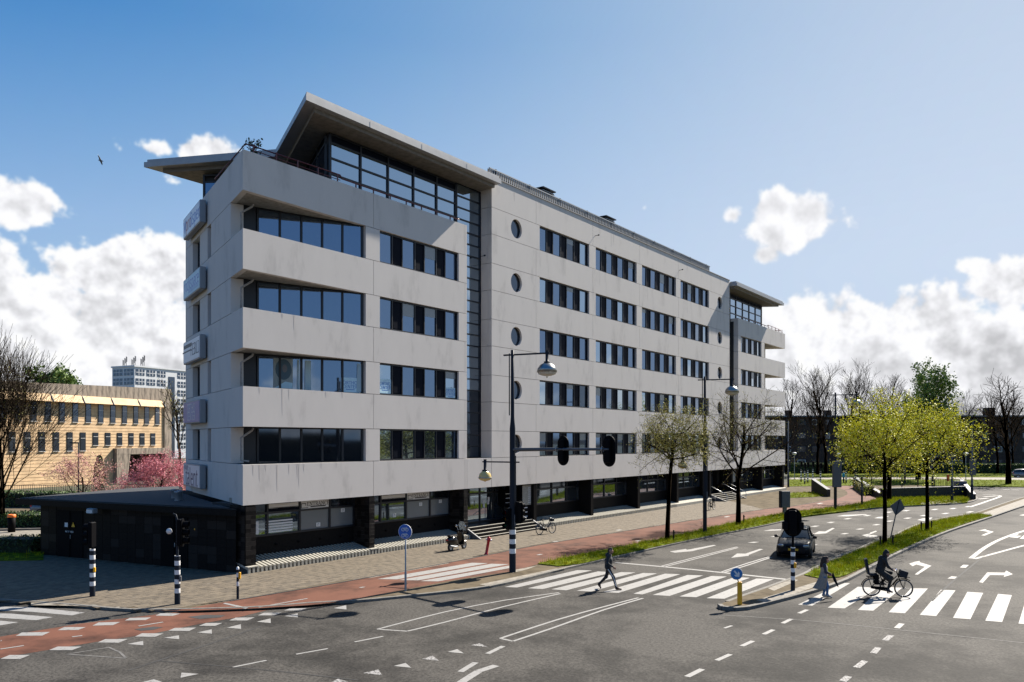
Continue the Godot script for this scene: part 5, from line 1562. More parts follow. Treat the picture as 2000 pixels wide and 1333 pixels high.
func make_banners() -> void:
	# light boxes on the slanted end wall, one per floor
	var spec := [["white light box with red and blue lettering, topmost on end wall", 17.72, 1.2, "prodispex", "white_cool", "red", 0.5],
		["pale blue light box lettered in blue, second from top on end wall", 14.2, 1.17, "rockspace", "poster", "blue_sign", 0.5],
		["grey and white light box, third from top on end wall", 10.5, 1.27, "FEBLI", "poster_grey", "sign_back", 0.62],
		["violet blue light box with white lettering, fourth from top on end wall", 7.07, 1.25, "ORTHO", "sign_violet", "white", 0.5],
		["white light box with dark violet lettering, lowest on the end wall", 3.55, 1.28, "talent", "poster_grey", "ink_violet", 0.75]]
	for s in spec:
		var c: Vector2 = DL * 9.95 - NL * 0.24
		var turn := atan2(-DL.y, DL.x)
		var t := thing("light_box_sign", s[0], "sign", office.transform * Vector3(c.x, s[1], c.y), 0.0, "light boxes stacked on the end wall")
		t.rotation.y = office.rotation.y + turn + PI
		var h: float = s[2]
		part(t, "casing", MB.new().cbox(Vector3(0, h / 2, 0), Vector3(4.7, h, 0.3), 0.02).mesh(), M.galv)
		part(t, "face_panel", MB.new().box(Vector3(0, h / 2, 0.155), Vector3(4.56, h - 0.14, 0.03)).mesh(), M[s[4]])
		for x in [-2.0, 2.0]: part(t, "bracket", MB.new().box(Vector3(x, h / 2, -0.195), Vector3(0.1, h - 0.3, 0.09)).mesh(), M.galv)
		match s[3]:
			"prodispex":
				part(t, "lettering", text_mesh("pro", 0.72, "Droid Sans"), M.red, at(Vector3(-0.75, h * 0.52, 0.173)))
				part(t, "lettering", text_mesh("dispex", 0.72, "Droid Sans"), M.blue_sign, at(Vector3(0.95, h * 0.52, 0.173)))
				part(t, "logo_mark", MB.new().box(Vector3(-1.95, h * 0.5, 0.173), Vector3(0.12, 0.75, 0.01), Basis(Vector3.BACK, 0.5)).box(Vector3(-1.65, h * 0.5, 0.176), Vector3(0.12, 0.75, 0.01), Basis(Vector3.BACK, -0.5)).mesh(), M.blue_sign)
			"rockspace":
				part(t, "lettering", text_mesh("rockspace", 0.68, "Droid Sans"), M.blue_sign, at(Vector3(0, h * 0.6, 0.173)))
				part(t, "stripe", MB.new().box(Vector3(0.6, h * 0.25, 0.172), Vector3(2.8, 0.22, 0.004)).mesh(), M.blue_pale)
			"FEBLI":
				part(t, "lettering", text_mesh("FEBLI", 0.66, "Droid Sans"), M.sign_back, at(Vector3(1.0, h * 0.5, 0.173)))
				part(t, "stripe", MB.new().box(Vector3(-1.0, h * 0.75, 0.172), Vector3(2.4, 0.2, 0.004)).box(Vector3(-1.2, h * 0.52, 0.172), Vector3(2.6, 0.08, 0.004)).mesh(), M.sign_back)
			"ORTHO":
				part(t, "lettering", text_mesh("ORTHO", 0.48, "Droid Sans"), M.white, at(Vector3(0, h * 0.68, 0.173)))
				part(t, "lettering", text_mesh("CENTER", 0.48, "Droid Sans"), M.white, at(Vector3(0, h * 0.32, 0.173)))
			"talent":
				part(t, "lettering", text_mesh("talent", 0.95, "Droid Sans"), M.ink_violet, at(Vector3(0.1, h * 0.42, 0.173)))
				part(t, "lettering", text_mesh("young", 0.32, "Droid Sans"), M.ink_violet, at(Vector3(-1.4, h * 0.85, 0.173)))

func banded_post(t: Node3D, r: float, h: float, first: float, band: float) -> void:
	# black and white bands: alternate sleeves
	part(t, "post_foot", MB.new().lathe(Vector3.ZERO, [[r * 1.02, -0.05], [r * 1.02, first]], 14).mesh(), M.pole)
	var y := first
	var k := 0
	while y < h - 0.01:
		var e := minf(y + band, h)
		part(t, "post_band", MB.new().lathe(Vector3(0, y, 0), [[r * 1.02, 0.0], [r * 1.02, e - y]], 14).mesh(), M.white if k % 2 == 0 else M.pole)
		y = e
		k += 1

func lamp_head(t: Node3D, at_: Vector3, amber: bool) -> void:
	var s := MB.new()
	s.lathe(at_, [[0.07, 0.12], [0.07, -0.36], [0.14, -0.38], [0.14, -0.44], [0.05, -0.44]], 12)
	var stem := part(t, "lamp_stem", s.mesh(), M.pole)
	if amber:
		part(stem, "lamp_glass", MB.new().lathe(at_ + Vector3(0, -0.44, 0), [[0.14, 0.0], [0.26, -0.12], [0.31, -0.30], [0.30, -0.34], [0.22, -0.42], [0.06, -0.46], [0.0, -0.5]], 20).mesh(), M.amber_glass)
		part(stem, "lamp_ring", MB.new().lathe(at_ + Vector3(0, -0.74, 0), [[0.315, -0.02], [0.325, 0.0], [0.315, 0.02]], 20).mesh(), M.galv)
	else:
		part(stem, "lamp_hood", MB.new().lathe(at_ + Vector3(0, -0.44, 0), [[0.14, 0.0], [0.30, -0.08], [0.42, -0.24], [0.46, -0.42], [0.44, -0.42]], 24).mesh(), M.lamp_metal)
		part(stem, "lamp_glass", MB.new().lathe(at_ + Vector3(0, -0.86, 0), [[0.43, 0.0], [0.38, -0.1], [0.2, -0.16], [0.03, -0.18], [0.03, -0.25], [0.0, -0.25]], 20).mesh(), M.lamp_bowl)

func lamp_post(label: String, where: Vector3, side: Vector3, mast: bool, lower := true) -> Node3D:
	var t := thing("signal_mast" if mast else "street_lamp", label, "signal mast" if mast else "street lamp", where, 0.0, "" if mast else "tall two armed street lamps")
	var h := 10.2
	var prof := [[0.13, 1.9 if mast else 0.0], [0.13, 6.6], [0.10, 6.9], [0.085, 7.1], [0.075, h], [0.0, h]]
	part(t, "pole", MB.new().lathe(Vector3.ZERO, prof, 16).mesh(), M.pole)
	if mast: banded_post(t, 0.15, 1.95, 0.86, 0.22)
	var d := side.normalized()
	var a := MB.new()
	a.box(Vector3(0, h - 0.22, 0) + d * 0.7, Vector3(2.3, 0.07, 0.06), Basis(Vector3.UP, atan2(-d.z, d.x)))
	a.bar(Vector3(0, h - 0.25, 0) - d * 0.16 + Vector3(0, 0.1, 0), Vector3(0, h - 3.0, 0) - d * 0.16, 0.025)
	part(t, "upper_arm", a.mesh(), M.pole)
	lamp_head(t, Vector3(0, h - 0.22, 0) + d * 1.72, false)
	if lower:
		var b := MB.new()
		b.box(Vector3(0, 5.05, 0) - d * 0.6, Vector3(1.9, 0.06, 0.05), Basis(Vector3.UP, atan2(-d.z, d.x)))
		b.bar(Vector3(0, 5.35, 0) + d * 0.16, Vector3(0, 2.6, 0) + d * 0.16, 0.022)
		part(t, "lower_arm", b.mesh(), M.pole)
		lamp_head(t, Vector3(0, 5.05, 0) - d * 1.42, true)
	part(t, "service_door", MB.new().box(d * 0.13 + Vector3(0, 2.4, 0.02), Vector3(0.08, 0.5, 0.12)).mesh(), M.sign_back)
	return t

func shield(w: float, h: float) -> PackedVector2Array:
	var p := PackedVector2Array()
	for i in 13: p.append(Vector2(w / 2 * cos(PI * i / 12.0), h / 2 - w / 2 + w / 2 * sin(PI * i / 12.0)))
	for i in 13: p.append(Vector2(-w / 2 * cos(PI * i / 12.0), -h / 2 + w / 2 - w / 2 * sin(PI * i / 12.0)))
	return p

func signal_head(t: Node3D, c: Vector3, facing: Vector3, w := 0.62, h := 1.25) -> void:
	# facing points the way its lamps shine
	var f := facing.normalized()
	var b := Basis(Vector3.UP.cross(f).normalized(), Vector3.UP, f)
	var o := part(t, "signal_backboard", MB.new().plate(shield(w, h), 0.03, Transform3D(b, c - f * 0.02)).mesh(), M.black)
	part(o, "signal_body", MB.new().cbox(c - f * 0.1, Vector3(0.3, 0.98, 0.18), 0.03, b).mesh(), M.black)
	for k in 3:
		var p := c + Vector3(0, 0.3 - 0.3 * k, 0) + f * 0.02
		part(o, "visor", MB.new().lathe(p, [[0.12, 0.0], [0.12, 0.2]], 14, Basis(b.x, f, -b.y)).mesh(), M.black)
		part(o, "lens", MB.new().lathe(p + f * 0.02, [[0.0, 0.0], [0.11, 0.0]], 14, Basis(b.x, f, -b.y)).mesh(), [M.lens_red, M.lens_amber, M.lens_green][k])

func make_street() -> void:
	rng.seed = 33
	var road := Vector3(0.60, 0, -0.80)       # the carriageway's run near the crossing
	var across := Vector3(0.72, 0, 0.69)
	# --- the mast with the overhanging signal arm
	var m := lamp_post("tall dark signal mast with banded foot, overhead signals and two lamps", survey(1001, 1118, PAV), Vector3(0.9, 0, 0.43), true)
	part(m, "signal_arm", MB.new().tube([Vector3(0, 5.62, 0), across * 2.6 + Vector3(0, 5.66, 0), across * 2.7 + Vector3(0, 5.66, 0), across * 5.55 + Vector3(0, 5.68, 0)], [0.085, 0.075, 0.06, 0.055], 12).mesh(), M.galv_dark)
	for l in [2.95, 5.45]:
		signal_head(m, across * l + Vector3(0, 5.6, 0) + road * 0.15, Vector3(0.75, 0, -0.66), 0.68, 1.3)
		part(m, "clamp", MB.new().tube(ring_path(across * (l - 0.25) + Vector3(0, 5.66, 0), 0.12, Basis(road, Vector3.UP, across), 12), [0.02], 6, false).mesh(), M.steel)
	signal_head(m, Vector3(0.34, 2.75, 0.1), Vector3(0.75, 0, -0.66), 0.42, 1.05)
	signal_head(m, Vector3(-0.25, 2.45, 0.15), Vector3(-0.6, 0, 0.8), 0.3, 0.6)
	# --- other lamps
	lamp_post("tall street lamp with two arms between the two verge trees", survey(1377, 1040, 0.13), Vector3(0.95, 0, 0.3), false)
	var l3 := lamp_post("tall street lamp with grey sign box, beyond the verge trees", survey(1632, 996, 0.13), Vector3(0.95, 0, 0.3), false, false)
	part(l3, "sign_box", MB.new().cbox(Vector3(0.05, 3.1, 0.2), Vector3(0.75, 2.3, 0.25), 0.03).mesh(), M.sign_back)
	for g in [[1899, 976, 7.2, true, "grey steel pole with a box beside the far kerb"], [1540, 952, 8.6, false, "plain grey pole at the far end of the office"], [1768, 946, 7.0, false, "thin grey pole on the far lawn behind the fence, left one"], [1822, 956, 8.2, true, "tall grey pole behind the fence with a small plate"], [1860, 980, 4.6, false, "dark pole in the verge near the far kerb"]]:
		var t := thing("steel_pole", g[4], "pole", survey(g[0], g[1], 0.1), 0.0, "steel poles at the far junction")
		part(t, "shaft", MB.new().lathe(Vector3.ZERO, [[0.11, 0.0], [0.11, 2.0], [0.08, 2.2], [0.07, g[2]], [0.0, g[2]]], 12).mesh(), M.galv_dark)
		part(t, "foot_band", MB.new().lathe(Vector3.ZERO, [[0.13, 0.0], [0.13, 1.5], [0.11, 1.52]], 12).mesh(), M.pole)
		if g[3]: part(t, "sign_box", MB.new().cbox(Vector3(0, 3.3, 0.15), Vector3(0.6, 1.6, 0.22), 0.03).mesh(), M.sign_back)
	for g in [[1637, 940, "left of the far bicycle group"], [1552, 937, "near the far end of the office"], [1887, 939, "in front of the right hedge"]]:
		var t := thing("park_lamp", "low white topped lamp post " + g[2], "lamp", survey(g[0], g[1], 0.1), 0.0, "low lamp posts by the far path")
		part(t, "post", MB.new().lathe(Vector3.ZERO, [[0.06, 0.0], [0.05, 3.8]], 10).mesh(), M.galv)
		part(t, "lamp_globe", MB.new().lathe(Vector3(0, 3.8, 0), [[0.05, 0.0], [0.2, 0.05], [0.38, 0.3], [0.36, 0.36], [0.0, 0.46]], 14).mesh(), M.white)
	# --- left corner signal posts
	var s1 := thing("signal_post", "black and white banded signal post at the side street, farther left", "traffic light", survey(180, 1166, PAV), 0.0, "banded signal posts on the corner")
	banded_post(s1, 0.1, 1.85, 0.42, 0.17)
	part(s1, "pole", MB.new().lathe(Vector3.ZERO, [[0.045, 1.8], [0.045, 2.75], [0.0, 2.75]], 10).mesh(), M.pole)
	part(s1, "push_button", MB.new().cbox(Vector3(0.1, 1.05, 0.05), Vector3(0.08, 0.2, 0.1), 0.02).mesh(), M.yellow)
	signal_head(s1, Vector3(-0.08, 2.4, 0.05), Vector3(-0.9, 0, -0.2), 0.32, 0.8)
	var s2 := thing("signal_post", "black and white banded signal post with three visored lights on the corner", "traffic light", survey(346, 1181, PAV), 0.0, "banded signal posts on the corner")
	banded_post(s2, 0.1, 1.8, 0.42, 0.17)
	part(s2, "pole", MB.new().tube([Vector3(0, 1.7, 0), Vector3(0, 3.05, 0), Vector3(-0.06, 3.3, 0), Vector3(-0.16, 3.34, 0)], [0.045, 0.045, 0.035, 0.03], 10).mesh(), M.pole)
	part(s2, "push_button", MB.new().cbox(Vector3(0.13, 0.95, 0.06), Vector3(0.08, 0.22, 0.1), 0.02).mesh(), M.sign_back)
	signal_head(s2, Vector3(0.2, 2.65, 0.0), Vector3(0.95, 0, -0.1), 0.36, 1.05)
	part(s2, "round_plate", MB.new().lathe(Vector3(-0.28, 2.7, 0.05), [[0.0, 0.015], [0.11, 0.015], [0.11, 0.0]], 14, Basis(Vector3.RIGHT, PI / 2)).mesh(), M.white)
	var s3 := thing("push_button_post", "short banded push button post beside the red cycle path", "post", survey(464, 1171, PAV))
	part(s3, "post_foot", MB.new().lathe(Vector3.ZERO, [[0.05, -0.03], [0.05, 0.5]], 10).mesh(), M.pole)
	for k in 4: part(s3, "post_band", MB.new().lathe(Vector3(0, 0.5 + k * 0.17, 0), [[0.05, 0], [0.05, 0.17]], 10).mesh(), M.white if k % 2 == 0 else M.pole)
	part(s3, "post_cap", MB.new().lathe(Vector3(0, 1.18, 0), [[0.055, -0.05], [0.055, 0.0], [0.03, 0.05], [0.0, 0.06]], 10).mesh(), M.white)
	part(s3, "push_button", MB.new().cbox(Vector3(0.08, 0.9, 0.02), Vector3(0.08, 0.26, 0.09), 0.02).mesh(), M.yellow)
	# --- round blue cycle sign
	var cs := thing("cycle_sign", "round blue cycle path sign on a thin grey pole", "sign", survey(792, 1155, PAV), -0.35)
	part(cs, "pole", MB.new().lathe(Vector3.ZERO, [[0.045, 0.0], [0.045, 0.75], [0.03, 0.8], [0.03, 2.65], [0.0, 2.65]], 12).mesh(), M.galv)
	var disc_b := Basis(Vector3.RIGHT, PI / 2)
	part(cs, "sign_plate", MB.new().lathe(Vector3(0, 2.38, 0.045), [[0.0, 0.0], [0.3, 0.0], [0.3, -0.02], [0.0, -0.02]], 28, disc_b).mesh(), M.white)
	part(cs, "sign_face", MB.new().lathe(Vector3(0, 2.38, 0.05), [[0.0, 0.0], [0.285, 0.0]], 28, disc_b).mesh(), M.blue_sign)
	for q in [[2.5, 1.0], [2.26, -1.0]]:
		var b := MB.new()
		for x in [-0.085, 0.085]: b.tube(ring_path(Vector3(x, q[0] - 0.03, 0.058), 0.062, Basis.IDENTITY, 14), [0.012], 5, false)
		b.tube([Vector3(-0.085, q[0] - 0.03, 0.058), Vector3(-0.04, q[0] + 0.04, 0.058), Vector3(0.05, q[0] + 0.04, 0.058), Vector3(0.0, q[0] - 0.03, 0.058), Vector3(-0.04, q[0] + 0.04, 0.058)], [0.011], 5)
		b.tube([Vector3(0.085, q[0] - 0.03, 0.058), Vector3(0.045, q[0] + 0.06, 0.058), Vector3(0.08, q[0] + 0.07, 0.058)], [0.011], 5)
		part(cs, "bicycle_symbol", b.mesh(), M.white)
	# --- hydrant
	var hy := thing("hydrant", "slim red hydrant leaning slightly on the brick pavement", "hydrant", survey(949.5, 1084, PAV))
	hy.rotation.z = -0.17
	part(hy, "barrel", MB.new().lathe(Vector3.ZERO, [[0.1, -0.05], [0.1, 0.05], [0.075, 0.08], [0.075, 0.7], [0.1, 0.74], [0.1, 0.86], [0.06, 0.94], [0.0, 0.96]], 16).mesh(), M.red)
	for x in [-1.0, 1.0]: part(hy, "outlet", MB.new().lathe(Vector3(0.07 * x, 0.8, 0), [[0.05, 0.0], [0.05, 0.09], [0.0, 0.1]], 12, Basis(Vector3.BACK, -PI / 2 * x)).mesh(), M.white)
	# --- yellow post with the blue arrow on the island
	var yb := thing("keep_right_bollard", "yellow post with round blue arrow sign on the island nose", "bollard", survey(1445, 1182, 0.11))
	part(yb, "post", MB.new().cbox(Vector3(0, 0.42, 0), Vector3(0.16, 0.84, 0.12), 0.02).mesh(), M.yellow)
	part(yb, "stem", MB.new().bar(Vector3(-0.03, 0.8, 0), Vector3(-0.1, 1.0, 0), 0.02).mesh(), M.sign_back)
	part(yb, "sign_plate", MB.new().lathe(Vector3(-0.12, 1.14, 0.03), [[0.0, 0.0], [0.225, 0.0], [0.225, -0.02], [0.0, -0.02]], 24, disc_b).mesh(), M.white)
	part(yb, "sign_face", MB.new().lathe(Vector3(-0.12, 1.14, 0.034), [[0.0, 0.0], [0.21, 0.0]], 24, disc_b).mesh(), M.sign_sky)
	part(yb, "arrow", MB.new().plate(P2([[-0.03, 0.14], [0.03, 0.14], [0.03, -0.02], [0.1, 0.03], [0.1, -0.05], [0.0, -0.15], [-0.1, -0.05], [-0.1, 0.03], [-0.03, -0.02]]), 0.006, Transform3D(Basis(Vector3.BACK, 0.7), Vector3(-0.12, 1.14, 0.036))).mesh(), M.white)
	# --- median signal seen from behind
	var ms := thing("median_signal", "traffic light seen from behind on a banded post in the median", "traffic light", survey(1549, 1154, 0.11))
	banded_post(ms, 0.085, 1.74, 0.42, 0.16)
	part(ms, "pole", MB.new().lathe(Vector3.ZERO, [[0.05, 1.7], [0.05, 3.2], [0.0, 3.2]], 10).mesh(), M.black)
	signal_head(ms, Vector3(0.03, 2.72, -0.1), Vector3(0.35, 0, -0.94), 0.68, 1.15)
	for x in [-0.3, 0.3]: part(ms, "side_signal", MB.new().cbox(Vector3(x * 1.05, 2.6, 0), Vector3(0.2, 0.32, 0.22), 0.03).mesh(), M.black)
	part(ms, "push_button", MB.new().cbox(Vector3(0.06, 1.02, 0.08), Vector3(0.1, 0.22, 0.1), 0.02).mesh(), M.yellow)
	# --- leaning square sign, seen from its back
	var ls := thing("leaning_sign", "leaning dark square road sign seen from behind on the median grass", "sign", survey(1739, 1055, 0.15))
	ls.rotation.z = -0.22
	part(ls, "pole", MB.new().bar(Vector3(0, -0.1, 0), Vector3(0, 1.65, 0), 0.035).mesh(), M.galv_dark)
	var sq := P2([[0, -0.56], [0.5, 0.0], [0.06, 0.5], [-0.5, -0.06]])
	part(ls, "sign_plate", MB.new().plate(sq, 0.02, Transform3D(Basis(Vector3.UP, 0.2), Vector3(0, 2.05, 0))).mesh(), M.sign_back)
	part(ls, "stiffener", MB.new().box(Vector3(0.0, 2.0, 0.03), Vector3(0.04, 0.95, 0.02)).mesh(), M.pole)
	# --- grey sign board on a post by the far kerb
	var gb := thing("sign_board", "grey upright sign board on a short post in the verge", "sign", survey(1533, 1006, 0.13), 0.2)
	part(gb, "board", MB.new().cbox(Vector3(0, 1.25, 0), Vector3(0.85, 1.35, 0.3), 0.03).mesh(), M.sign_back)
	part(gb, "side_trim", MB.new().box(Vector3(-0.38, 1.25, 0.01), Vector3(0.12, 1.36, 0.31)).mesh(), M.pole)
	part(gb, "post", MB.new().box(Vector3(0, 0.3, 0), Vector3(0.3, 0.62, 0.18)).mesh(), M.sign_back)
	var bp := thing("marker_post", "dark post in the verge beyond the grey sign board", "post", survey(1684, 987, 0.13))
	part(bp, "shaft", MB.new().lathe(Vector3.ZERO, [[0.09, 0.0], [0.09, 2.6], [0.0, 2.65]], 12).mesh(), M.pole)
	part(bp, "cap_ring", MB.new().lathe(Vector3(0, 1.4, 0), [[0.1, 0.0], [0.1, 0.3]], 12).mesh(), M.sign_back)
	# --- litter bin with the orange lid
	var lb := thing("litter_bin", "black litter bin with an orange lid before the ivy bed", "bin", survey(22, 1040, 0.1))
	part(lb, "body", MB.new().lathe(Vector3.ZERO, [[0.0, 0.0], [0.22, 0.0], [0.24, 1.0], [0.0, 1.0]], 16).mesh(), M.black)
	part(lb, "lid", MB.new().lathe(Vector3(0, 1.0, 0), [[0.25, -0.02], [0.26, 0.1], [0.24, 0.16], [0.12, 0.18], [0.1, 0.1]], 16).mesh(), M.orange)
	# --- far junction: banded signal posts, wing walls, fence, utility boxes
	for g in [[1565, 942, 0], [1572, 946, 1], [1578, 944, 2], [1588, 941, 3], [1603, 947, 4], [1653, 944, 5], [1671, 955, 6]]:
		var t := thing("banded_post", ["leftmost banded signal post of the far cluster", "second banded signal post of the far cluster", "third banded signal post of the far cluster", "fourth banded signal post of the far cluster", "banded signal post standing alone right of the far cluster", "banded signal post beside the far cyclist", "banded post at the end of the underpass wall"][g[2]], "traffic light", survey(g[0], g[1], 0.1), 0.0, "banded posts at the far junction")
		banded_post(t, 0.1, 1.8, 0.4, 0.17)
		part(t, "pole", MB.new().lathe(Vector3.ZERO, [[0.05, 1.8], [0.05, 3.0], [0.0, 3.0]], 8).mesh(), M.pole)
		if g[2] < 6: part(t, "signal_body", MB.new().cbox(Vector3(0.05, 2.6, 0.05), Vector3(0.3, 0.8, 0.25), 0.03).mesh(), M.black)
	var wl := [[[1588, 961], [1619, 971], 1.5, 0.75, "dark sloping wing wall beside the far end of the office"], [[1671, 953], [1722, 974], 1.3, 0.5, "dark underpass wall along the curve of the cycle path"], [[1722, 974], [1885, 969], 1.0, 1.0, "dark low underpass wall behind the far verge"], [[1878, 962], [1903, 976], 1.5, 0.5, "dark sloping wall end beside the far kerb"]]
	for g in wl:
		var a := survey(g[0][0], g[0][1], 0.08)
		var b := survey(g[1][0], g[1][1], 0.08)
		var d := b - a
		var t := thing("wing_wall", g[4], "wall", a, atan2(-d.z, d.x), "low dark walls at the underpass")
		var l := d.length()
		part(t, "wall", MB.new().plate(P2([[0, 0], [l, 0], [l, g[3]], [0, g[2]]]), 0.35, at(Vector3(0, 0, -0.17))).mesh(), M.dark_concrete)
		part(t, "coping", MB.new().plate(P2([[0, g[2]], [l, g[3]], [l, g[3] + 0.06], [0, g[2] + 0.06]]), 0.42, at(Vector3(0, 0, -0.2))).mesh(), M.sign_back)
	var fa := survey(1675, 951, 0.1)
	var fb := survey(1880, 963, 0.1)
	var fd := fb - fa
	var fn := thing("bar_fence", "dark bar fence round the underpass behind the far verge", "fence", fa, atan2(-fd.z, fd.x))
	var fl := fd.length()
	part(fn, "top_rail", MB.new().box(Vector3(fl / 2, 1.5, 0), Vector3(fl, 0.05, 0.05)).mesh(), M.pole)
	part(fn, "bottom_rail", MB.new().box(Vector3(fl / 2, 0.6, 0), Vector3(fl, 0.05, 0.05)).mesh(), M.pole)
	var nb := int(fl / 0.22)
	for k in nb: part(fn, "bar", shared_box(Vector3(0.03, 1.0, 0.03)), M.pole, at(Vector3(0.1 + k * 0.22, 1.05, 0)))
	for k in int(fl / 2.2) + 1: part(fn, "fence_post", shared_box(Vector3(0.07, 1.6, 0.07)), M.pole, at(Vector3(k * 2.2, 0.75, 0)))
	var ob := thing("marker_flag", "small orange marker on a thin post behind the fence", "marker", survey(1850, 960, 0.1))
	part(ob, "post", MB.new().bar(Vector3.ZERO, Vector3(0, 2.0, 0), 0.04).mesh(), M.pole)
	part(ob, "flag", MB.new().cbox(Vector3(0.16, 1.6, 0), Vector3(0.3, 0.8, 0.08), 0.02).mesh(), M.orange)
	var ub := thing("utility_cabinet", "low dark utility cabinet behind the fence end", "cabinet", survey(1876, 966, 0.1))
	part(ub, "body", MB.new().cbox(Vector3(0, 0.75, 0), Vector3(1.3, 1.5, 0.5), 0.03).mesh(), M.sign_back)
	part(ub, "door_seam", MB.new().box(Vector3(0, 0.75, 0.255), Vector3(0.02, 1.3, 0.01)).mesh(), M.pole)
	# small bird in the upper left sky
	var bird := thing("bird", "small dark bird flying in the clear sky left of roof", "bird", Vector3(-20.1, 6.1 + 13.7, -40.0))
	part(bird, "body", MB.new().tube([Vector3(-0.12, 0.03, 0), Vector3(-0.05, 0.02, 0), Vector3(0.06, -0.01, 0), Vector3(0.14, -0.04, 0)], [0.008, 0.035, 0.03, 0.006], 8).mesh(), M.sign_back)
	part(bird, "wing", MB.new().plate(P2([[-0.05, 0.0], [0.05, 0.0], [0.0, 0.2], [-0.06, 0.3]]), 0.008, Transform3D(Basis(Vector3.RIGHT, 0.6), Vector3.ZERO)).mesh(), M.sign_back)
	part(bird, "wing", MB.new().plate(P2([[-0.05, 0.0], [0.05, 0.0], [0.02, -0.18], [-0.04, -0.28]]), 0.008, Transform3D(Basis(Vector3.RIGHT, 1.0), Vector3.ZERO)).mesh(), M.sign_back)

# ---------------------------------------------------------------- vehicles
func wheel(t: Node3D, c: Vector3, r: float, w: float, axis := Vector3.RIGHT) -> void:
	# axis: the wheel's axle
	var b := Basis(Vector3.UP.cross(axis).normalized(), axis, Vector3.UP.cross(axis).normalized().cross(axis)) if absf(axis.y) < 0.5 else Basis.IDENTITY
	var ty := part(t, "wheel", MB.new().lathe(c, [[r * 0.66, -w / 2], [r * 0.92, -w / 2], [r, -w * 0.35], [r, w * 0.35], [r * 0.92, w / 2], [r * 0.66, w / 2]], 22, b).mesh(), M.rubber)
	part(ty, "rim", MB.new().lathe(c, [[0.0, -w * 0.36], [r * 0.2, -w * 0.42], [r * 0.6, -w * 0.3], [r * 0.67, -w * 0.48], [r * 0.67, w * 0.48], [r * 0.6, w * 0.3], [r * 0.2, w * 0.42], [0.0, w * 0.36]], 18, b).mesh(), M.steel)

func loft(sections: Array) -> Mesh:
	# each section: [z, [[x, y], ...]] half outline from the bottom centre round to the top centre, mirrored
	var b := MB.new()
	b.smooth(3)
	for i in sections.size() - 1:
		for s in [1.0, -1.0]:
			var p: Array = sections[i][1]
			var q: Array = sections[i + 1][1]
			for j in p.size() - 1:
				var A := Vector3(p[j][0] * s, p[j][1], sections[i][0])
				var B := Vector3(p[j + 1][0] * s, p[j + 1][1], sections[i][0])
				var C := Vector3(q[j + 1][0] * s, q[j + 1][1], sections[i + 1][0])
				var D := Vector3(q[j][0] * s, q[j][1], sections[i + 1][0])
				if s > 0: b.quad(A, B, C, D)
				else: b.quad(D, C, B, A)
	b.smooth(-1)
	for e in [0, sections.size() - 1]:
		var p: Array = sections[e][1]
		for j in range(0, p.size() - 1):
			var A := Vector3(p[j][0], p[j][1], sections[e][0]); var B := Vector3(p[j + 1][0], p[j + 1][1], sections[e][0])
			var C := Vector3(-p[j + 1][0], p[j + 1][1], sections[e][0]); var D := Vector3(-p[j][0], p[j][1], sections[e][0])
			if e == 0: b.quad(A, B, C, D)
			else: b.quad(D, C, B, A)
	return b.mesh()

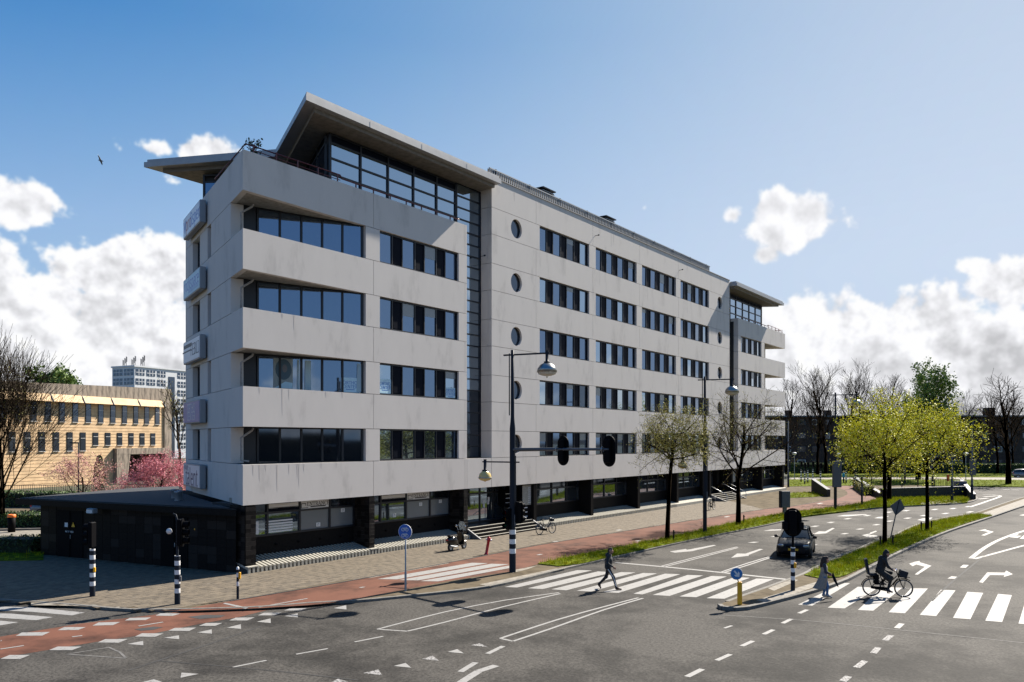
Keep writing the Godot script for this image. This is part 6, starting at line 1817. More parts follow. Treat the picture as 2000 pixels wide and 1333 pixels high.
func make_car(label: String, where: Vector3, turn: float, paint: String, group := "") -> Node3D:
	# hatchback, nose towards +z
	var t := thing("car", label, "car", where, turn, group)
	var L := [[2.02, 0.60, 0.30, 0.62], [1.95, 0.74, 0.22, 0.72], [1.75, 0.84, 0.19, 0.80], [1.3, 0.87, 0.2, 0.88], [0.85, 0.875, 0.2, 0.95], [0.0, 0.88, 0.2, 0.97], [-1.0, 0.88, 0.2, 0.98], [-1.6, 0.86, 0.22, 1.0], [-1.9, 0.80, 0.28, 0.98], [-2.0, 0.70, 0.36, 0.9]]
	var sec := []
	for l in L:
		sec.append([l[0], [[0.0, l[2]], [l[1] * 0.9, l[2]], [l[1] * 0.99, l[2] + 0.12], [l[1], (l[2] + l[3]) * 0.52], [l[1] * 0.96, l[3] - 0.05], [l[1] * 0.82, l[3]], [0.0, l[3] + 0.03]]])
	part(t, "body", loft(sec), M[paint])
	var cab := []
	for l in [[0.92, 0.74, 0.93, 0.95], [0.25, 0.60, 0.93, 1.40], [-0.1, 0.60, 0.93, 1.46], [-1.0, 0.59, 0.93, 1.46], [-1.55, 0.56, 0.93, 1.38], [-1.92, 0.62, 0.9, 0.97]]:
		cab.append([l[0], [[0.8, l[2]], [lerpf(0.8, l[1], 0.5), (l[2] + l[3]) / 2], [l[1], l[3] - 0.04], [l[1] * 0.9, l[3]], [0.0, l[3] + 0.025]]])
	part(t, "glasshouse", loft(cab), M.car_glass)
	var rf := []
	for l in [[0.3, 0.59, 1.405], [-0.1, 0.605, 1.47], [-1.0, 0.6, 1.47], [-1.6, 0.55, 1.385]]:
		rf.append([l[0], [[l[1], l[2] - 0.06], [l[1] * 0.93, l[2]], [0.0, l[2] + 0.03]]])
	part(t, "roof", loft(rf), M[paint])
	for s in [-1.0, 1.0]:
		part(t, "front_pillar", MB.new().tube([Vector3(0.76 * s, 0.95, 0.9), Vector3(0.62 * s, 1.38, 0.27), Vector3(0.61 * s, 1.43, -0.1), Vector3(0.6 * s, 1.42, -1.0), Vector3(0.62 * s, 1.2, -1.75)], [0.03], 6).mesh(), M[paint])
		part(t, "door_pillar", MB.new().tube([Vector3(0.815 * s, 0.95, -0.35), Vector3(0.62 * s, 1.42, -0.4)], [0.035], 6).mesh(), M.black)
		var mr := part(t, "mirror", MB.new().cbox(Vector3(0.98 * s, 1.0, 0.62), Vector3(0.2, 0.14, 0.1), 0.03).mesh(), M[paint])
		part(mr, "mirror_arm", MB.new().bar(Vector3(0.8 * s, 0.95, 0.6), Vector3(0.92 * s, 0.98, 0.62), 0.025, 6).mesh(), M.black)
		var hl := part(t, "headlight", MB.new().cbox(Vector3(0.62 * s, 0.66, 1.9), Vector3(0.34, 0.15, 0.2), 0.05, Basis(Vector3.UP, 0.45 * s)).mesh(), M.headlamp)
		part(t, "tail_light", MB.new().cbox(Vector3(0.7 * s, 0.85, -1.9), Vector3(0.22, 0.2, 0.16), 0.04).mesh(), M.red)
		for z in [1.28, -1.22]: wheel(t, Vector3(0.78 * s, 0.31, z), 0.31, 0.2)
	part(t, "grille", MB.new().cbox(Vector3(0, 0.63, 1.99), Vector3(0.72, 0.09, 0.08), 0.02).mesh(), M.black)
	part(t, "bumper_intake", MB.new().cbox(Vector3(0, 0.34, 1.97), Vector3(1.1, 0.16, 0.1), 0.03).mesh(), M.black)
	var np := part(t, "number_plate", MB.new().cbox(Vector3(0, 0.48, 2.03), Vector3(0.5, 0.11, 0.02), 0.004).mesh(), M.yellow)
	part(t, "badge", MB.new().lathe(Vector3(0, 0.66, 2.035), [[0.0, 0.01], [0.055, 0.0]], 14, Basis(Vector3.RIGHT, PI / 2)).mesh(), M.chrome)
	part(t, "wiper", MB.new().tube([Vector3(-0.45, 0.97, 0.93), Vector3(0.05, 1.0, 0.87)], [0.012], 5).tube([Vector3(0.05, 0.97, 0.93), Vector3(0.55, 1.0, 0.87)], [0.012], 5).mesh(), M.black)
	return t

func bike_wheel(t: Node3D, c: Vector3, r := 0.35) -> void:
	var ty := part(t, "wheel", MB.new().tube(ring_path(c, r - 0.02, Basis.IDENTITY, 36), [0.02], 8, false).mesh(), M.rubber)
	part(ty, "rim", MB.new().tube(ring_path(c, r - 0.05, Basis.IDENTITY, 36), [0.012], 6, false).mesh(), M.steel)
	var s := MB.new()
	for k in 14:
		var a := TAU * k / 14.0
		s.bar(c + Vector3(0, 0, 0.03 if k % 2 else -0.03), c + Vector3(cos(a), sin(a), 0) * (r - 0.05), 0.0022, 3)
	part(ty, "spokes", s.mesh(), M.steel)
	part(ty, "hub", MB.new().bar(c - Vector3(0, 0, 0.06), c + Vector3(0, 0, 0.06), 0.025).mesh(), M.galv)

func make_bicycle(label: String, where: Vector3, turn: float, group := "", extras := false, paint := "black") -> Node3D:
	# rides towards +x
	var t := thing("bicycle", label, "bicycle", where, turn, group)
	bike_wheel(t, Vector3(-0.56, 0.35, 0))
	bike_wheel(t, Vector3(0.6, 0.35, 0))
	var bb := Vector3(-0.08, 0.3, 0)
	var seat := Vector3(-0.26, 0.86, 0)
	var hd := Vector3(0.36, 0.88, 0)
	var f := MB.new()
	f.tube([bb, seat], [0.018], 8).tube([bb, Vector3(0.1, 0.36, 0), Vector3(0.3, 0.62, 0), hd - Vector3(-0.03, 0.15, 0)], [0.02], 8)
	f.tube([seat - Vector3(-0.05, 0.16, 0), Vector3(0.0, 0.55, 0), Vector3(0.2, 0.66, 0), hd - Vector3(0.0, 0.05, 0)], [0.018], 8)
	for z in [-0.05, 0.05]: f.bar(bb + Vector3(0, 0, z), Vector3(-0.56, 0.35, z), 0.011, 6).bar(seat + Vector3(0, -0.12, z * 0.4), Vector3(-0.56, 0.35, z), 0.01, 6)
	part(t, "frame", f.mesh(), M[paint])
	var fk := MB.new()
	fk.bar(hd + Vector3(-0.02, 0.12, 0), Vector3(0.45, 0.68, 0), 0.02)
	for z in [-0.05, 0.05]: fk.tube([Vector3(0.45, 0.7, z), Vector3(0.52, 0.5, z), Vector3(0.6, 0.35, z)], [0.014], 6)
	part(t, "fork", fk.mesh(), M[paint])
	part(t, "handlebar", MB.new().tube([Vector3(0.12, 1.06, -0.3), Vector3(0.24, 1.08, -0.27), Vector3(0.34, 1.05, -0.1), hd + Vector3(-0.03, 0.16, 0), Vector3(0.34, 1.05, 0.1), Vector3(0.24, 1.08, 0.27), Vector3(0.12, 1.06, 0.3)], [0.014], 8).mesh(), M.steel)
	part(t, "saddle", MB.new().cbox(seat + Vector3(-0.04, 0.1, 0), Vector3(0.26, 0.07, 0.18), 0.03).bar(seat, seat + Vector3(-0.03, 0.08, 0), 0.015).mesh(), M.black)
	var ck := part(t, "crank", MB.new().bar(bb + Vector3(0, 0, -0.07), bb + Vector3(0, 0, 0.07), 0.02).bar(bb + Vector3(0, 0, 0.08), bb + Vector3(0.1, -0.13, 0.08), 0.012).bar(bb + Vector3(0, 0, -0.08), bb + Vector3(-0.1, 0.13, -0.08), 0.012).mesh(), M.galv)
	part(ck, "pedal", shared_box(Vector3(0.1, 0.025, 0.09), 0.005), M.black, at(bb + Vector3(0.1, -0.13, 0.14)))
	part(ck, "pedal", shared_box(Vector3(0.1, 0.025, 0.09), 0.005), M.black, at(bb + Vector3(-0.1, 0.13, -0.14)))
	part(t, "chain_guard", MB.new().plate(P2([[-0.6, 0.31], [0.02, 0.21], [0.06, 0.3], [0.02, 0.38], [-0.6, 0.40]]), 0.03, at(Vector3(0, 0, 0.05))).mesh(), M.black)
	for m in [[Vector3(-0.56, 0.35, 0), 0.4, 3.0], [Vector3(0.6, 0.35, 0), 0.9, 2.9]]:
		var p := []
		for i in 12: p.append(m[0] + Vector3(cos(m[1] + (m[2] - m[1]) * i / 11.0), sin(m[1] + (m[2] - m[1]) * i / 11.0), 0) * 0.38)
		part(t, "mudguard", MB.new().tube(p, [0.018], 5).mesh(), M[paint])
	part(t, "rear_rack", MB.new().box(Vector3(-0.56, 0.77, 0), Vector3(0.4, 0.02, 0.14)).bar(Vector3(-0.7, 0.76, 0.05), Vector3(-0.56, 0.36, 0.06), 0.008, 5).bar(Vector3(-0.7, 0.76, -0.05), Vector3(-0.56, 0.36, -0.06), 0.008, 5).mesh(), M[paint])
	part(t, "front_lamp", MB.new().lathe(Vector3(0.5, 0.84, 0), [[0.0, 0.0], [0.04, 0.02], [0.05, 0.08], [0.0, 0.09]], 12, Basis(Vector3.BACK, -PI / 2)).mesh(), M.chrome)
	if extras:
		var cs := part(t, "child_seat", MB.new().cbox(Vector3(-0.52, 0.86, 0), Vector3(0.32, 0.1, 0.3), 0.03).plate(P2([[-0.06, 0.0], [0.02, 0.0], [-0.08, 0.62], [-0.18, 0.58]]), 0.3, at(Vector3(-0.66, 0.86, -0.15))).mesh(), M.pole)
		for z in [-0.17, 0.17]: part(cs, "foot_guard", MB.new().cbox(Vector3(-0.4, 0.68, z), Vector3(0.16, 0.4, 0.05), 0.02).mesh(), M.black)
		part(t, "front_crate", MB.new().cbox(Vector3(0.58, 0.92, 0), Vector3(0.28, 0.26, 0.36), 0.02, Basis(Vector3.BACK, -0.3)).mesh(), M.pole)
		part(t, "front_rack", MB.new().box(Vector3(0.62, 0.8, 0), Vector3(0.36, 0.02, 0.3)).bar(Vector3(0.7, 0.79, 0.1), Vector3(0.6, 0.36, 0.06), 0.008, 5).bar(Vector3(0.7, 0.79, -0.1), Vector3(0.6, 0.36, -0.06), 0.008, 5).mesh(), M.black)
		part(t, "bell", MB.new().lathe(Vector3(0.3, 1.09, 0.16), [[0.035, 0.0], [0.03, 0.03], [0.0, 0.04]], 10).mesh(), M.blue_sign)
	else:
		part(t, "basket", MB.new().cbox(Vector3(0.54, 0.9, 0), Vector3(0.22, 0.2, 0.3), 0.02).mesh(), M.pole)
	return t

func make_scooter(where: Vector3, turn: float) -> void:
	var t := thing("scooter", "black motor scooter parked by the entrance steps", "scooter", where, turn)
	for x in [-0.62, 0.62]: wheel(t, Vector3(x, 0.22, 0), 0.22, 0.1, Vector3.BACK)
	# rear body, floor board, leg shield
	part(t, "body", loft_x([[-0.92, 0.05, 0.52, 0.66], [-0.75, 0.15, 0.36, 0.78], [-0.45, 0.2, 0.30, 0.80], [-0.15, 0.17, 0.28, 0.74], [-0.02, 0.12, 0.28, 0.5]]), M.gloss_black)
	part(t, "floor_board", MB.new().cbox(Vector3(0.12, 0.29, 0), Vector3(0.45, 0.08, 0.34), 0.03).mesh(), M.gloss_black)
	part(t, "leg_shield", MB.new().plate(P2([[-0.2, 0.0], [0.2, 0.0], [0.24, 0.4], [0.16, 0.68], [-0.16, 0.68], [-0.24, 0.4]]), 0.09, Transform3D(Basis(Vector3.UP, PI / 2) * Basis(Vector3.RIGHT, -0.22), Vector3(0.34, 0.3, 0))).mesh(), M.gloss_black)
	part(t, "front_mudguard", MB.new().cbox(Vector3(0.62, 0.42, 0), Vector3(0.44, 0.12, 0.16), 0.05).mesh(), M.gloss_black)
	part(t, "fork", MB.new().bar(Vector3(0.62, 0.22, 0.07), Vector3(0.46, 0.95, 0.03), 0.02).bar(Vector3(0.62, 0.22, -0.07), Vector3(0.46, 0.95, -0.03), 0.02).mesh(), M.steel)
	part(t, "seat", MB.new().cbox(Vector3(-0.45, 0.83, 0), Vector3(0.75, 0.1, 0.28), 0.045).mesh(), M.black)
	part(t, "handlebar", MB.new().tube([Vector3(0.34, 1.05, -0.32), Vector3(0.42, 1.02, 0), Vector3(0.34, 1.05, 0.32)], [0.022], 8).cbox(Vector3(0.44, 1.02, 0), Vector3(0.16, 0.14, 0.2), 0.04).mesh(), M.black)
	part(t, "headlight", MB.new().lathe(Vector3(0.5, 1.0, 0), [[0.08, 0.0], [0.07, 0.04], [0.0, 0.05]], 12, Basis(Vector3.BACK, -PI / 2)).mesh(), M.headlamp)
	for z in [-1.0, 1.0]:
		var mr := part(t, "mirror", MB.new().lathe(Vector3(0.34, 1.3, 0.3 * z), [[0.0, 0.0], [0.07, 0.01], [0.07, 0.03], [0.0, 0.04]], 12, Basis(Vector3.BACK, PI / 2)).mesh(), M.chrome)
		part(mr, "mirror_stem", MB.new().bar(Vector3(0.36, 1.05, 0.2 * z), Vector3(0.34, 1.28, 0.3 * z), 0.01, 5).mesh(), M.steel)
	part(t, "windscreen", MB.new().plate(P2([[-0.2, 0.0], [0.2, 0.0], [0.24, 0.3], [0.14, 0.5], [-0.14, 0.5], [-0.24, 0.3]]), 0.006, Transform3D(Basis(Vector3.UP, PI / 2) * Basis(Vector3.RIGHT, -0.2), Vector3(0.5, 1.05, 0))).mesh(), M.screen_clear)
	part(t, "tail_light", MB.new().cbox(Vector3(-0.93, 0.64, 0), Vector3(0.05, 0.08, 0.16), 0.015).mesh(), M.red)
	part(t, "exhaust", MB.new().tube([Vector3(-0.2, 0.24, 0.16), Vector3(-0.45, 0.24, 0.18), Vector3(-0.85, 0.32, 0.18)], [0.03, 0.05, 0.05], 8).mesh(), M.galv)
	part(t, "stand", MB.new().bar(Vector3(-0.1, 0.25, 0.12), Vector3(-0.16, 0.0, 0.2), 0.012).bar(Vector3(-0.1, 0.25, -0.12), Vector3(-0.16, 0.0, -0.2), 0.012).mesh(), M.galv)

func loft_x(st: Array) -> Mesh:
	# stations [x, half width, bottom, top] rounded in section
	var sec := []
	for s in st:
		var a := []
		for k in 9:
			var q := -PI / 2 + PI * k / 8.0
			a.append([s[1] * pow(maxf(cos(q), 0.0), 0.6), (s[2] + s[3]) / 2 + (s[3] - s[2]) / 2 * signf(sin(q)) * pow(absf(sin(q)), 0.8)])
		sec.append([s[0], a])
	var m := loft(sec)
	var st2 := SurfaceTool.new()
	st2.begin(Mesh.PRIMITIVE_TRIANGLES)
	st2.append_from(m, 0, Transform3D(Basis(Vector3.UP, PI / 2), Vector3.ZERO))
	return st2.commit()

func make_vehicles() -> void:
	var cp := survey(1551, 1092)
	make_car("dark blue hatchback waiting at the stop line behind the median signal", cp + Vector3(0.75, 0, -1.8), atan2(-0.40, 0.92), "car_black")
	make_car("blue parked car at the far left beside the bare tree", Vector3(-42.6, 0, -65.0), 0.9, "car_blue", "cars parked in the yard")
	make_car("grey parked car in the yard just left of the annex", Vector3(-37.3, 0, -67.5), PI / 2 + 0.25, "car_grey", "cars parked in the yard")
	make_car("pale parked car half hidden behind the annex roof", Vector3(-33.6, 0, -70.5), PI / 2 + 0.25, "car_grey", "cars parked in the yard")
	make_car("silver car at the far right edge by the hedge", survey(2004, 934.5), 1.2, "car_grey")
	make_scooter(survey(893, 1075, PAV), 1.0)
	make_bicycle("grey bicycle leaning on the ribbed plinth right of the steps", survey(1066, 1044, PAV), 0.75, "parked bicycles", false, "sign_back")
	make_bicycle("dark bicycle parked behind the street lamp at far steps", survey(1390, 997, PAV), 1.0, "parked bicycles")

# ---------------------------------------------------------------- people
# a body is a smooth union of tapered bones, meshed as surface nets; bones: [a, b, radius a, radius b, colour]
func skin(bones: Array, cell: float, k: float) -> Mesh:
	var lo := Vector3.ONE * 1e9
	var hi := -lo
	for b in bones:
		var r: float = maxf(b[2], b[3]) + cell * 3 + k
		lo = lo.min((b[0] as Vector3).min(b[1]) - Vector3.ONE * r)
		hi = hi.max((b[0] as Vector3).max(b[1]) + Vector3.ONE * r)
	var nx := int((hi.x - lo.x) / cell) + 2
	var ny := int((hi.y - lo.y) / cell) + 2
	var nz := int((hi.z - lo.z) / cell) + 2
	var f := PackedFloat32Array()
	f.resize(nx * ny * nz)
	f.fill(1.0)
	var best := PackedFloat32Array()
	best.resize(nx * ny * nz)
	best.fill(9.0)
	var own := PackedByteArray()
	own.resize(nx * ny * nz)
	for bi in bones.size():
		var b: Array = bones[bi]
		var a: Vector3 = b[0]
		var e: Vector3 = b[1]
		var ab := e - a
		var l2 := maxf(ab.length_squared(), 1e-9)
		var r: float = maxf(b[2], b[3]) + cell * 2.5 + k
		var i0 := ((a.min(e) - Vector3.ONE * r - lo) / cell).floor()
		var i1 := ((a.max(e) + Vector3.ONE * r - lo) / cell).ceil()
		for z in range(maxi(0, int(i0.z)), mini(nz, int(i1.z) + 1)):
			for y in range(maxi(0, int(i0.y)), mini(ny, int(i1.y) + 1)):
				for x in range(maxi(0, int(i0.x)), mini(nx, int(i1.x) + 1)):
					var p := lo + Vector3(x, y, z) * cell
					var t := clampf((p - a).dot(ab) / l2, 0.0, 1.0)
					var d := p.distance_to(a + ab * t) - lerpf(b[2], b[3], t)
					var q := (z * ny + y) * nx + x
					if d < best[q]:
						best[q] = d
						own[q] = bi
					var m := f[q]
					var h := maxf(k - absf(m - d), 0.0) / k
					f[q] = minf(m, d) - h * h * k * 0.25
	var vid := PackedInt32Array()
	vid.resize(nx * ny * nz)
	vid.fill(-1)
	var vs := PackedVector3Array()
	var ns := PackedVector3Array()
	var cs := PackedColorArray()
	var idx := PackedInt32Array()
	var offs := [0, 1, nx, nx + 1, nx * ny, nx * ny + 1, nx * ny + nx, nx * ny + nx + 1]
	var ed := [[0, 1], [2, 3], [4, 5], [6, 7], [0, 2], [1, 3], [4, 6], [5, 7], [0, 4], [1, 5], [2, 6], [3, 7]]
	for z in nz - 1:
		for y in ny - 1:
			for x in nx - 1:
				var q := (z * ny + y) * nx + x
				var s0 := f[q] < 0.0
				var mixed := false
				for o in offs:
					if (f[q + o] < 0.0) != s0:
						mixed = true
						break
				if not mixed: continue
				var sum := Vector3.ZERO
				var cnt := 0
				for g in ed:
					var fa := f[q + offs[g[0]]]
					var fb := f[q + offs[g[1]]]
					if (fa < 0.0) == (fb < 0.0): continue
					var t := fa / (fa - fb)
					var pa := Vector3(g[0] & 1, (g[0] >> 1) & 1, g[0] >> 2)
					var pb := Vector3(g[1] & 1, (g[1] >> 1) & 1, g[1] >> 2)
					sum += pa.lerp(pb, t)
					cnt += 1
				vid[q] = vs.size()
				vs.append(lo + (Vector3(x, y, z) + sum / cnt) * cell)
				ns.append(Vector3(f[q + 1] - f[q] + f[q + nx + 1] - f[q + nx], f[q + nx] - f[q] + f[q + nx + 1] - f[q + 1], f[q + nx * ny] - f[q] + f[q + nx * ny + 1] - f[q + 1]).normalized())
				cs.append(bones[own[q]][4])
	var st := [1, nx, nx * ny]
	for z in range(1, nz - 1):
		for y in range(1, ny - 1):
			for x in range(1, nx - 1):
				var q := (z * ny + y) * nx + x
				var s0 := f[q] < 0.0
				for ax in 3:
					if (f[q + st[ax]] < 0.0) == s0: continue
					var u: int = st[(ax + 1) % 3]
					var w: int = st[(ax + 2) % 3]
					var a := vid[q]
					var b := vid[q - u]
					var c := vid[q - u - w]
					var d := vid[q - w]
					if a < 0 or b < 0 or c < 0 or d < 0: continue
					if s0: idx.append_array([a, c, b, a, d, c])
					else: idx.append_array([a, b, c, a, c, d])
	var arr := []
	arr.resize(Mesh.ARRAY_MAX)
	arr[Mesh.ARRAY_VERTEX] = vs
	arr[Mesh.ARRAY_NORMAL] = ns
	arr[Mesh.ARRAY_COLOR] = cs
	arr[Mesh.ARRAY_INDEX] = idx
	var m := ArrayMesh.new()
	m.add_surface_from_arrays(Mesh.PRIMITIVE_TRIANGLES, arr)
	return m

func hand_bones(w: Vector3, dirv: Vector3, palm_n: Vector3, thumb_side: float, col: Color, curl := 0.6) -> Array:
	# palm, four fingers of unequal length, a thumb from the side of the palm
	var d := dirv.normalized()
	var n := (palm_n - d * palm_n.dot(d)).normalized()
	var s := d.cross(n) * thumb_side
	var r := [[w, w + d * 0.05, 0.024, 0.028, col], [w + d * 0.05 + s * 0.02, w + d * 0.085 + s * 0.022, 0.018, 0.014, col], [w + d * 0.05 - s * 0.02, w + d * 0.082 - s * 0.022, 0.018, 0.013, col]]
	var lens := [0.038, 0.044, 0.041, 0.032]
	for i in 4:
		var base := w + d * 0.088 + s * (0.03 - 0.02 * i)
		var l: float = lens[i]
		var d1 := (d * cos(curl) + n * sin(curl)).normalized()
		var d2 := (d * cos(curl * 2.0) + n * sin(curl * 2.0)).normalized()
		r.append([base, base + d1 * l, 0.009, 0.0085, col])
		r.append([base + d1 * l, base + d1 * l + d2 * l * 0.8, 0.0085, 0.0075, col])
	var tb := w + d * 0.03 + s * 0.03
	var td := (d * 0.7 + s * 0.6 + n * 0.3).normalized()
	r.append([tb, tb + td * 0.035, 0.012, 0.010, col])
	r.append([tb + td * 0.035, tb + td * 0.035 + (d * 0.9 + n * 0.4).normalized() * 0.028, 0.010, 0.008, col])
	return r

func head_bones(c: Vector3, fwd: Vector3, skin_c: Color) -> Array:
	# c: centre of the skull
	var s := fwd.cross(Vector3.UP)
	var r := [[c + Vector3(0, 0.03, 0) - fwd * 0.015, c + Vector3(0, 0.02, 0) + fwd * 0.02, 0.085, 0.08, skin_c], [c + fwd * 0.03 - Vector3(0, 0.03, 0), c + fwd * 0.055 - Vector3(0, 0.085, 0), 0.06, 0.035, skin_c],
		[c + fwd * 0.085 + Vector3(0, 0.005, 0), c + fwd * 0.115 - Vector3(0, 0.03, 0), 0.010, 0.014, skin_c], [c + fwd * 0.092 - Vector3(0, 0.062, 0) - s * 0.018, c + fwd * 0.092 - Vector3(0, 0.062, 0) + s * 0.018, 0.009, 0.009, Color(0.30, 0.10, 0.08)]]
	for q in [-1.0, 1.0]:
		r.append([c + s * 0.083 * q + Vector3(0, 0.012, 0), c + s * 0.085 * q - Vector3(0, 0.03, 0), 0.016, 0.012, skin_c])
		r.append([c + s * 0.032 * q + fwd * 0.088 + Vector3(0, 0.01, 0), c + s * 0.034 * q + fwd * 0.088 + Vector3(0, 0.01, 0), 0.011, 0.011, Color(0.02, 0.015, 0.012)])
	return r

func person(label: String, where: Vector3, heading: Vector3, J: Dictionary) -> Node3D:
	# joints in metres: x forwards, y up, z to the right
	var t := thing("person", label, "person", where, atan2(-heading.z, heading.x))
	var b: Array = J.bones
	part(t, "body", skin(b, 0.018, 0.05), M.figure)
	for h in J.get("fine", []): part(t, h[0], skin(h[1], h[2], h[3]), M.figure)
	return t

func leg(hip: Vector3, knee: Vector3, ankle: Vector3, toe: Vector3, c: Color, shoe: Color, fat := 1.0) -> Array:
	return [[hip, knee, 0.092 * fat, 0.062 * fat, c], [knee, ankle, 0.064 * fat, 0.046 * fat, c], [ankle - Vector3(0, 0.01, 0), ankle.lerp(toe, 0.25), 0.045, 0.045, shoe], [ankle.lerp(toe, 0.1) - Vector3(0, 0.02, 0), toe, 0.042, 0.034, shoe]]

func arm(sh: Vector3, el: Vector3, wr: Vector3, c: Color) -> Array:
	return [[sh, el, 0.062, 0.05, c], [el, wr, 0.052, 0.036, c]]

func make_people() -> void:
	var skin_a := Color(0.34, 0.19, 0.13)
	# --- man striding over the zebra
	var dk := Color(0.018, 0.02, 0.024)
	var tr := Color(0.012, 0.013, 0.017)
	var sh := Color(0.05, 0.026, 0.016)
	var hd := Vector3(0.10, 1.58, 0)
	var b := []
	b += leg(Vector3(0.0, 0.90, -0.09), Vector3(-0.10, 0.50, -0.09), Vector3(-0.40, 0.19, -0.08), Vector3(-0.33, 0.035, -0.08), tr, sh)
	b += leg(Vector3(0.02, 0.90, 0.09), Vector3(0.24, 0.52, 0.09), Vector3(0.36, 0.09, 0.09), Vector3(0.55, 0.05, 0.10), tr, sh)
	b += [[Vector3(0.0, 0.92, -0.06), Vector3(0.0, 0.92, 0.06), 0.12, 0.12, dk], [Vector3(0, 0.95, 0), Vector3(0.03, 1.22, 0), 0.145, 0.155, dk], [Vector3(0.03, 1.22, -0.07), Vector3(0.03, 1.22, 0.07), 0.13, 0.13, dk], [Vector3(0.05, 1.38, -0.14), Vector3(0.05, 1.38, 0.14), 0.075, 0.075, dk], [Vector3(0.06, 1.40, 0), Vector3(0.09, 1.52, 0), 0.06, 0.055, skin_a], [Vector3(-0.03, 1.42, 0), Vector3(0.0, 1.46, 0), 0.09, 0.07, dk]]
	b += arm(Vector3(0.04, 1.37, 0.19), Vector3(0.02, 1.10, 0.26), Vector3(0.24, 0.98, 0.25), dk)
	b += arm(Vector3(0.04, 1.37, -0.19), Vector3(-0.12, 1.12, -0.25), Vector3(-0.06, 0.88, -0.25), dk)
	var mp := survey(1188, 1152)
	var man := person("man in a dark hooded jacket striding over the zebra crossing", mp, Vector3(0.95, 0, 0.3), {"bones": b, "fine": [["head", head_bones(hd, Vector3.RIGHT, skin_a), 0.008, 0.02], ["hand", hand_bones(Vector3(0.25, 0.975, 0.25), Vector3(0.8, -0.5, 0), Vector3(0, -0.5, -0.8), -1.0, skin_a), 0.006, 0.008], ["hand", hand_bones(Vector3(-0.06, 0.86, -0.25), Vector3(0.1, -1, 0), Vector3(0.3, 0, 0.9), 1.0, skin_a), 0.006, 0.008]]})
	part(man, "hair", skin([[hd + Vector3(-0.02, 0.07, 0), hd + Vector3(0.03, 0.085, 0), 0.075, 0.06, Color(0.015, 0.012, 0.01)], [hd + Vector3(-0.05, 0.02, 0), hd + Vector3(-0.05, -0.05, 0), 0.075, 0.05, Color(0.015, 0.012, 0.01)], [hd + Vector3(0.06, -0.09, -0.02), hd + Vector3(0.06, -0.09, 0.02), 0.03, 0.03, Color(0.02, 0.016, 0.012)]], 0.01, 0.03), M.figure)
	for s in [[Vector3(0.03, 0.86, 0.185), Vector3(0.25, 0.52, 0.156), Vector3(0.365, 0.16, 0.142)]]:
		part(man, "trouser_stripe", MB.new().tube(s, [0.018, 0.016, 0.014], 6).mesh(), M.white)
	# --- woman in a pale coat with long curls
	var coat := Color(0.30, 0.26, 0.22)
	var jean := Color(0.06, 0.13, 0.26)
	var w := []
	w += leg(Vector3(0.0, 0.84, -0.08), Vector3(0.06, 0.46, -0.08), Vector3(-0.02, 0.09, -0.07), Vector3(0.16, 0.04, -0.06), jean, Color(0.3, 0.3, 0.3), 0.92)
	w += leg(Vector3(0.0, 0.84, 0.08), Vector3(0.12, 0.47, 0.08), Vector3(0.10, 0.13, 0.08), Vector3(0.26, 0.05, 0.08), jean, Color(0.3, 0.3, 0.3), 0.92)
	w += [[Vector3(0.0, 0.86, -0.05), Vector3(0.0, 0.86, 0.05), 0.115, 0.115, coat], [Vector3(0, 0.9, 0), Vector3(0.0, 1.16, 0), 0.125, 0.135, coat], [Vector3(0.01, 1.28, -0.11), Vector3(0.01, 1.28, 0.11), 0.07, 0.07, coat], [Vector3(0.02, 1.3, 0), Vector3(0.05, 1.42, 0), 0.05, 0.046, skin_a]]
	w += arm(Vector3(0.0, 1.27, 0.16), Vector3(0.05, 1.03, 0.22), Vector3(0.22, 0.96, 0.18), Color(0.03, 0.035, 0.05))
	w += arm(Vector3(0.0, 1.27, -0.16), Vector3(0.0, 1.03, -0.21), Vector3(0.16, 0.94, -0.2), coat)
	var wh := Vector3(0.06, 1.47, 0)
	var wp := survey(1610, 1168)
	var wom := person("woman with long curly hair in a pale flowing coat on the crossing", wp, Vector3(0.96, 0, 0.28), {"bones": w, "fine": [["head", head_bones(wh, Vector3.RIGHT, skin_a), 0.008, 0.02], ["hand", hand_bones(Vector3(0.23, 0.955, 0.18), Vector3(0.7, -0.6, 0), Vector3(0, -0.4, -0.8), -1.0, skin_a, 0.9), 0.006, 0.008], ["hand", hand_bones(Vector3(0.17, 0.93, -0.2), Vector3(0.6, -0.7, 0), Vector3(0, -0.3, 0.8), 1.0, skin_a, 0.7), 0.006, 0.008]]})
	part(wom, "hair", skin([[wh + Vector3(-0.03, 0.06, 0), wh + Vector3(0.02, 0.08, 0), 0.095, 0.08, Color(0.03, 0.018, 0.012)], [wh + Vector3(-0.06, 0.0, 0), wh + Vector3(-0.10, -0.22, 0), 0.11, 0.12, Color(0.03, 0.018, 0.012)], [wh + Vector3(-0.02, -0.05, 0.09), wh + Vector3(-0.06, -0.26, 0.1), 0.055, 0.06, Color(0.03, 0.018, 0.012)], [wh + Vector3(-0.02, -0.05, -0.09), wh + Vector3(-0.06, -0.26, -0.1), 0.055, 0.06, Color(0.03, 0.018, 0.012)]], 0.012, 0.04), M.figure)
	# coat skirt blown back: a folded cone open at the front
	var sk := MB.new()
	sk.smooth(4)
	var n := 22
	for i in n:
		for j in 6:
			var q := []
			for e in [[i, j], [i + 1, j], [i + 1, j + 1], [i, j + 1]]:
				var a = deg_to_rad(38.0) + deg_to_rad(284.0) * e[0] / n
				var f := float(e[1]) / 6.0
				var rr := lerpf(0.135, 0.27, f) * (1.0 + 0.06 * f * sin(a * 7.0))
				q.append(Vector3(rr * cos(a) - 0.16 * f * f, lerpf(1.0, 0.36, f), rr * 0.95 * sin(a)))
			sk.quad(q[0], q[1], q[2], q[3])
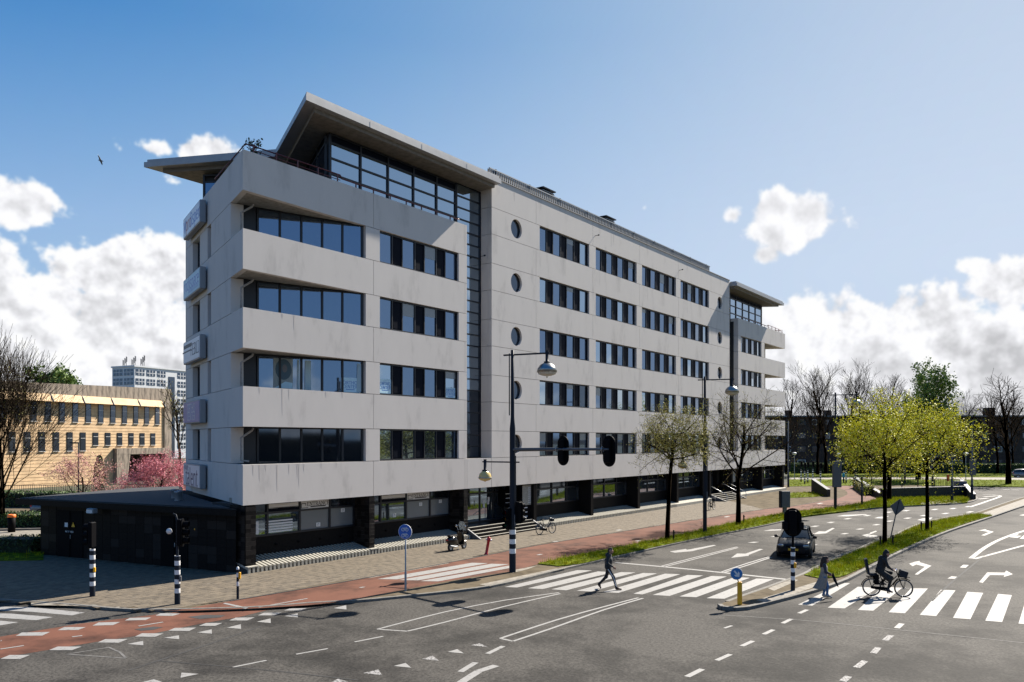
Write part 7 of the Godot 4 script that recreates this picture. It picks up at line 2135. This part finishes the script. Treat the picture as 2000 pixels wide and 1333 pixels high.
	part(wom, "coat_skirt", sk.mesh(), M.coat)
	var um := part(self, "umbrella", MB.new().tube([Vector3(0.30, 1.0, 0.19), Vector3(0.31, 0.9, 0.19), Vector3(0.38, 0.72, 0.2), Vector3(0.46, 0.55, 0.2), Vector3(0.5, 0.46, 0.2)], [0.02, 0.05, 0.055, 0.03, 0.008], 8).mesh(), M.infill)
	um.transform = wom.transform
	tag(um, "folded dark blue umbrella carried by the woman in the coat", "umbrella")
	# --- cyclist
	var blk := Color(0.012, 0.012, 0.013)
	var bp := survey(1733, 1166)
	var hd2 := Vector3(0.97, 0, 0.24)
	make_bicycle("black city bicycle with rear child seat ridden over the crossing", bp, atan2(-hd2.z, hd2.x), "", true)
	var c := []
	c += leg(Vector3(-0.24, 1.0, 0.09), Vector3(0.14, 0.78, 0.12), Vector3(0.0, 0.28, 0.14), Vector3(0.16, 0.21, 0.14), blk, Color(0.03, 0.03, 0.04))
	c += leg(Vector3(-0.24, 1.0, -0.09), Vector3(0.16, 0.92, -0.12), Vector3(-0.18, 0.52, -0.14), Vector3(-0.02, 0.46, -0.14), blk, Color(0.03, 0.03, 0.04))
	c += [[Vector3(-0.26, 1.03, -0.07), Vector3(-0.26, 1.03, 0.07), 0.14, 0.14, blk], [Vector3(-0.25, 1.05, 0), Vector3(-0.17, 1.32, 0), 0.16, 0.17, blk], [Vector3(-0.12, 1.46, -0.15), Vector3(-0.12, 1.46, 0.15), 0.085, 0.085, blk], [Vector3(-0.1, 1.48, 0), Vector3(-0.05, 1.6, 0), 0.07, 0.06, blk], [Vector3(-0.24, 1.5, 0), Vector3(-0.2, 1.54, 0), 0.09, 0.08, blk], [Vector3(-0.24, 0.95, 0.12), Vector3(0.02, 0.72, 0.15), 0.1, 0.1, blk]]
	c += arm(Vector3(-0.1, 1.44, 0.2), Vector3(0.0, 1.2, 0.27), Vector3(0.13, 1.1, 0.29), blk)
	c += arm(Vector3(-0.1, 1.44, -0.2), Vector3(0.0, 1.2, -0.27), Vector3(0.13, 1.1, -0.29), blk)
	var ch := Vector3(-0.02, 1.67, 0)
	var cy := person("cyclist dressed in black riding over the zebra crossing", bp, hd2, {"bones": c, "fine": [["head", head_bones(ch, Vector3.RIGHT, skin_a), 0.008, 0.02], ["hand", hand_bones(Vector3(0.13, 1.095, 0.29), Vector3(0.9, -0.1, -0.1), Vector3(0, -1, 0), 1.0, skin_a, 1.1), 0.006, 0.008], ["hand", hand_bones(Vector3(0.13, 1.095, -0.29), Vector3(0.9, -0.1, 0.1), Vector3(0, -1, 0), -1.0, skin_a, 1.1), 0.006, 0.008]]})
	part(cy, "headscarf", skin([[ch + Vector3(-0.02, 0.05, 0), ch + Vector3(0.03, 0.07, 0), 0.095, 0.075, blk], [ch + Vector3(-0.05, 0.0, 0), ch + Vector3(-0.05, -0.12, 0), 0.09, 0.09, blk], [ch + Vector3(-0.02, 0.13, 0), ch + Vector3(-0.01, 0.15, 0), 0.05, 0.045, blk]], 0.012, 0.03), M.figure)
	# --- a far cyclist and a walker by the far junction, a few pixels tall
	var blue := Color(0.03, 0.28, 0.42)
	var fb := survey(1672, 949, 0.1)
	make_bicycle("far bicycle ridden past the banded signal posts", fb, 0.2)
	var d := []
	for s in [-1.0, 1.0]:
		d += leg(Vector3(-0.24, 1.0, 0.09 * s), Vector3(0.14, 0.8, 0.12 * s), Vector3(0.0, 0.3 if s > 0 else 0.48, 0.14 * s), Vector3(0.14, 0.26 if s > 0 else 0.44, 0.14 * s), blk, blk)
		d += arm(Vector3(-0.1, 1.44, 0.2 * s), Vector3(0.0, 1.2, 0.27 * s), Vector3(0.13, 1.1, 0.29 * s), blk)
	d += [[Vector3(-0.26, 1.03, -0.07), Vector3(-0.26, 1.03, 0.07), 0.14, 0.14, blk], [Vector3(-0.25, 1.05, 0), Vector3(-0.14, 1.42, 0), 0.15, 0.15, blk], [Vector3(-0.1, 1.5, 0), Vector3(-0.05, 1.6, 0), 0.06, 0.06, skin_a]]
	person("far cyclist in dark clothes by the banded posts", fb, Vector3(0.98, 0, -0.2), {"bones": d, "fine": [["head", head_bones(ch, Vector3.RIGHT, skin_a), 0.012, 0.02]]})
	var wk := []
	for s in [-1.0, 1.0]:
		wk += leg(Vector3(0, 0.88, 0.09 * s), Vector3(0.1 * s, 0.48, 0.09 * s), Vector3(0.08 * s, 0.09, 0.09 * s), Vector3(0.24 * s if s > 0 else 0.06, 0.05, 0.09 * s), blk, blk)
		wk += arm(Vector3(0, 1.38, 0.19 * s), Vector3(-0.05 * s, 1.12, 0.24 * s), Vector3(0.05, 0.9, 0.24 * s), blue)
	wk += [[Vector3(0, 0.92, -0.06), Vector3(0, 0.92, 0.06), 0.12, 0.12, blue], [Vector3(0, 0.95, 0), Vector3(0, 1.3, 0), 0.14, 0.16, blue], [Vector3(0, 1.4, 0), Vector3(0, 1.54, 0), 0.06, 0.055, skin_a]]
	person("far walker in a bright blue top beside the banded post", survey(1648, 944, 0.1), Vector3(0.7, 0, 0.7), {"bones": wk, "fine": [["head", head_bones(Vector3(0.02, 1.63, 0), Vector3.RIGHT, skin_a), 0.012, 0.02]]})

# ---------------------------------------------------------------- far buildings
func make_far() -> void:
	rng.seed = 101
	# --- beige office: own x runs to the right along its front, z out towards the viewer
	var a := Vector3(-73.0, 0, -76.8)
	var b := Vector3(-54.2, 0, -128.5)
	var d := b - a
	var L := d.length()
	var t := thing("beige_office", "beige clad two storey office with slit windows and concrete parapet, far left", "building", a, atan2(-d.z, d.x))
	var h := 12.3
	part(t, "wall", MB.new().box(Vector3(L / 2 - 5.2, 6.2, -6.0), Vector3(L - 10.4, 12.4, 12.0)).box(Vector3(L - 5.2, 8.65, -6.0), Vector3(10.4, 7.5, 12.0)).mesh(), M.beige)
	part(t, "parapet", MB.new().plate(P2([[0.0, 12.35], [L + 0.8, 12.35], [L + 0.8, 14.3], [0.0, 12.95]]), 12.6, at(Vector3(0, 0, -12.4))).box(Vector3(L + 0.1, 6.5, -6.0), Vector3(1.5, 11.7, 12.4)).mesh(), M.stained_concrete)
	# slanting eaves panels
	for i in 10:
		var x := L - 1.2 - i * 5.0
		var e := MB.new()
		e.plate(P2([[0.0, 12.35], [0.0, 11.6], [0.9, 11.35], [0.25, 12.35]]), 4.85, Transform3D(Basis(Vector3.BACK, Vector3.UP, Vector3.LEFT), Vector3(x, 0, 0)))
		part(t, "eaves_panel", e.mesh(), M.beige)
		part(t, "eaves_rib", MB.new().tube([Vector3(x + 0.05, 12.4, 0.15), Vector3(x - 0.02, 11.9, 0.62), Vector3(x - 0.05, 11.3, 0.98)], [0.08], 5).mesh(), M.sign_back)
	# cladding courses
	var jl := MB.new()
	for i in 26: jl.box(Vector3(L / 2 - 0.4 if i > 10 else L / 2 - 5.6, 0.5 + i * 0.44, 0.012), Vector3(L - 0.9 if i > 10 else L - 11.2, 0.035, 0.02))
	var js := part(t, "course_joints", jl.mesh(), M.beige_dark)
	js.set_meta("kind", "stuff")
	for row in 2:
		for i in 22:
			var x := L - 2.0 - i * 2.15 - (0.9 if row == 0 else 0.0)
			if x < 2: continue
			var short := row == 0 and i < 6
			var wh := 1.8 if short else (2.55 if row == 0 else 2.6)
			var y := 8.7 if row == 1 else (5.5 if short else 4.75)
			var f := MB.new()
			f.box(Vector3(x, y + wh / 2, 0.03), Vector3(0.95, wh, 0.06))
			var o := part(t, "window", f.mesh(), M.frame)
			part(o, "pane", MB.new().box(Vector3(x, y + wh * 0.5, 0.065), Vector3(0.78, wh - 0.2, 0.02)).mesh(), M.pane_far)
			part(o, "sill", MB.new().box(Vector3(x, y - 0.03, 0.08), Vector3(1.05, 0.06, 0.16)).mesh(), M.window_white)
			part(o, "glazing_bar", MB.new().box(Vector3(x, y + wh * 0.68, 0.085), Vector3(0.8, 0.05, 0.03)).mesh(), M.window_white)
	# portal under the right end
	part(t, "portal_frame", MB.new().box(Vector3(L - 5.2, 4.6, 0.2), Vector3(10.6, 0.9, 1.0)).plate(P2([[0.0, 0.0], [1.9, 0.0], [2.5, 4.2], [0.0, 4.2]]), 1.0, at(Vector3(L - 10.5, 0, -0.3))).mesh(), M.stained_concrete)
	part(t, "passage_wall", MB.new().box(Vector3(L - 4.5, 2.2, -11.5), Vector3(11, 4.4, 0.3)).mesh(), M.infill)
	part(t, "red_panel", MB.new().box(Vector3(L - 3.0, 2.0, -1.2), Vector3(1.4, 3.6, 0.15)).mesh(), M.red_bright)
	part(t, "passage_bank", MB.new().prism(P2([[L - 10, -11], [L, -11], [L, -4], [L - 10, -4]]), 0.0, 1.2).mesh(), M.turf)
	part(t, "passage_step", MB.new().box(Vector3(L - 5, 0.5, -3.6), Vector3(10, 1.0, 0.6)).mesh(), M.stained_concrete)
	# --- white tower slab behind
	var tw := thing("white_tower", "white many storeyed slab with dark window bands and roof antennas", "building", Vector3(-126.8, 0, -275.0), deg_to_rad(63.0))
	var TH := 31.2
	part(tw, "wall", MB.new().box(Vector3(25.0, TH / 2, -5.6), Vector3(50.0, TH, 11.2)).mesh(), M.tower_white)
	part(tw, "roof_edge", MB.new().box(Vector3(25.0, TH + 0.15, -5.6), Vector3(50.6, 0.5, 11.8)).mesh(), M.tower_white)
	for i in 9:
		var y := TH - 2.6 - i * 3.1
		for j in 10:
			var x := 2.2 + j * 4.3
			if j == 3: continue
			var o := part(tw, "window", MB.new().box(Vector3(x, y + 0.75, 0.04), Vector3(3.4, 2.0, 0.08)).mesh(), M.pane_far)
			part(o, "glazing_bar", MB.new().box(Vector3(x - 0.55, y + 0.75, 0.09), Vector3(0.22, 2.0, 0.06)).box(Vector3(x + 0.65, y + 0.75, 0.09), Vector3(0.22, 2.0, 0.06)).box(Vector3(x, y + 0.7, 0.09), Vector3(3.4, 0.2, 0.06)).mesh(), M.tower_white)
		for j in 2:
			var z := -2.9 - j * 5.4
			var o := part(tw, "window", MB.new().box(Vector3(-0.04, y + 0.75, z), Vector3(0.08, 2.2, 4.6)).mesh(), M.pane_far)
			part(o, "glazing_bar", MB.new().box(Vector3(-0.09, y + 0.8, z), Vector3(0.06, 0.18, 4.6)).box(Vector3(-0.09, y + 0.75, z - 0.8), Vector3(0.06, 2.2, 0.2)).box(Vector3(-0.09, y + 0.75, z + 0.8), Vector3(0.06, 2.2, 0.2)).mesh(), M.tower_white)
	part(tw, "stair_strip", MB.new().box(Vector3(15.1, TH / 2 - 1, 0.05), Vector3(2.6, TH - 3, 0.1)).mesh(), M.pane_far)
	for g in [-9.0, 1.0, 11.0]:
		var an := MB.new()
		for q in [-0.7, 0.0, 0.6]: an.bar(Vector3(4.0 + q, TH, g * 0.45 - 6), Vector3(4.0 + q, TH + 3.6 + q, g * 0.45 - 6), 0.12, 5).box(Vector3(4.0 + q, TH + 2.6 + q, g * 0.45 - 5.8), Vector3(0.35, 1.7, 0.2))
		part(tw, "antenna", an.mesh(), M.sign_back)
	# --- dark brick flats at right
	var f0 := Vector3(47.0, 0, -168.0)
	var fl := thing("brick_flats", "long dark brown brick block of flats behind the bare trees", "building", f0, deg_to_rad(-3.0))
	var FL := 78.0
	part(fl, "wall", MB.new().box(Vector3(FL / 2, 5.5, -5.0), Vector3(FL, 11.0, 10.0)).mesh(), M.brown_brick)
	var rf := part(fl, "roof", MB.new().box(Vector3(FL / 2, 11.15, -5.0), Vector3(FL + 0.6, 0.3, 10.8)).mesh(), M.galv)
	for x in [4.0, 11.0, 19.0, 27.0, 36.0, 44.5, 52.0, 61.0, 70.0]:
		part(rf, "chimney", MB.new().box(Vector3(x, 11.9, -5.0), Vector3(1.3 if x != 52.0 else 2.0, 1.3 if x != 52.0 else 2.2, 1.2)).mesh(), M.brown_brick)
	part(rf, "antenna", MB.new().bar(Vector3(56.5, 11.2, -4), Vector3(56.5, 16.5, -4), 0.09, 6).bar(Vector3(54.8, 11.2, -4), Vector3(56.5, 13.8, -4), 0.05, 5).mesh(), M.sign_back)
	part(fl, "rainwater_pipe", MB.new().bar(Vector3(53.2, 0, 0.1), Vector3(53.2, 11.0, 0.1), 0.12, 8).mesh(), M.galv)
	for row in 4:
		for i in 30:
			var x := 1.8 + i * 2.6
			var big := i % 3 == 1
			var w := 1.6 if big else 0.95
			var y := 1.0 + row * 2.75
			var o := part(fl, "window", MB.new().box(Vector3(x, y + 0.7, 0.03), Vector3(w, 1.15, 0.06)).mesh(), M.window_white if (i + row) % 4 == 0 else M.sign_back)
			part(o, "pane", MB.new().box(Vector3(x, y + 0.7, 0.07), Vector3(w - 0.24, 0.92, 0.02)).mesh(), M.pane_far)
	for row in 3:
		part(fl, "balcony", MB.new().box(Vector3(38.0, 3.2 + row * 2.75, 0.6), Vector3(9.0, 0.9, 1.1)).mesh(), M.sign_back)
	# --- iron fence beyond the yard at left
	var fa := Vector3(-50, 0, -80)
	var fb := Vector3(-27, 0, -84)
	var fd := fb - fa
	var fe := thing("yard_fence", "thin iron bar fence in front of the beige office", "fence", fa, atan2(-fd.z, fd.x))
	var l := fd.length()
	part(fe, "top_rail", MB.new().box(Vector3(l / 2, 1.75, 0), Vector3(l, 0.05, 0.04)).mesh(), M.pole)
	part(fe, "bottom_rail", MB.new().box(Vector3(l / 2, 0.2, 0), Vector3(l, 0.05, 0.04)).mesh(), M.pole)
	for i in int(l / 0.2): part(fe, "bar", shared_box(Vector3(0.03, 1.7, 0.03)), M.pole, at(Vector3(0.1 + i * 0.2, 0.95, 0)))
	var gy := thing("yard_lamp", "thin dark lamp post in the yard before the beige office", "lamp", Vector3(-37.6, 0, -71.0))
	part(gy, "post", MB.new().lathe(Vector3.ZERO, [[0.07, 0.0], [0.05, 5.9], [0.0, 5.9]], 10).mesh(), M.pole)
	part(gy, "lamp_head", MB.new().cbox(Vector3(-0.35, 5.95, 0), Vector3(0.8, 0.1, 0.25), 0.03).mesh(), M.pole)
	# evergreen column by the beige wall
	var cy := thing("cypress", "narrow dark evergreen against the beige wall", "tree", Vector3(-43.6, 0, -86.5))
	part(cy, "trunk", MB.new().lathe(Vector3.ZERO, [[0.12, 0.0], [0.05, 2.6]], 8).mesh(), M.bark)
	var p := Plant.new()
	p.r.seed = 5
	for i in 900:
		var y := p.r.randf_range(0.3, 4.6)
		var rr := 0.5 * sin(PI * clampf((y - 0.1) / 4.7, 0, 1)) + 0.05
		var q := p.r.randf() * TAU
		p.put_leaf(Vector3(cos(q) * rr, y, sin(q) * rr), 0.12)
	part(cy, "crown", p.foliage(), M.leaf_dark)
	# --- across the road, right of the frame: the low houses and trees that the ground-floor glass mirrors
	var hs := thing("opposite_terrace", "low brick terrace across the road, outside the picture at right", "building", Vector3(95.0, 0, -5.0), deg_to_rad(-82.0))
	part(hs, "wall", MB.new().box(Vector3(0, 3.2, 0), Vector3(110, 6.4, 9)).mesh(), M.brown_brick)
	part(hs, "roof", MB.new().box(Vector3(0, 6.6, 0), Vector3(111, 0.4, 10)).mesh(), M.sign_back)
	struct("opposite_lawn", MB.new().prism(P2([[62, 40], [88, 40], [88, -75], [72, -70], [62, -20]]), -0.02, 0.12).mesh(), M.turf)

func _ready() -> void:
	make_camera()
	make_materials()
	make_sky()
	make_ground()
	make_office()
	make_annex()
	make_banners()
	make_far()
	make_grass()
	make_trees()
	make_street()
	make_vehicles()
	make_people()
